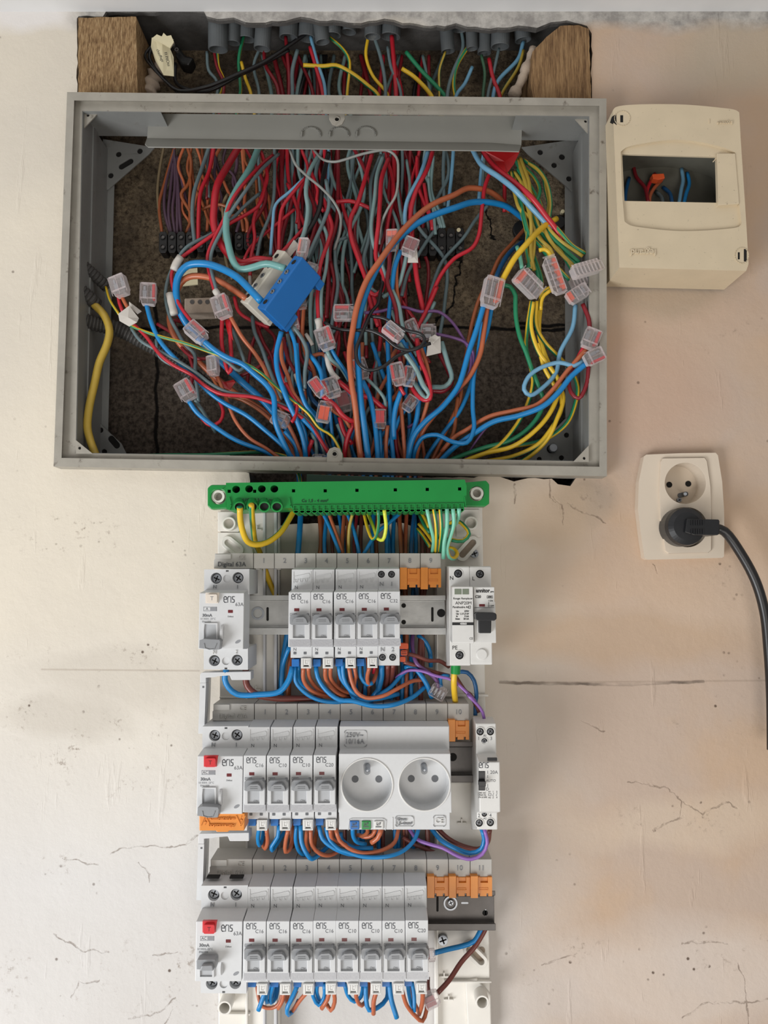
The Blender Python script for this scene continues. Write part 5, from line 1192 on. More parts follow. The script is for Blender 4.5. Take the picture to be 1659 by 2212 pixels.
W('o', 8, ['d',(530,790),(580,900),(640,1060),(700,1200),(820,1350),(980,1450),(1130,1560)], [-.005,-.015], 'wire curving below the connector by the red tape')
W('O', 9, ['d',(360,670),(480,790),(600,960),(760,1010),(950,1130),(1120,1300),(1280,1500)], [-.035,-.025], 'wire low in the left of the tangle')
W('g', 9, ['d',(850,260),(870,400),(940,560),(990,700),(1060,870),(1120,1000)], [-.02,-.01], 'wire running down from behind the white block')
W('R', 8, ['d',(880,310),(950,500),(1020,620),(1060,790),(1130,940)], [-.025,-.015], 'wire beside the grey one below the white block')
W('R', 8, ['d',(930,330),(1050,450),(1055,530),(1010,620),(900,720),(740,800)], [-.03,-.03], 'wire turning back left below the white block')
W('r', 8, ['d',(690,90),(730,220),(840,300),(1000,360)], [-.025,-.02], 'wire hooking left of the white block')
W('b', 11, ['d',(1110,400),(1065,600),(1075,750),(1120,900),(1180,1050),(1250,1200),(1310,1380),(1335,1600)], [.016,.008,-.015], 'wire falling from the lower tip of the blue block')
W('o', 9, ['d',(1110,480),(1115,650),(1170,800),(1220,950),(1330,1090),(1440,1270),(1540,1500)], [.004,.0,-.02], 'wire just right of the blue one below the block')
W('R', 8, ['d',(1130,450),(1170,640),(1250,790),(1290,900)], [0,-.01], 'wire passing behind the blue pair below the block')
W('b', 9, ['d',(1180,365),(1230,500),(1250,700),(1270,880),(1330,1060),(1430,1200),(1520,1560)], [.01,.004,-.02], 'wire from the small clear connector under the block')
W('g', 9, ['d',(1215,350),(1300,470),(1342,580),(1322,760),(1320,910)], [.01,.002], 'wire from the small clear connector under the block')
W('g', 8, ['d',(1165,420),(1200,620),(1190,740),(1150,830),(1200,900)], [-.005,-.01], 'short bent wire left of the white sleeve')
W('R', 8, ['d',(1270,150),(1265,400),(1290,650),(1400,760)], [-.01,-.015], 'wire down behind the white sleeve')
W('o', 9, ['d',(1310,180),(1300,450),(1330,600),(1400,750),(1420,980)], [-.012,-.015], 'wire down the right of the blue block')
W('b', 10, ['d',(1360,605),(1430,690),(1472,790),(1478,1000)], [.002,.006,.0], 'wire arching to the red-faced connector')
W('o', 9, ['d',(1380,620),(1480,600),(1540,660),(1640,720)], [-.01,-.015], 'wire arching behind the blue one, centre')
W('r', 8, ['d',(1150,860),(1200,960),(1250,1050),(1220,1190),(1200,1210)], [.0,.004], 'wire with a hooked bare end, lower middle')
W('b', 9, ['d',(1140,1290),(1230,1410),(1270,1560)], [-.01,-.02], 'short wire below the low tilted connector')
W('b', 9, ['d',(1270,1180),(1320,1300),(1340,1560)], [-.005,-.02], 'wire left of the foot lug')
W('b', 9, ['d',(1300,1180),(1400,1290),(1500,1430),(1540,1560)], [.0,-.015], 'wire reaching the foot beside the lug')
W('r', 9, ['d',(1390,1370),(1360,1450),(1330,1580)], [-.01,-.02], 'short stub at the foot, left of the lug')
W('G', 9, ['d',(1380,1300),(1420,1400),(1425,1570)], [-.012,-.02], 'stub at the foot, left of the lug')
# --- lower centre
W('b', 9, ['e',(290,520),(350,620),(430,740),(540,960)], [.01,-.015], 'wire from the sleeved connector, running right')
W('G', 9, ['e',(262,545),(300,620),(390,700),(450,800)], [.012,-.01], 'wire from the sleeved connector, running right')
W('w', 12, ['e',(260,575),(275,660),(310,740),(360,790)], [.004,.008], 'sleeved lead behind the red-faced connectors')
W('b', 11, ['e',(565,800),(620,920),(660,1100),(685,1300),(700,1560)], [.0,-.01], 'wire from the clear connector behind the arcs')
W('G', 8, ['e',(600,780),(700,880),(755,960),(760,1020)], [-.004,-.01], 'short wire right of the clear connector behind the arcs')
W('r', 11, ['e',(225,930),(330,1010),(400,1100),(490,1145),(535,1060),(545,940)], [.014,.006,-.01], 'wire under the leftmost red-faced connector')
W('o', 8, ['e',(250,960),(320,1060),(400,1110),(460,1200)], [.01,-.005], 'wire beside the red one under the red-faced connector')
W('r', 12, ['e',(350,800),(440,870),(500,920),(620,940),(760,1050)], [.006,-.01], 'wire crossing right behind the two arching cables')
W('r', 11, ['e',(490,1160),(440,1280),(415,1400),(405,1560)], [-.005,-.02], 'wire going down to the right of the lug')
W('r', 10, ['e',(370,1110),(400,1220),(430,1280),(480,1340)], [-.01,-.015], 'short crossing wire above the lug')
W('G', 9, ['e',(350,1170),(395,1260),(410,1370),(400,1540)], [-.015,-.02], 'wire above the right side of the lug')
W('b', 10, ['e',(0,480),(15,700),(40,880),(90,1010),(180,1110),(230,1300)], [.008,.0,-.02], 'wire bowing left of the red-faced connectors')
W('b', 8, ['e',(290,1060),(300,1200),(320,1380)], [-.01,-.02], 'wire below the upturned copper connector')
W('b', 11, ['e',(895,890),(850,1020),(832,1150),(835,1300)], [.004,-.008], 'wire under the pair of red-sided connectors')
W('b', 8, ['e',(960,1010),(880,1120),(850,1200),(760,1380),(720,1540)], [-.012,-.02], 'wire slanting left in the lower centre')
W('o', 9, ['e',(885,900),(900,1100),(915,1280),(935,1540)], [-.005,-.02], 'wire straight down from the red-sided connectors')
W('o', 9, ['e',(780,1180),(765,1350),(770,1540)], [-.01,-.02], 'short straight wire at the foot')
W('b', 9, ['e',(710,1220),(720,1380),(715,1540)], [-.012,-.02], 'wire under the red low connector')
W('b', 11, ['e',(1045,930),(1035,1080),(1010,1200),(960,1380),(945,1540)], [-.006,-.02], 'wire under the end of the grey and red hairpin')
W('o', 9, ['e',(1130,940),(1100,1060),(1050,1230),(1000,1400)], [-.004,-.02], 'wire from the tip of the hairpin')
W('R', 9, ['e',(850,1200),(850,1350),(890,1540)], [-.018,-.025], 'short wire at the foot of the box, centre')
W('b', 10, ['e',(900,450),(960,560),(1020,660),(1050,760),(1060,880)], [.012,.004,-.005], 'wire from the tilted red connector down right')
W('G', 11, ['e',(880,480),(940,580),(1020,700),(1090,850),(1135,915),(1110,955),(1060,900),(1005,810)], [.016,.012,.012,.0], 'wire in a tight hairpin, lower centre')
W('r', 10, ['e',(1030,440),(1050,600),(1110,750),(1145,880),(1140,955),(1090,965),(1030,920),(975,840)], [.012,.01,.012,.0], 'wire in a tight hairpin, lower centre')
W('o', 9, ['e',(1065,520),(1110,650),(1135,780),(1140,900)], [.004,.004], 'wire along the red hairpin')
W('R', 8, ['e',(870,560),(900,660),(930,740)], [-.005,0], 'short wire above the red-sided connectors')
W('r', 8, ['e',(885,850),(905,890),(925,920)], [.008,.006], 'stub under the left red-sided connector')
W('G', 11, ['e',(1240,470),(1290,640),(1325,780),(1270,848),(1160,852)], [-.002,.0,-.01], 'wire bending round below the taped connector')
W('R', 11, ['e',(1225,570),(1300,720),(1325,820),(1260,885),(1160,885)], [-.008,-.012], 'wire bending round below the taped connector')
W('G', 9, ['e',(1180,130),(1120,260),(1060,350),(1040,420)], [-.015,-.01], 'short wire above the upright clear connector')
W('r', 9, ['e',(1200,0),(1120,180),(1060,300),(1000,420)], [-.015,-.005], 'wire arriving from the upper right, centre')
W('b', 12, ['g',(300,180),(220,450),(150,650),(80,900),'e',(1380,850),(1250,1020),(1100,1150),(1000,1280),(950,1500),(940,1600)], [.012,.005,.0,-.015], 'wire from the large connector sweeping to the foot')
W('o', 11, ['g',(335,200),(300,450),(260,680),(150,900),'e',(1350,900),(1180,1090),(1080,1230),(1010,1500)], [.008,.0,-.004,-.02], 'wire from the large connector sweeping to the foot')
W('b', 10, ['g',(380,190),(330,450),(240,700),(200,900),(190,1200),(200,1420),(130,1550),'e',(1330,1320),(1200,1262),(1080,1285),(1010,1400),(990,1560)], [.004,-.006,.0,.0,-.02], 'wire with an S-bend at the lower right')
W('b', 9, ['e',(1590,300),(1540,620),(1480,860),(1400,1050),(1250,1250),(1120,1440),(1060,1580)], [-.01,-.02,-.03], 'wire behind the two from the large connector')
W('O', 9, ['c',(720,880),(600,1020),(460,1180),(380,1350),(300,1500),'g',(240,160),(170,420),(120,700),(80,900),'e',(1400,950),(1300,1180),(1130,1540)], [-.045,-.02,-.02,-.03], 'wire from the round hole at right down to the foot')
W('B', 10, ['c',(690,1020),(560,1130),(470,1270),(420,1390)], [-.04,.0], 'wire from the round hole to the large connector')
W('O', 9, ['e',(1380,940),(1360,1100),(1340,1250),(1250,1400),(1140,1530)], [-.02,-.028], 'wire low on the right of the foot')
# --- green and yellow earth bundle
W('y', 13, ['c',(1025,795),(960,830),(880,885),(740,1030),(600,1200),(520,1340),(470,1430)], [-.005,.02,.016], 'thick wire slanting from the bundle into the large connector')
W('v', 10, ['c',(480,1460),(560,1470),(615,1560),'g',(615,120),(620,300),(660,500),(720,650),(790,850),(850,1000),(890,1120),(870,1230),(750,1400),(560,1530),(300,1600),(0,1710),(-120,1770)], [.006,.0,-.01,-.02], 'wire from the large connector, long sweep to the foot')
W('T', 9, ['c',(630,1075),(655,1150),(680,1290)], [.0,.01], 'short bared wire end above the left earth connector')
W('yv', 9, ['c',(850,1110),(900,1100),(950,1130),(975,1190)], [.012,.012], 'hooked wire entering the middle earth connector')
EB = [([(620,210),(700,400),(740,600),(820,800),(815,1000),(770,1150),(740,1290)], 'vy'), ([(570,330),(620,560),(690,740),(740,900),(720,1100),(760,1290)], 'yv'), ([(540,340),(600,520),(660,700),(760,790),(800,950),(800,1120),(760,1300)], 'vy'),
      ([(640,210),(680,330),(730,520),(760,700),(780,900),(770,1150),(800,1310)], 'yv'), ([(660,190),(740,420),(770,560),(860,680),(900,900),(1000,1060),(1200,1270)], 'yv'), ([(700,210),(780,270),(880,370),(920,520),(945,650),(930,850),(1050,1000),(1290,1170)], 'vy'),
      ([(720,230),(830,300),(920,430),(960,640),(950,800)], 'yv'), ([(650,240),(800,380),(850,500),(830,600),(780,700),(820,850),(930,1000),(1150,1200),(1230,1260)], 'vy'), ([(600,330),(680,440),(720,620),(800,760),(880,910),(970,990),(1090,1160),(1180,1300)], 'yv'),
      ([(560,360),(650,560),(700,760),(760,960),(850,1060),(960,1190),(1080,1330),(1150,1400)], 'vy'), ([(640,300),(740,500),(820,640),(870,800),(950,950),(1100,1100),(1250,1230)], 'vy'), ([(680,260),(760,460),(860,640),(900,760),(1040,900),(1180,1060),(1310,1140)], 'yv'),
      ([(610,380),(640,600),(700,820),(760,1050),(830,1250),(870,1400),(870,1560)], 'yv'), ([(590,480),(640,660),(720,850),(740,1050),(770,1200),(830,1330),(850,1480)], 'vy'), ([(720,300),(700,500),(760,760),(800,900),(900,1050),(990,1250)], 'yv'), ([(650,420),(700,640),(780,860),(860,1000),(960,1100),(1000,1230)], 'vy')]
for i, (pts, c_) in enumerate(EB):
    W(c_.replace('y', 'q'), 8.5, ['c'] + [(x + rw.uniform(-6,6), y) for x, y in pts], [-.03, -.015 + .002*(i % 5), .002*(i % 6) - .006, .004], 'earth wire in the thick bundle at upper right', 'earth wires in the upper right bundle, ' + CN[c_.replace('y','q')[0]])  # olive replaces yellow, so the bundle's shade sits in its colour
W('yv', 9, ['g',(775,140),(735,400),(722,600),(775,830),(790,950),(740,1150),(620,1380),(420,1600),(180,1700),(-60,1790)], [.004,-.01,-.01,-.02], 'wire leftmost of the lower yellow sweep')
W('yv', 10, ['g',(790,150),(770,400),(850,650),(960,800),(1050,950),(1010,1150),(870,1370),(600,1580),(300,1660),(40,1760)], [.01,.0,.0,-.02], 'wire second in the lower yellow sweep')
W('yv', 10, ['g',(870,140),(850,450),(900,650),(1000,880),(1090,1100),(1020,1330),(940,1500),(800,1650),(590,1790)], [-.002,-.006,-.004,-.02], 'wire right of centre in the lower yellow sweep')
W('yT', 9, ['g',(840,560),(900,800),(990,960),(1060,1080),(1070,1220),(940,1450),(830,1570),(600,1680),(280,1740)], [.004,-.004,-.008,-.02], 'wire ending mint coloured at the foot, lower right')
W('vy', 9, ['g',(825,140),(820,380),(900,540),(1050,700),(1170,830),(1235,1000),(1210,1160),(1130,1350),(960,1490),(800,1550),(560,1590),(380,1640)], [.008,-.01,-.016,-.025], 'wire outermost of the lower yellow sweep')
W('vy', 9, ['g',(980,0),(900,40),(870,100),(860,170)], [.008,.002], 'short link between the two earth connectors')
W('yv', 9, ['g',(985,20),(900,80),(870,150),(866,230)], [.01,.004], 'short link between the two earth connectors')
W('vy', 8, ['d',(-100,1510),(150,1505),(400,1505),(700,1490),(950,1482),(1150,1520),(1280,1590)], [-.03,-.02,-.02], 'wire lying along the foot of the box')
# --- right side
W('c', 10, ['g',(1212,180),(1185,400),(1060,650),(1020,850),(900,990),(760,1078),(700,1020),(740,900),(850,812),(1050,752),(1200,782),(1300,735)], [.006,.0,.006,.012], 'wire in a wide loop at the right, ending in a connector')
W('R', 10, ['g',(1285,170),(1345,320),(1355,430)], [.012,.014], 'wire between the two stacked connectors on the right')
W('R', 9, ['g',(1345,770),(1320,980),(1245,1110),(1170,1050),(1148,900),(1200,780)], [.013,.008,-.002], 'wire in a hanging loop inside the right wall')
W('r', 9, ['g',(1300,590),(1260,660),(1225,730)], [.012,.006], 'stub from the upper of the two right connectors')
W('o', 10, ['g',(1330,610),(1230,720),(1120,850),(980,1030),(830,1170),(600,1230),(350,1290),(130,1420),(0,1500),(-120,1640)], [.012,.008,.0,-.02], 'wire sweeping from the right connectors to the foot')
W('b', 12, ['g',(1320,760),(1170,890),(1060,1030),(900,1180),(650,1280),(400,1340),(200,1460),(0,1600),(-140,1740)], [.016,.012,.004,-.02], 'wire sweeping from the right connectors to the foot')

# --- below the box: trunk behind the rails
trunk = [(655,'b',1.4),(689,'O',1.3),(700,'o',1),(712,'b',1),(722,'n',.8),(732,'b',1),(742,'o',1),(752,'o',1),(762,'b',1),(775,'R',.8),(784,'n',1),(795,'b',1),(806,'b',1),(818,'O',1),(828,'b',1),(840,'b',1),(850,'b',1),(861,'n',1),(870,'O',1),(882,'o',1),(893,'b',1),(902,'B',1),(910,'n',1),(916,'n',1.2)]
ORD = ('first','second','third','fourth','fifth','sixth','seventh','eighth','ninth','tenth','eleventh','twelfth','thirteenth','fourteenth','fifteenth','sixteenth','seventeenth','eighteenth','nineteenth','twentieth','twenty-first','twenty-second','twenty-third','last')
for i, (x, c_, k_) in enumerate(trunk):
    xb = 800 + (x-780)*.75 + rw.uniform(-14,14) if i > 1 else 608 + i*20
    ye = 1560 if i % 3 == 0 else (1880 if i % 3 == 1 else 1990)
    xb2 = max(610, min(925, xb + rw.uniform(-20,30)))
    P = [(x - 6 + rw.uniform(-12,12), 1015), (x-3 + rw.uniform(-5,5), 1090), (x + rw.uniform(-7,7) + 8*((i*7) % 3 - 1), 1190), ((x+xb)/2, 1300), (xb + rw.uniform(-8,8), 1440), (xb2 - 3, ye*.5+720), (xb2, ye)]
    W(c_, 9*k_, ['F'] + P, [-.012, .012, .018 + .003*(i % 3), .014, .012], 'wire in the trunk under the green bar, %s from left' % ORD[i], 'trunk wires going down behind the rails')

W('vy', 13, ['k',(477,415),(490,600),(560,780),(640,812),(760,790),(900,690),(1040,470),(1120,330)], [.066,.045,.03,.015], 'thick loop from the first clamp of the green bar')
W('yv', 12, ['k',(600,395),(615,600),(640,780),(690,900),(740,1060),'m',(800,400),(860,530),(900,620)], [.068,.035,.010,.010,.015], 'thick wire dropping from the second clamp behind the rail')
W('vy', 7, ['l',(355,425),(358,560),(330,690),(300,715),(260,640),(215,460),(210,360)], [.060,.04,.02], 'left small loop under the green bar')
W('lL', 8, ['l',(415,425),(432,600),(400,720),(355,710),(310,600),(250,450)], [.060,.045,.02], 'bright loop under the middle of the green bar')
W('qQ', 7, ['l',(105,440),(70,580),(60,700),(62,900)], [.03,.02], 'wire left of the small loops under the green bar')
W('b', 8, ['l',(590,440),(470,545),(350,640),(210,860)], [.02,.03], 'wire slanting left across the trunk under the green bar')
W('b', 8, ['l',(40,440),(110,620),(170,870)], [.02,.026], 'wire slanting right across the trunk under the green bar')
W('b', 8, ['k',(1350,470),(1430,640),(1530,900)], [.02,.026], 'wire slanting right below the left end of the clamp row')
W('o', 8, ['k',(1410,470),(1480,660),(1560,900)], [.02,.024], 'wire slanting right below the left end of the clamp row')
W('T', 8, ['l',(840,415),(870,560),(905,720),(890,850)], [.060,.055,.035], 'wire at the right of the green bar, first of the group')
W('yv', 8, ['l',(908,415),(930,560),(935,700),(925,850)], [.060,.055,.035], 'wire at the right of the green bar, second of the group')
W('vy', 8, ['l',(972,415),(985,600),(965,850)], [.060,.055,.035], 'wire at the right of the green bar, third of the group')
W('T', 9, ['l',(1040,410),(1038,600),(1012,740),(1003,905)], [.060,.055,.045], 'wire fourth at the right of the green bar, bending left')
W('Ty', 9, ['l',(1100,410),(1108,560),(1070,700),(1040,800),(1062,890),(1110,905),(1142,860),(1110,812),(1060,800)], [.060,.052,.045,.03], 'wire curled round at its end under the green bar')
W('T', 9, ['l',(1160,410),(1152,500),(1110,580),(1050,590),(960,690)], [.060,.045,.02], 'wire last at the right of the green bar')
W('vy', 9, ['l',(1060,560),(1140,530),(1220,590),(1260,660),(1200,730),(1090,722),(940,690)], [.02,.03,.03,.02], 'loop out over the chassis beside the green bar')
for pts, c_ in (([(745,610),(800,680),(870,790)],'yv'), ([(760,560),(830,640),(900,740)],'yv'), ([(765,470),(820,580),(870,650)],'vy'), ([(780,440),(830,520),(860,590)],'yv')):
    W(c_, 8, ['l'] + pts, [.015,.03], 'short earth wire slanting under the right of the green bar', 'short earth wires under the green bar, ' + CN[c_[0]])
W('yv', 8, ['F',(640,1012),(647,1030),(650,1050)], [-.005,.01], 'short length in the gap between box and green bar')

# --- gap under the top row
G1 = [('b',13,['m',(335,1300),(320,1400),(360,1490),(450,1560),(700,1562),(900,1530),(1000,1400),(1035,1270)],[.05,.045,.05,.05],'thick wire from the top row RCD bending to the first breaker'),
 ('n',14,['m',(540,1300),(540,1400),(560,1480),(650,1560),(850,1602),(1100,1605),(1350,1600)],[.045,.045,.035,.03],'thick wire from the top row RCD running right'),
 ('b',10,['m',(1000,1060),(935,1250),(920,1450),(922,1700)],[.03,.02,.015],'wire falling left of the first breaker, top row'),
 ('b',9,['m',(1060,1260),(1065,1420),(1150,1530),(1280,1610),(1500,1645),(1700,1610)],[.05,.045,.035],'wire arching right from the first breaker, top row'),
 ('b',9,['m',(1095,1260),(1110,1420),(1200,1500),(1350,1560),(1500,1600)],[.048,.035,.03],'shorter wire from the first breaker, top row'),
 ('o',9,['m',(1150,1270),(1150,1410),(1220,1510),(1380,1580),(1500,1580)],[.055,.045,.03],'wire arching right from the first breaker, top row'),
 ('o',9,['m',(1200,1270),(1215,1390),(1320,1520),(1450,1560)],[.055,.04,.03],'inner wire from the first breaker, top row'),
 ('b',10,['m',(1280,1260),(1300,1380),(1390,1520),(1530,1620),'n',(100,1540),(300,1590),(500,1580),(700,1500),(830,1390)],[.05,.05,.052,.05,.03],'wire in the widest arc under the top row'),
 ('o',9,['m',(1380,1270),(1385,1400),(1480,1520),(1620,1600)],[.055,.045,.03],'wire arching right from the second breaker, top row'),
 ('o',9,['m',(1435,1270),(1440,1400),(1540,1510),(1650,1550)],[.055,.042,.03],'inner wire from the second breaker, top row'),
 ('b',9,['m',(1520,1260),(1545,1390),(1640,1520),'n',(120,1520),(300,1560)],[.05,.045,.035],'wire from the third breaker, top row'),
 ('b',10,['n',(0,1150),(10,1300),(60,1410),(160,1500),(330,1520),(560,1470)],[.05,.045,.03],'wire hanging from the third breaker, top row'),
 ('o',9,['n',(60,1190),(90,1340),(140,1450),(230,1508),(400,1490),(560,1410),(700,1340),(800,1330)],[.055,.05,.05,.03],'wire in a wide shallow arc, top row'),
 ('o',8,['n',(115,1190),(130,1300),(115,1400),(140,1450)],[.055,.045],'short wire from the third breaker, top row'),
 ('b',9,['n',(170,1150),(180,1300),(245,1375),(300,1360)],[.05,.045],'wire from the fourth breaker, top row'),
 ('o',9,['n',(270,1190),(245,1320),(265,1380),(310,1340),(350,1200)],[.055,.045,.03],'tight loop from the fourth breaker, top row'),
 ('r',7,['n',(320,1195),(305,1260)],[.05,.045],'stub beside the fourth breaker, top row'),
 ('b',12,['n',(390,1170),(385,1320),(350,1440),(300,1500)],[.04,.03],'wire under the left pole of the C32 breaker'),
 ('n',11,['n',(450,1170),(445,1300),(420,1440)],[.04,.025],'wire under the C32 breaker, centre'),
 ('n',11,['n',(505,1170),(490,1300),(470,1400)],[.04,.025],'wire under the right pole of the C32 breaker'),
 ('b',9,['n',(330,1500),(480,1400),(600,1270),(700,1200)],[.035,.03],'wire rising right under the C32 breaker'),
 ('b',11,['n',(620,1210),(700,1200),(770,1270),(830,1360),(890,1510)],[.03,.035,.03],'wire dropping into the lying connector'),
 ('b',10,['n',(750,880),(830,960),(870,1060),(880,1200)],[.02,.015],'wire bowing right under the bare rail'),
 ('u',7,['n',(530,1310),(640,1240),(780,1240),(930,1290),(1090,1330),(1200,1420),(1320,1540),'p',(1240,0),(1340,100),(1395,180),(1412,270)],[.03,.04,.045,.05,.045],'wire running right and down into the contactor'),
 ('p',9,['n',(700,860),(695,1000),(740,1170),(860,1260),(940,1340),(950,1440)],[.02,.035,.03],'wire down beside the orange levers'),
 ('n',9,['n',(640,1070),(730,1090),(860,1140),(960,1140),(1060,1200)],[.035,.03,.02],'upper wire from the orange levers to the right'),
 ('n',9,['n',(610,1150),(760,1200),(900,1250),(1060,1290)],[.035,.03,.02],'lower wire from the orange levers to the right'),
 ('B',9,['n',(1150,1250),(1240,1255),(1310,1340),(1333,1500),'p',(1325,60),(1322,210)],[.03,.03,.03,.035],'wire curving down to the contactor top'),
 ('n',9,['n',(1120,1290),(1230,1450),'p',(1270,0),(1360,180)],[.025,.03,.035],'wire beside the violet one to the contactor'),
 ('b',10,['n',(980,1400),(970,1320),(1010,1290),(1060,1300)],[.03,.03],'stub curling into the lying connector')]
for c_, w_, sp, d_, wh in G1: W(c_, w_, sp, d_, wh)
W('y', 13, ['n',(1125,1180),(1110,1300),(1110,1420),(1128,1600),(1128,1650)], [.05,.05,.04,.02], 'thick wire from the earth clamp of the surge arrester')
mb = MB(); a_, b_ = U(985, 1430, .050), U(984, 1456, .050); mb.cyl(a_, b_, .0040, .0040, 20); tag(mb.build('heat_shrink', M['green'], smooth=False, bevel=.0005), 'green sleeve on the yellow wire under the surge arrester', 'sleeve')
# --- gap under the middle row
G2 = [('b',9,['o',(690,1380),(668,1520),(685,1590),(712,1540),(730,1400)],[.055,.045,.03],'hairpin under the first breaker, middle row'),
 ('o',9,['o',(760,1420),(770,1560),(745,1625),(722,1580),(735,1500)],[.055,.045,.035],'hairpin under the first breaker, middle row'),
 ('b',9,['o',(890,1380),(880,1500),(815,1600),(815,1645),(880,1560),(960,1430)],[.05,.045,.03],'slanted loop under the second breaker, middle row'),
 ('o',9,['o',(990,1420),(960,1560),(960,1660),(1000,1640),(1060,1400)],[.055,.045,.03],'slanted loop under the second breaker, middle row'),
 ('b',9,['o',(1075,1380),(1068,1540),(1110,1660),(1200,1715)],[.05,.045,.03],'outer wire under the third breaker, middle row'),
 ('b',10,['o',(1120,1380),(1130,1560),(1190,1690),(1240,1735),(1310,1690),(1420,1590)],[.055,.055,.035],'lowest loop under the third breaker, middle row'),
 ('o',9,['o',(1190,1420),(1180,1560),(1210,1660)],[.05,.03],'inner wire under the third breaker, middle row'),
 ('o',9,['o',(1225,1420),(1240,1590),(1320,1675),(1430,1695),(1540,1640)],[.055,.05,.035],'wire arching right under the third breaker, middle row'),
 ('O',9,['o',(1300,1400),(1270,1540),(1260,1640)],[.03,.02],'wire slanting behind, third breaker, middle row'),
 ('b',10,['o',(1310,1380),(1350,1520),(1470,1620),(1620,1680),'p',(100,1590),(250,1600)],[.05,.05,.035],'wire arching right under the fourth breaker, middle row'),
 ('b',9,['o',(1385,1400),(1430,1540),(1540,1640),'p',(20,1560),(200,1615),(430,1615),(600,1560),(720,1440),(760,1330)],[.05,.05,.05,.03],'wire in the widest arc under the middle row'),
 ('o',9,['o',(1430,1420),(1450,1520),(1520,1570),(1600,1590)],[.055,.04],'short arch under the fourth breaker, middle row'),
 ('o',9,['o',(1490,1420),(1530,1540),(1600,1600),'p',(60,1530),(200,1580),(400,1550),(520,1470),(560,1330)],[.055,.05,.045,.03],'wire in a wide arc under the twin socket'),
 ('b',9,['p',(100,1320),(108,1420),(150,1475),(230,1490)],[.06,.04],'wire from the blue lever of the twin socket'),
 ('O',8,['p',(240,1320),(250,1370),(200,1410),(150,1400)],[.06,.045],'wire from the green lever of the twin socket'),
 ('o',9,['p',(330,1340),(300,1400),(230,1420),(160,1400)],[.055,.045],'curl under the line lever of the twin socket'),
 ('o',11,['p',(385,1340),(350,1430),(285,1475)],[.06,.055],'stub slanting under the line lever of the twin socket'),
 ('n',9,['p',(0,1430),(60,1530),(180,1570),(380,1560),(480,1500)],[.03,.03],'wire behind the arcs under the twin socket'),
 ('u',8,['p',(650,1320),(740,1440),(860,1490),(1000,1530),(1150,1610),(1280,1640),(1390,1590),(1440,1480),(1412,1340)],[.025,.04,.05,.055],'wire looping from under the socket to the contactor foot'),
 ('b',10,['p',(870,1320),(980,1450),(1120,1530),(1270,1580),(1380,1540),(1410,1440),(1385,1340)],[.02,.035,.045,.05],'wire sagging to the contactor foot'),
 ('n',10,['p',(930,1320),(1060,1440),(1200,1510),(1350,1540),(1440,1480),(1465,1340)],[.02,.03,.035,.05],'wire sagging to the contactor foot'),
 ('n',9,['p',(600,1420),(690,1480),(830,1540),(1000,1610),(1080,1650)],[.02,.02],'wire slanting right above the bottom comb'),
 ('b',9,['p',(-20,1380),(-10,1440),(100,1520),(300,1530)],[.04,.03],'wire under the left edge of the twin socket'),
 ('o',8,['p',(150,1480),(140,1580),(150,1700)],[.02,.015],'thin vertical wire behind the arcs, left one'),
 ('o',8,['p',(225,1480),(210,1590),(205,1700)],[.02,.015],'thin vertical wire behind the arcs, right one')]
for c_, w_, sp, d_, wh in G2: W(c_, w_, sp, d_, wh)
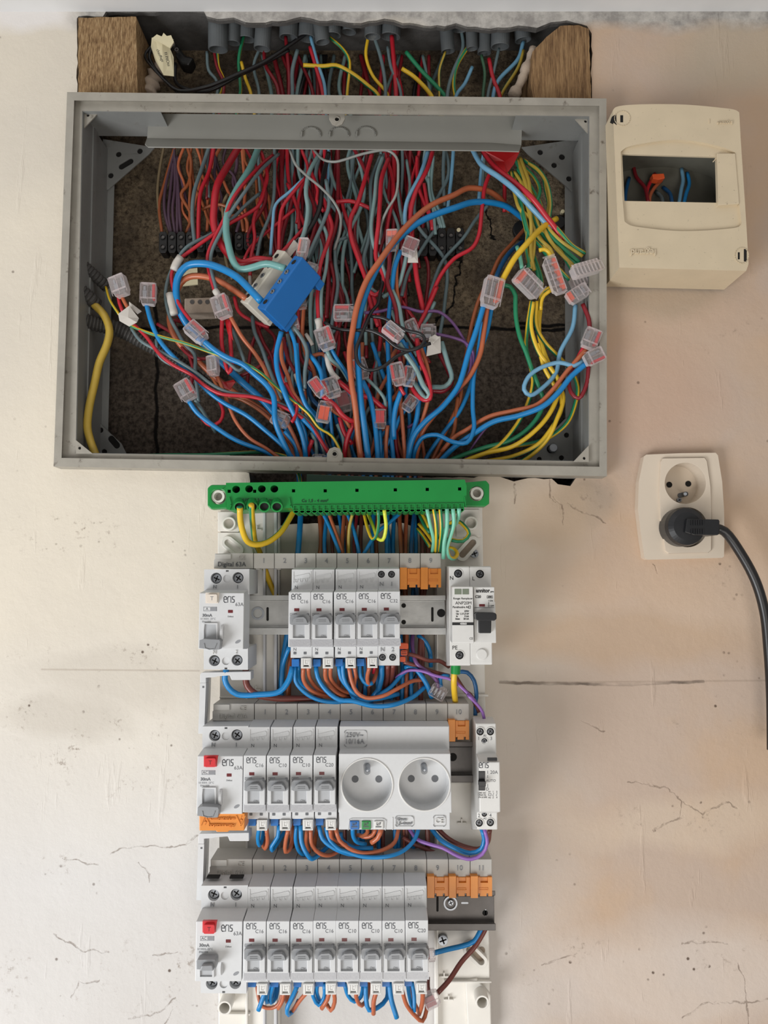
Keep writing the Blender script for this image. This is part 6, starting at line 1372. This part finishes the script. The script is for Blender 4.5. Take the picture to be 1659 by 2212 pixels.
# --- under the bottom row
G3 = [('b',10,['q',(800,1380),(765,1480),(728,1580)],[.05,.05],'straight stub under the first breaker, bottom row'),
 ('b',9,['q',(850,1300),(810,1420),(812,1495),(870,1460),(900,1330)],[.05,.045,.03],'loop left of the second breaker, bottom row'),
 ('b',9,['q',(885,1300),(850,1440),(855,1500),(905,1450),(925,1320)],[.05,.042,.03],'loop touching the second breaker, bottom row'),
 ('o',8,['q',(715,1340),(735,1470),(770,1540),(860,1555),(930,1515),(970,1400)],[.04,.04,.045],'long loop under the first two breakers, bottom row'),
 ('o',9,['q',(985,1380),(970,1480),(925,1560)],[.055,.05],'stub under the second breaker, bottom row'),
 ('o',9,['q',(1035,1380),(1010,1490),(1050,1490),(1110,1380)],[.05,.04],'small loop between second and third breakers, bottom row'),
 ('b',10,['q',(1130,1300),(1080,1420),(1015,1560),(1030,1620),(1090,1560),(1130,1480)],[.05,.055,.035],'lowest loop left of the third breaker, bottom row'),
 ('o',9,['q',(1230,1380),(1150,1470),(1065,1590)],[.055,.045],'wire slanting left from the third breaker, bottom row'),
 ('b',9,['q',(1270,1300),(1275,1440),(1330,1525),(1385,1450),(1385,1310)],[.05,.045,.05],'loop left of the fourth breaker, bottom row'),
 ('b',9,['q',(1320,1300),(1310,1400),(1345,1500)],[.05,.04],'wire inside the loop by the fourth breaker, bottom row'),
 ('o',10,['q',(1435,1380),(1415,1470),(1358,1560)],[.055,.05],'stub under the fourth breaker, bottom row'),
 ('o',9,['q',(1480,1380),(1488,1500),(1450,1578),(1405,1510)],[.055,.045],'curl under the fourth breaker, bottom row'),
 ('b',9,['s',(20,1310),(55,1430),(120,1490),(185,1440),(205,1310)],[.05,.045,.04],'loop under the fifth breaker, bottom row'),
 ('o',9,['s',(130,1370),(145,1480),(190,1530),(245,1460),(262,1310)],[.055,.045,.03],'loop under the fifth breaker, bottom row'),
 ('b',10,['s',(230,1310),(235,1470),(262,1575),(350,1550),(440,1460),(450,1310)],[.05,.05,.035],'loop spanning the sixth and seventh breakers, bottom row'),
 ('o',10,['s',(345,1370),(310,1490),(308,1615)],[.055,.05],'stub under the sixth breaker, bottom row'),
 ('b',11,['s',(465,1300),(485,1470),(540,1655)],[.05,.05],'long straight stub under the seventh breaker, bottom row'),
 ('o',9,['s',(590,1370),(640,1530),(730,1640),(795,1685),(835,1580),(840,1480)],[.055,.05,.04],'wire swinging to the lying clear connector, bottom row'),
 ('b',9,['s',(645,1300),(670,1460),(705,1590)],[.05,.045],'left stub under the eighth breaker, bottom row'),
 ('b',9,['s',(690,1300),(712,1440),(712,1590)],[.05,.05],'right stub under the eighth breaker, bottom row'),
 ('o',9,['s',(645,1280),(690,1450),(760,1600)],[.035,.035],'wire behind the stubs of the eighth breaker'),
 ('o',10,['s',(800,1370),(792,1510),(760,1620)],[.055,.045],'stub under the line lever of the eighth breaker'),
 ('n',9,['s',(850,1250),(850,1340),(865,1420)],[.03,.03],'wire right of the eighth breaker into the clear connector'),
 ('b',11,['s',(1400,730),(1360,810),(1310,890),(1200,935),(1050,970),(900,1010)],[.022,.024,.03],'wire bending from under the bare rail to the last breaker'),
 ('n',11,['s',(1440,730),(1400,810),(1320,940),(1180,1100),(1060,1280),(945,1405)],[.022,.026,.04],'wire slanting from under the bare rail to the clear connector')]
for c_, w_, sp, d_, wh in G3: W(c_, w_, sp, d_, wh)
# --- plug cable and wires in the small box
W('k', 21, ['F',(1545,1140),(1565,1148),(1600,1195),(1632,1255),(1651,1320),(1660,1400),(1666,1500),(1668,1620)], [.026,.024,.02,.02], '', full='thick black cable curving down from the round plug', name='cable', sides=16)
for c_, pts, wh in (('c',[(820,740),(835,850),(815,950),(795,1080)],'left of the two bright wires in the small cream box'), ('b',[(875,780),(895,880),(865,980),(840,1090)],'right of the two bright wires in the small cream box'),
    ('R',[(350,700),(380,820),(460,920),(495,1080)],'wire at the left in the small cream box'), ('r',[(560,790),(510,880),(480,980),(510,1090)],'wire in the middle of the small cream box'), ('o',[(620,860),(560,920),(515,1000),(505,1090)],'wire beside the red one in the small cream box'),
    ('B',[(640,920),(700,970),(730,1080)],'short wire at the bottom of the small cream box'), ('g',[(570,960),(620,1010),(640,1090)],'wire at the bottom of the small cream box'), ('B',[(310,830),(280,950),(270,1070)],'wire at the far left in the small cream box')):
    W(c_, 8, ['v'] + pts, [.006,.012,.024], wh if not wh.startswith(('left','right')) else 'wire, ' + wh)
slab_o = MB(); slab_o.slab(zp('v', [(545,835),(535,790),(650,785),(660,830),(600,845)]), .018, .010); tag(slab_o.build('wire_connector', M['orange2'], bevel=.0006), 'orange connector inside the small cream box', 'connector')

finish_wires()
# ------------------------------------------------------------------ connectors and other small things
rc = random.Random(5)
def connector(cx, cy, w, L, ang, col, label, d=.012, ports=2, side=1, tilt=0.0, lever=False, th=None):
    """clear push-in connector: ang = image direction of the wire end, w across it, L along it; side: which long side carries the coloured strip"""
    t = thing('wire_connector', label, 'connector', U(cx, cy, d), 'clear wire connectors')
    k = MPP(cy, d); a = math.radians(ang); w *= k; L *= k; T = th or min(w, L) * .62
    e = Vector((math.cos(a), 0, -math.sin(a))); f = Vector((-math.sin(a), 0, -math.cos(a))); nn = Vector((0, -1, 0))
    if tilt:
        R_ = Matrix.Rotation(math.radians(tilt), 3, e); f = R_ @ f; nn = R_ @ nn
    c0 = U(cx, cy, d)
    def pt(x, y, z): return c0 + e*(x*L/2) + f*(y*w/2) + nn*(z*T/2)
    def prism(mb, poly, z0, z1, mi=0):
        P = [pt(x, y, z1) for x, y in poly]; Q = [pt(x, y, z0) for x, y in poly]; n = len(P)
        mb.add(P + Q, [tuple(range(n)), tuple(range(n, 2*n))[::-1]] + [(i, n+i, n+(i+1) % n, (i+1) % n) for i in range(n)], mi)
    mb = MB(); prism(mb, [(-1,-.82),(-.86,-1),(.55,-1),(.72,-.86),(1,-.80),(1,.80),(.72,.86),(.55,1),(-.86,1),(-1,.82)], -1, 1)
    mb.build('housing', M['clear'], t, min(T, w)*.10)
    # ribs and collars standing on the housing
    mb = MB()
    for i in range(ports + 1):
        y = -1 + 2*i/ports
        prism(mb, [(-.9, y-.035), (.9, y-.035), (.9, y+.035), (-.9, y+.035)], .96, 1.14)
    prism(mb, [(.42,-.95),(.52,-.95),(.52,.95),(.42,.95)], .9, 1.18); prism(mb, [(-.93,-.9),(-.82,-.9),(-.82,.9),(-.93,.9)], .9, 1.14)
    mb.build('housing_ribs', M['clear'], t)
    mb = MB()
    for i in range(ports):
        y = -1 + (2*i+1)/ports; q = .55/ports
        prism(mb, [(-.35,y-q),(.35,y-q*.8),(.35,y+q*.8),(-.35,y+q)], -.25, .05)
        prism(mb, [(-.7,y-q*.5),(-.35,y-q*.5),(-.35,y+q*.5),(-.7,y+q*.5)], .0, .35)
    mb.build('spring_clamp', M['metal'], t)
    if col:
        mb = MB(); m_ = {'r': M['rins'], 'o': M['oins'], 'R': M['wR']}[col]
        if side == 0: prism(mb, [(-.8,-.7),(.5,-.7),(.5,.7),(-.8,.7)], .7, .92)
        elif side == 2: prism(mb, [(-.8,-.85),(-.35,-.85),(-.35,.85),(-.8,.85)], -.6, .9)
        else: prism(mb, [(-.8,side*.52),(.45,side*.52),(.5,side*.86),(-.85,side*.86)], -.8, .93)
        o = mb.build('coloured_insert', m_, t); o['label'] = {'r':'red','o':'orange','R':'dark red'}[col] + ' insert'
    if lever:
        for i in range(ports):
            mb = MB(); y = -1 + (2*i+1)/ports; q = .8/ports; prism(mb, [(-.9,y-q),(.2,y-q),(.2,y+q),(-.9,y+q)], 1.0, 1.35)
            mb.build('lever', M['orange2'], t, .0003)
    return t
CL = [
 (259,618,34,46,72,None,'pinkish clear connector at the far upper left of the tangle',.014,2,1,10),
 (321,636,33,48,90,'r','clear connector with red right strip, standing beside the far left one',.014,2,-1,-8),
 (480,663,35,50,72,'r','clear connector below a white sleeve, left of the white terminal block',.016,2,-1,12),
 (424,719,32,50,42,'r','clear connector tilted down-right with a blue wire, left of centre',.018,2,-1,-10),
 (402,844,34,46,60,'r','lowest clear connector at left, above bare block',.012,2,-1,5),
 (461,790,24,46,85,None,'clear connector beside the red tape, lower left',.0,2,1,20),
 (655,537,22,46,100,'o','orange-filled clear connector standing above the blue block',.016,2,1,15),
 (674,581,22,26,20,None,'small clear connector tucked behind the upper right of the blue block',.004,2,1,0),
 (652,655,20,26,80,None,'small clear connector half hidden at the lower right of the blue block',.0,2,1,0),
 (634,698,22,34,75,None,'clear connector peeping out below the blue block',.008,2,1,10),
 (703,732,36,48,72,'r','clear connector below a white sleeve, right of the blue block',.018,2,-1,8),
 (743,677,32,45,0,'r','clear connector lying level with red lower strip, centre',.014,2,-1,0),
 (847,519,24,46,92,'o','tall clear connector behind the orange-brown arc, orange at its foot',.006,2,2,10),
 (886,534,30,40,112,'R','clear connector with white tape behind the arcs, right of centre',.012,2,0,0),
 (849,718,28,46,40,'r','clear connector tilted right with broad red strip, centre',.022,2,1,-12),
 (893,712,24,46,68,None,'pale upright connector right of the tilted red-striped one',.006,2,1,10),
 (925,718,30,34,0,None,'clear connector beside the folded white tape, right of centre',.0,2,1,0),
 (779,797,30,46,72,'o','clear connector behind the lower ends of the two arching cables',.0,2,1,0),
 (860,808,28,50,80,'r','left of the two touching red-sided connectors, lower centre',.014,2,1,14),
 (884,813,26,44,98,'r','right of the two touching red-sided connectors, lower centre',.010,2,1,0),
 (686,837,26,44,55,'r','leftmost red-faced connector in the lower centre',.022,2,0,0),
 (716,838,34,44,70,'r','red connector touching the leftmost red-faced one',.014,2,1,0),
 (742,868,34,44,75,'R','dark connector in shade below the red-faced pair',-.004,2,0,0),
 (700,890,30,46,-80,'o','upturned copper-coloured connector below the red-faced pair',.012,2,0,6),
 (606,906,32,38,25,None,'clear connector lying low left of the foot lug',.0,2,1,0),
 (821,905,26,42,90,'r','red connector low behind the blue wires',-.006,2,0,0),
 (886,872,26,36,125,'R','clear connector low in the shade under the red-sided pair',-.004,2,1,0),
 (690,992,20,30,0,None,'clear connector end just showing over the foot left of the lug',.0,2,1,0),
 (1062,632,40,66,102,'o','largest clear connector, orange inside, fed by the thick striped wire',.016,3,-1,-15),
 (1141,612,64,40,-52,'o','left earth connector full of green and yellow wires',.014,5,-1,20),
 (1197,596,84,30,162,'o','narrow middle earth connector with orange left side',.020,5,2,0),
 (1266,581,76,30,-112,None,'upper many-way earth connector at the right wall of the box',.022,8,1,18),
 (1262,604,70,28,-112,None,'lower many-way earth connector under the upper one',.008,8,1,18),
 (1247,636,48,30,58,'o','clear connector with orange tab under the many-way pair',.018,3,1,0),
 (1276,732,34,44,112,'r','upper of two red-striped connectors at the right wall',.020,2,-1,0),
 (1283,771,30,44,155,'r','lower of two red-striped connectors at the right wall',.022,2,-1,0),
 (946,1494,34,30,-60,None,'clear connector lying under the C32 breaker gap, beside the yellow wire',.034,4,1,0),
 (932,2158,30,34,-25,'R','brown-filled clear connector hanging right of the bottom row',.045,2,0,0),
 (932,2063,16,26,85,'R','small clear connector peeping out behind the last bottom breaker',.045,2,1,0)]
for a_ in CL:
    cx, cy, w_, L_, ang, col, lab, d_, po, sd, ti = a_
    connector(cx, cy, w_, L_, ang, col, lab, d_, po, sd, ti)
# orange lever connector by the C32 breaker
t = thing('wire_connector', 'orange lever connector right of the C32 breaker foot', 'connector', U(874, 1408, .04), 'clear wire connectors')
for x0, x1, y0, y1 in ((862,882,1390,1402),(866,880,1405,1416),(864,876,1419,1430)):
    slabp('lever', [rrect(x0, x1, y0, y1, 3)], .048, .040, M['orange2'], t, .0008)
slabp('housing', [rrect(862, 879, 1392, 1430, 2)], .041, .032, M['clear'], t)
mb = MB(); [mb.stroke([(868,y),(878,y)], 1.2, .048, .0003) for y in (1408,1412)]; mb.build('moulded_line', M['rust'], t)

# --- blue and ivory terminal blocks
def block(ox, oy, dd, m, label):
    t = thing('terminal_block', label, 'terminal block', U(644+ox, 557+oy, dd), 'terminal blocks among the wires')
    A = U(636+ox, 551+oy, dd); k = MPP(600, dd)
    a = Vector((-80, 0, -117))*k; b = Vector((20, -19, -12))*k; c = Vector((37, 46, -27))*k
    # corners of the box
    p = lambda i, j, l: A + a*i + b*j + c*l
    mb = MB()
    P = [p(0,0,0), p(1,0,0), p(1,1,0), p(0,1,0), p(0,0,1), p(1.0,0,1), p(1.0,1,1), p(0,1,1)]
    mb.hexa(P); mb.build('body', m, t, .0010)
    mb = MB(); ff = b.cross(a).normalized()
    if ff.y > 0: ff = -ff
    def hexb(mb, i0, i1, j0, j1, l0, l1): mb.hexa([p(i0,j0,l0), p(i1,j0,l0), p(i1,j1,l0), p(i0,j1,l0), p(i0,j0,l1), p(i1,j0,l1), p(i1,j1,l1), p(i0,j1,l1)])
    hexb(mb, .02, .16, .1, .9, 1.0, 1.28); mb.build('rail_foot', m, t, .0006); mb = MB(); hexb(mb, .70, 1.0, .1, .9, 1.0, 1.18); mb.build('rail_foot', m, t, .0006)
    for i, kind in ((.12,'h'),(.31,'s'),(.49,'s'),(.68,'s'),(.87,'h')):
        c0 = p(i,.5,0)
        mb = MB(); mb.ring(c0 + ff*-.0005, ff, .0027, .0033, .0009, 20); mb.cyl(c0 + ff*.0001, c0 - ff*.0003, .0027, .0027, 20, 1)
        mb.build('screw_hole', [m, M['hole']], t)
        if kind == 's':
            mb = MB(); mb.cyl(c0, c0 + ff*.0008, .0023, .0022, 18)
            for q, s_ in ((a.normalized(), b.normalized()), (b.normalized(), a.normalized())):
                q1 = (q + s_*.4).normalized(); s1 = ff.cross(q1)
                mb.add([c0+ff*.00095-q1*.0016-s1*.0003, c0+ff*.00095+q1*.0016-s1*.0003, c0+ff*.00095+q1*.0016+s1*.0003, c0+ff*.00095-q1*.0016+s1*.0003, c0+ff*.0007-q1*.0016-s1*.0003, c0+ff*.0007+q1*.0016-s1*.0003, c0+ff*.0007+q1*.0016+s1*.0003, c0+ff*.0007-q1*.0016+s1*.0003], [(0,1,2,3),(0,4,5,1),(1,5,6,2),(2,6,7,3),(3,7,4,0)], 1)
            mb.build('clamp_screw', [M['metal'], M['hole']], t)
    return t
block(0, 0, .030, M['blueb'], 'bright blue terminal block hanging tilted in the wires')
block(-37, -13, .012, M['whiteblk'], 'ivory terminal block tilted just behind the blue one')

# --- black terminal strips on the back of the cavity
def strip(x0, x1, y0, y1, n, d, label):
    t = thing('terminal_strip', label, 'terminal strip', U((x0+x1)/2, y1, d), 'black terminal strips at the back')
    w_ = (x1-x0)/n; h = y1-y0
    mb = MB()
    for i in range(n):
        a = x0 + i*w_; mb.slab([(a+.8,y1-h*.12),(a+.8,y0+h*.12),(a+w_*.2,y0),(a+w_*.8,y0),(a+w_-.8,y0+h*.12),(a+w_-.8,y1-h*.12),(a+w_*.8,y1),(a+w_*.2,y1)], d, d-.014)
        if i: mb.slab([(a-1.5,y0+h*.62),(a-1.5,y0+h*.38),(a+1.5,y0+h*.38),(a+1.5,y0+h*.62)], d-.003, d-.014)
    mb.build('body', M['choc'], t, .0006)
    for i in range(n):
        for yy in (y0+h*.27, y0+h*.73):
            mb = MB(); c = U(x0+(i+.5)*w_, yy, d); mb.ring(c + Vector((0,.0005,0)), (0,-1,0), w_*.22*MPP(yy,d), w_*.30*MPP(yy,d), .002, 16); mb.cyl(c + Vector((0,-.0002,0)), c + Vector((0,.0005,0)), w_*.2*MPP(yy,d), w_*.2*MPP(yy,d), 12, 1); mb.build('screw_hole', [M['choc'], M['rail3']], t)
strip(342, 420, 500, 546, 4, -.045, 'left black terminal strip fed by mauve wires')
strip(424, 502, 500, 544, 4, -.046, 'black terminal strip behind the thick red cable')
strip(506, 566, 502, 540, 3, -.048, 'short black terminal strip left of the turquoise cable')
strip(905, 1004, 492, 552, 5, -.045, 'large black terminal strip on the bare block right of centre')
strip(660, 800, 515, 585, 5, -.052, 'black terminal strip hidden in the middle of the wires')
# --- junction blocks at left rear
t = thing('junction_block', 'dusty clear junction block at the back, left of the white terminal block', 'junction block', U(425, 650, -.04))
slabp('lid', [zp('d', [(240,100),(500,90),(510,225),(240,235)])], -.036, -.056, M['mortar'], t, .0012); mb = MB()
for x in (415, 432, 448): mb.disc(x, 652, 5, -.0355, -.037, 14)
mb.build('terminal_screw', M['rail3'], t)
mb = MB(); mb.slab(zp('a', [(190,1120),(340,1100),(345,1240),(200,1255)]), -.05, -.052); tag(mb.build('paper_label', M['paper']), 'small yellow label on the back block, inside the blue cable arch', 'label')

# --- corrugated and grey conduits
def corrugated(spec, d, wpx, label):
    P = wire_pts(spec); n = len(P); V = [U(x, y, d[0] + (d[1]-d[0])*i/(n-1)) for i, (x, y) in enumerate(P)]
    pts = catmull(V, .0011); mb = MB(); r = wpx*MPP(P[0][1], d[0])/2
    mb.tube(pts, r, 16, radf=lambda i: 1.0 if i % 3 else .86)
    e = pts[-1]; ax = (pts[-1]-pts[-2]).normalized(); mb.ring(e, ax, r*.75, r, .002, 16); mb.cyl(e, e + ax*.0003, r*.76, r*.76, 16, 1)
    tag(mb.build('corrugated_conduit', [M['corr'], M['hole']]), label, 'conduit', 'corrugated conduits at the left wall')
corrugated(['h',(200,590),(270,650),(360,730),(430,795)], (.004,-.022), 26, 'upper dark corrugated conduit end at the left wall of the box')
corrugated(['h',(200,790),(260,840),(320,890),(350,920)], (.004,-.012), 31, 'lower corrugated conduit end from which the yellow cable comes')
corrugated(['h',(225,1035),(350,1070),(520,1110),(700,1200),(900,1310),(1060,1440),(1180,1540)], (-.006,-.050), 34, 'long dark corrugated conduit slanting behind the left wires')
for i, (cx, y0, y1, w_) in enumerate([(471,42,108,40),(504,45,94,28),(533,38,86,36),(566,48,106,34),(623,36,82,38),(664,28,84,42),(697,46,92,30),(718,38,78,36),(753,40,70,32),(805,50,80,34),(843,38,80,42),(968,62,112,28),(993,42,64,34),(1020,58,106,24),(1046,58,116,28),(1080,60,102,38),(1130,55,88,34)]):
    mb = MB(); dd = -.022 - .004*(i % 3); r = w_/2*1.05*MPP(80, dd); b = U(cx, y1, dd); lean = rc.uniform(-.12,.12)
    top = b + Vector((lean*.05, -.012, .05)); ax = (top-b).normalized()
    mb.ring(b, ax, r*.84, r, .052, 24); mb.cyl(b + ax*.012, b + ax*.013, r*.85, r*.85, 20, 1)
    col_ = ('leftmost','second','third','fourth','fifth','sixth','seventh','eighth','ninth','tenth','eleventh, widest','twelfth','thirteenth, highest','fourteenth','fifteenth','sixteenth','rightmost')[i]
    tag(mb.build('conduit', [M['pvc'], M['hole']], smooth=False, bevel=.0004), 'grey plastic conduit end over the box, %s from the left' % col_ if i not in (0, 16) else 'grey plastic conduit end over the box, %s of the row' % col_, 'conduit', 'grey conduits above the box')
# --- dark sleeve at the round hole on the right
mb = MB(); mb.disc(1208, 478, 15, -.052, -.062, 20); tag(mb.build('dark_grommet', M['choc'], bevel=.001), 'black round grommet behind the earth bundle on the right', 'grommet')
mb = MB(); mb.disc(1130, 495, 22, -.056, -.062, 20); tag(mb.build('dark_grommet', M['choc'], bevel=.001), 'black round hole cover where a brown wire enters', 'grommet')

# --- tape, sleeves, tag
def sleeve(spec, w_, d, m, label, name='tape_sleeve'):
    P = wire_pts(spec); V = [U(x, y, d) for x, y in P]; mb = MB(); pts = catmull(V, .003); mb.tube(pts, w_*MPP(P[0][1], d)/2, 12, radf=lambda i: 1 + .06*rc.uniform(-1,1))
    tag(mb.build(name, m, smooth=True), label, 'tape')
sleeve(['a',(200,1005),(165,1060),(138,1120)], 17, .007, M['tape'], 'white sleeve holding a red and a grey wire, upper left')
sleeve(['a',(105,1320),(125,1420),(145,1500)], 17, .004, M['tape'], 'white sleeve half way down the left looping wires')
sleeve(['a',(490,1290),(510,1320),(525,1350)], 14, .017, M['tape'], 'short white sleeve on top of the left connector')
sleeve(['a',(788,1170),(792,1230),(795,1280)], 7, -.006, M['tape'], 'thin white sleeve left of the ivory block')
sleeve(['e',(185,275),(195,320),(200,370)], 15, .012, M['tape'], 'white sleeve above the connector right of the blue block')
sleeve(['d',(1240,780),(1270,860),(1300,940)], 13, -.002, M['tape'], 'white sleeve low behind the blue wires')
sleeve(['d',(1330,420),(1370,480),(1390,520)], 8, .0, M['tape'], 'thin white sleeve right of the blue block foot')
def fold(name, polys, d, m, label, cat='tape'):
    mb = MB()
    for i, p in enumerate(polys):
        dz = d + .0035*i; P = [U(x, y, dz + rc.uniform(-.002,.002)) for x, y in p]; n = len(P)
        B = [v + Vector((0,.0008,0)) for v in P]; c = sum(P, Vector())/n + Vector((0,-.0015,0)); cb = c + Vector((0,.0008,0))
        mb.add(P + [c] + B + [cb], [(j, (j+1) % n, n) for j in range(n)] + [(n+1+(j+1) % n, n+1+j, 2*n+1) for j in range(n)] + [(j, n+1+j, n+1+(j+1) % n, (j+1) % n) for j in range(n)])
    tag(mb.build(name, m), label, cat)
fold('tape_flag', [zp('h', [(600,910),(690,980),(660,1000),(600,950)]), zp('h', [(520,1000),(600,940),(670,1030),(655,1060),(600,1090),(530,1050)])], .014, M['tape'], 'crumpled pale tape under the far left connector')
fold('tape_flag', [zp('e', [(1140,420),(1230,420),(1235,560),(1110,590),(1120,500)]), zp('e', [(1130,440),(1180,405),(1225,430),(1170,480)])], .008, M['tape'], 'folded white tape flag beside the purple wires')
fold('tape_flag', [zp('b', [(960,950),(1030,930),(1040,1055),(950,1055)])], .006, M['tape'], 'white tape flag under the connector right of centre')
fold('tape_flag', [zp('a', [(1165,860),(1210,910),(1130,1010),(1080,985)])], -.004, M['tape'], 'white tape flag above the ivory block')
fold('tape_flag', [zp('c', [(310,120),(660,120),(600,250),(540,330),(520,350),(400,220)])], -.016, M['redtape'], 'bright red tape at the top of the earth bundle')
fold('tape_flag', [zp('d', [(510,820),(600,850),(680,830),(700,850),(650,920),(580,900)])], -.012, M['redtape'], 'red tape scrap low in the left of the tangle')
fold('tape_flag', [zp('d', [(600,290),(655,290),(660,380),(680,480),(630,420)])], .008, M['redtape'], 'red tape strip under the left sleeved connector')
t = thing('paper_tag', 'curled cream paper tag with handwriting on the thin black leads', 'tag', U(350, 120, -.008))
mb = MB(); pg = zp('i', [(630,225),(690,215),(760,235),(735,280),(760,340),(762,455),(700,448),(650,360),(625,280)]); P = [U(x, y, -.006 - .006*math.sin((y-80)*.03)) for x, y in pg]
n = len(P); B = [v + Vector((0,.0006,0)) for v in P]; mb.add(P + B, [tuple(range(n)), tuple(range(n,2*n))[::-1]] + [(i, n+i, n+(i+1) % n, (i+1) % n) for i in range(n)])
mb.build('paper', M['paper'], t)
mb = MB(); e_ = zp('i', [(632,228),(660,205),(690,218),(700,196),(720,215),(745,210),(762,250),(740,285),(700,262)]); mb.slab(e_, -.002, -.0035); mb.build('torn_edge', M['paper'], t)
txt('FI PilOte', 361, 128, 6.5, -.0035, t, M['ink'], name='handwriting', rot=74)
txt('chauffage', 346, 120, 6, -.0035, t, M['ink'], name='handwriting', rot=66)
mb = MB(); mb.slab(zp('i', [(770,250),(800,290),(830,330),(880,340),(850,390),(800,380),(770,330)]), -.03, -.045); tag(mb.build('terminal_scrap', M['choc'], bevel=.002), 'black broken terminal piece right of the paper tag', 'terminal')
for x, y, lab in ((375,100,'upper'),(383,111,'lower')):
    mb = MB(); mb.ring(U(x, y, -.026), (0,-1,0), .0012, .0020, .003, 16); tag(mb.build('ferrule', M['rail3']), lab + ' of two small dark rings beside the paper tag', 'ferrule')
# anchor plugs in the block
for x, y, lab in ((991,496,'brass screw end in the large black terminal strip'), (1216,456,'pale screw head on the block near the right wall')):
    mb = MB(); mb.disc(x, y, 4.5, -.044 if x < 1100 else -.055, -.06, 14); tag(mb.build('screw_head', M['paper'], bevel=.0004), lab, 'screw')
for ob in list(bpy.data.objects):
    if '_o' in ob: del ob['_o']
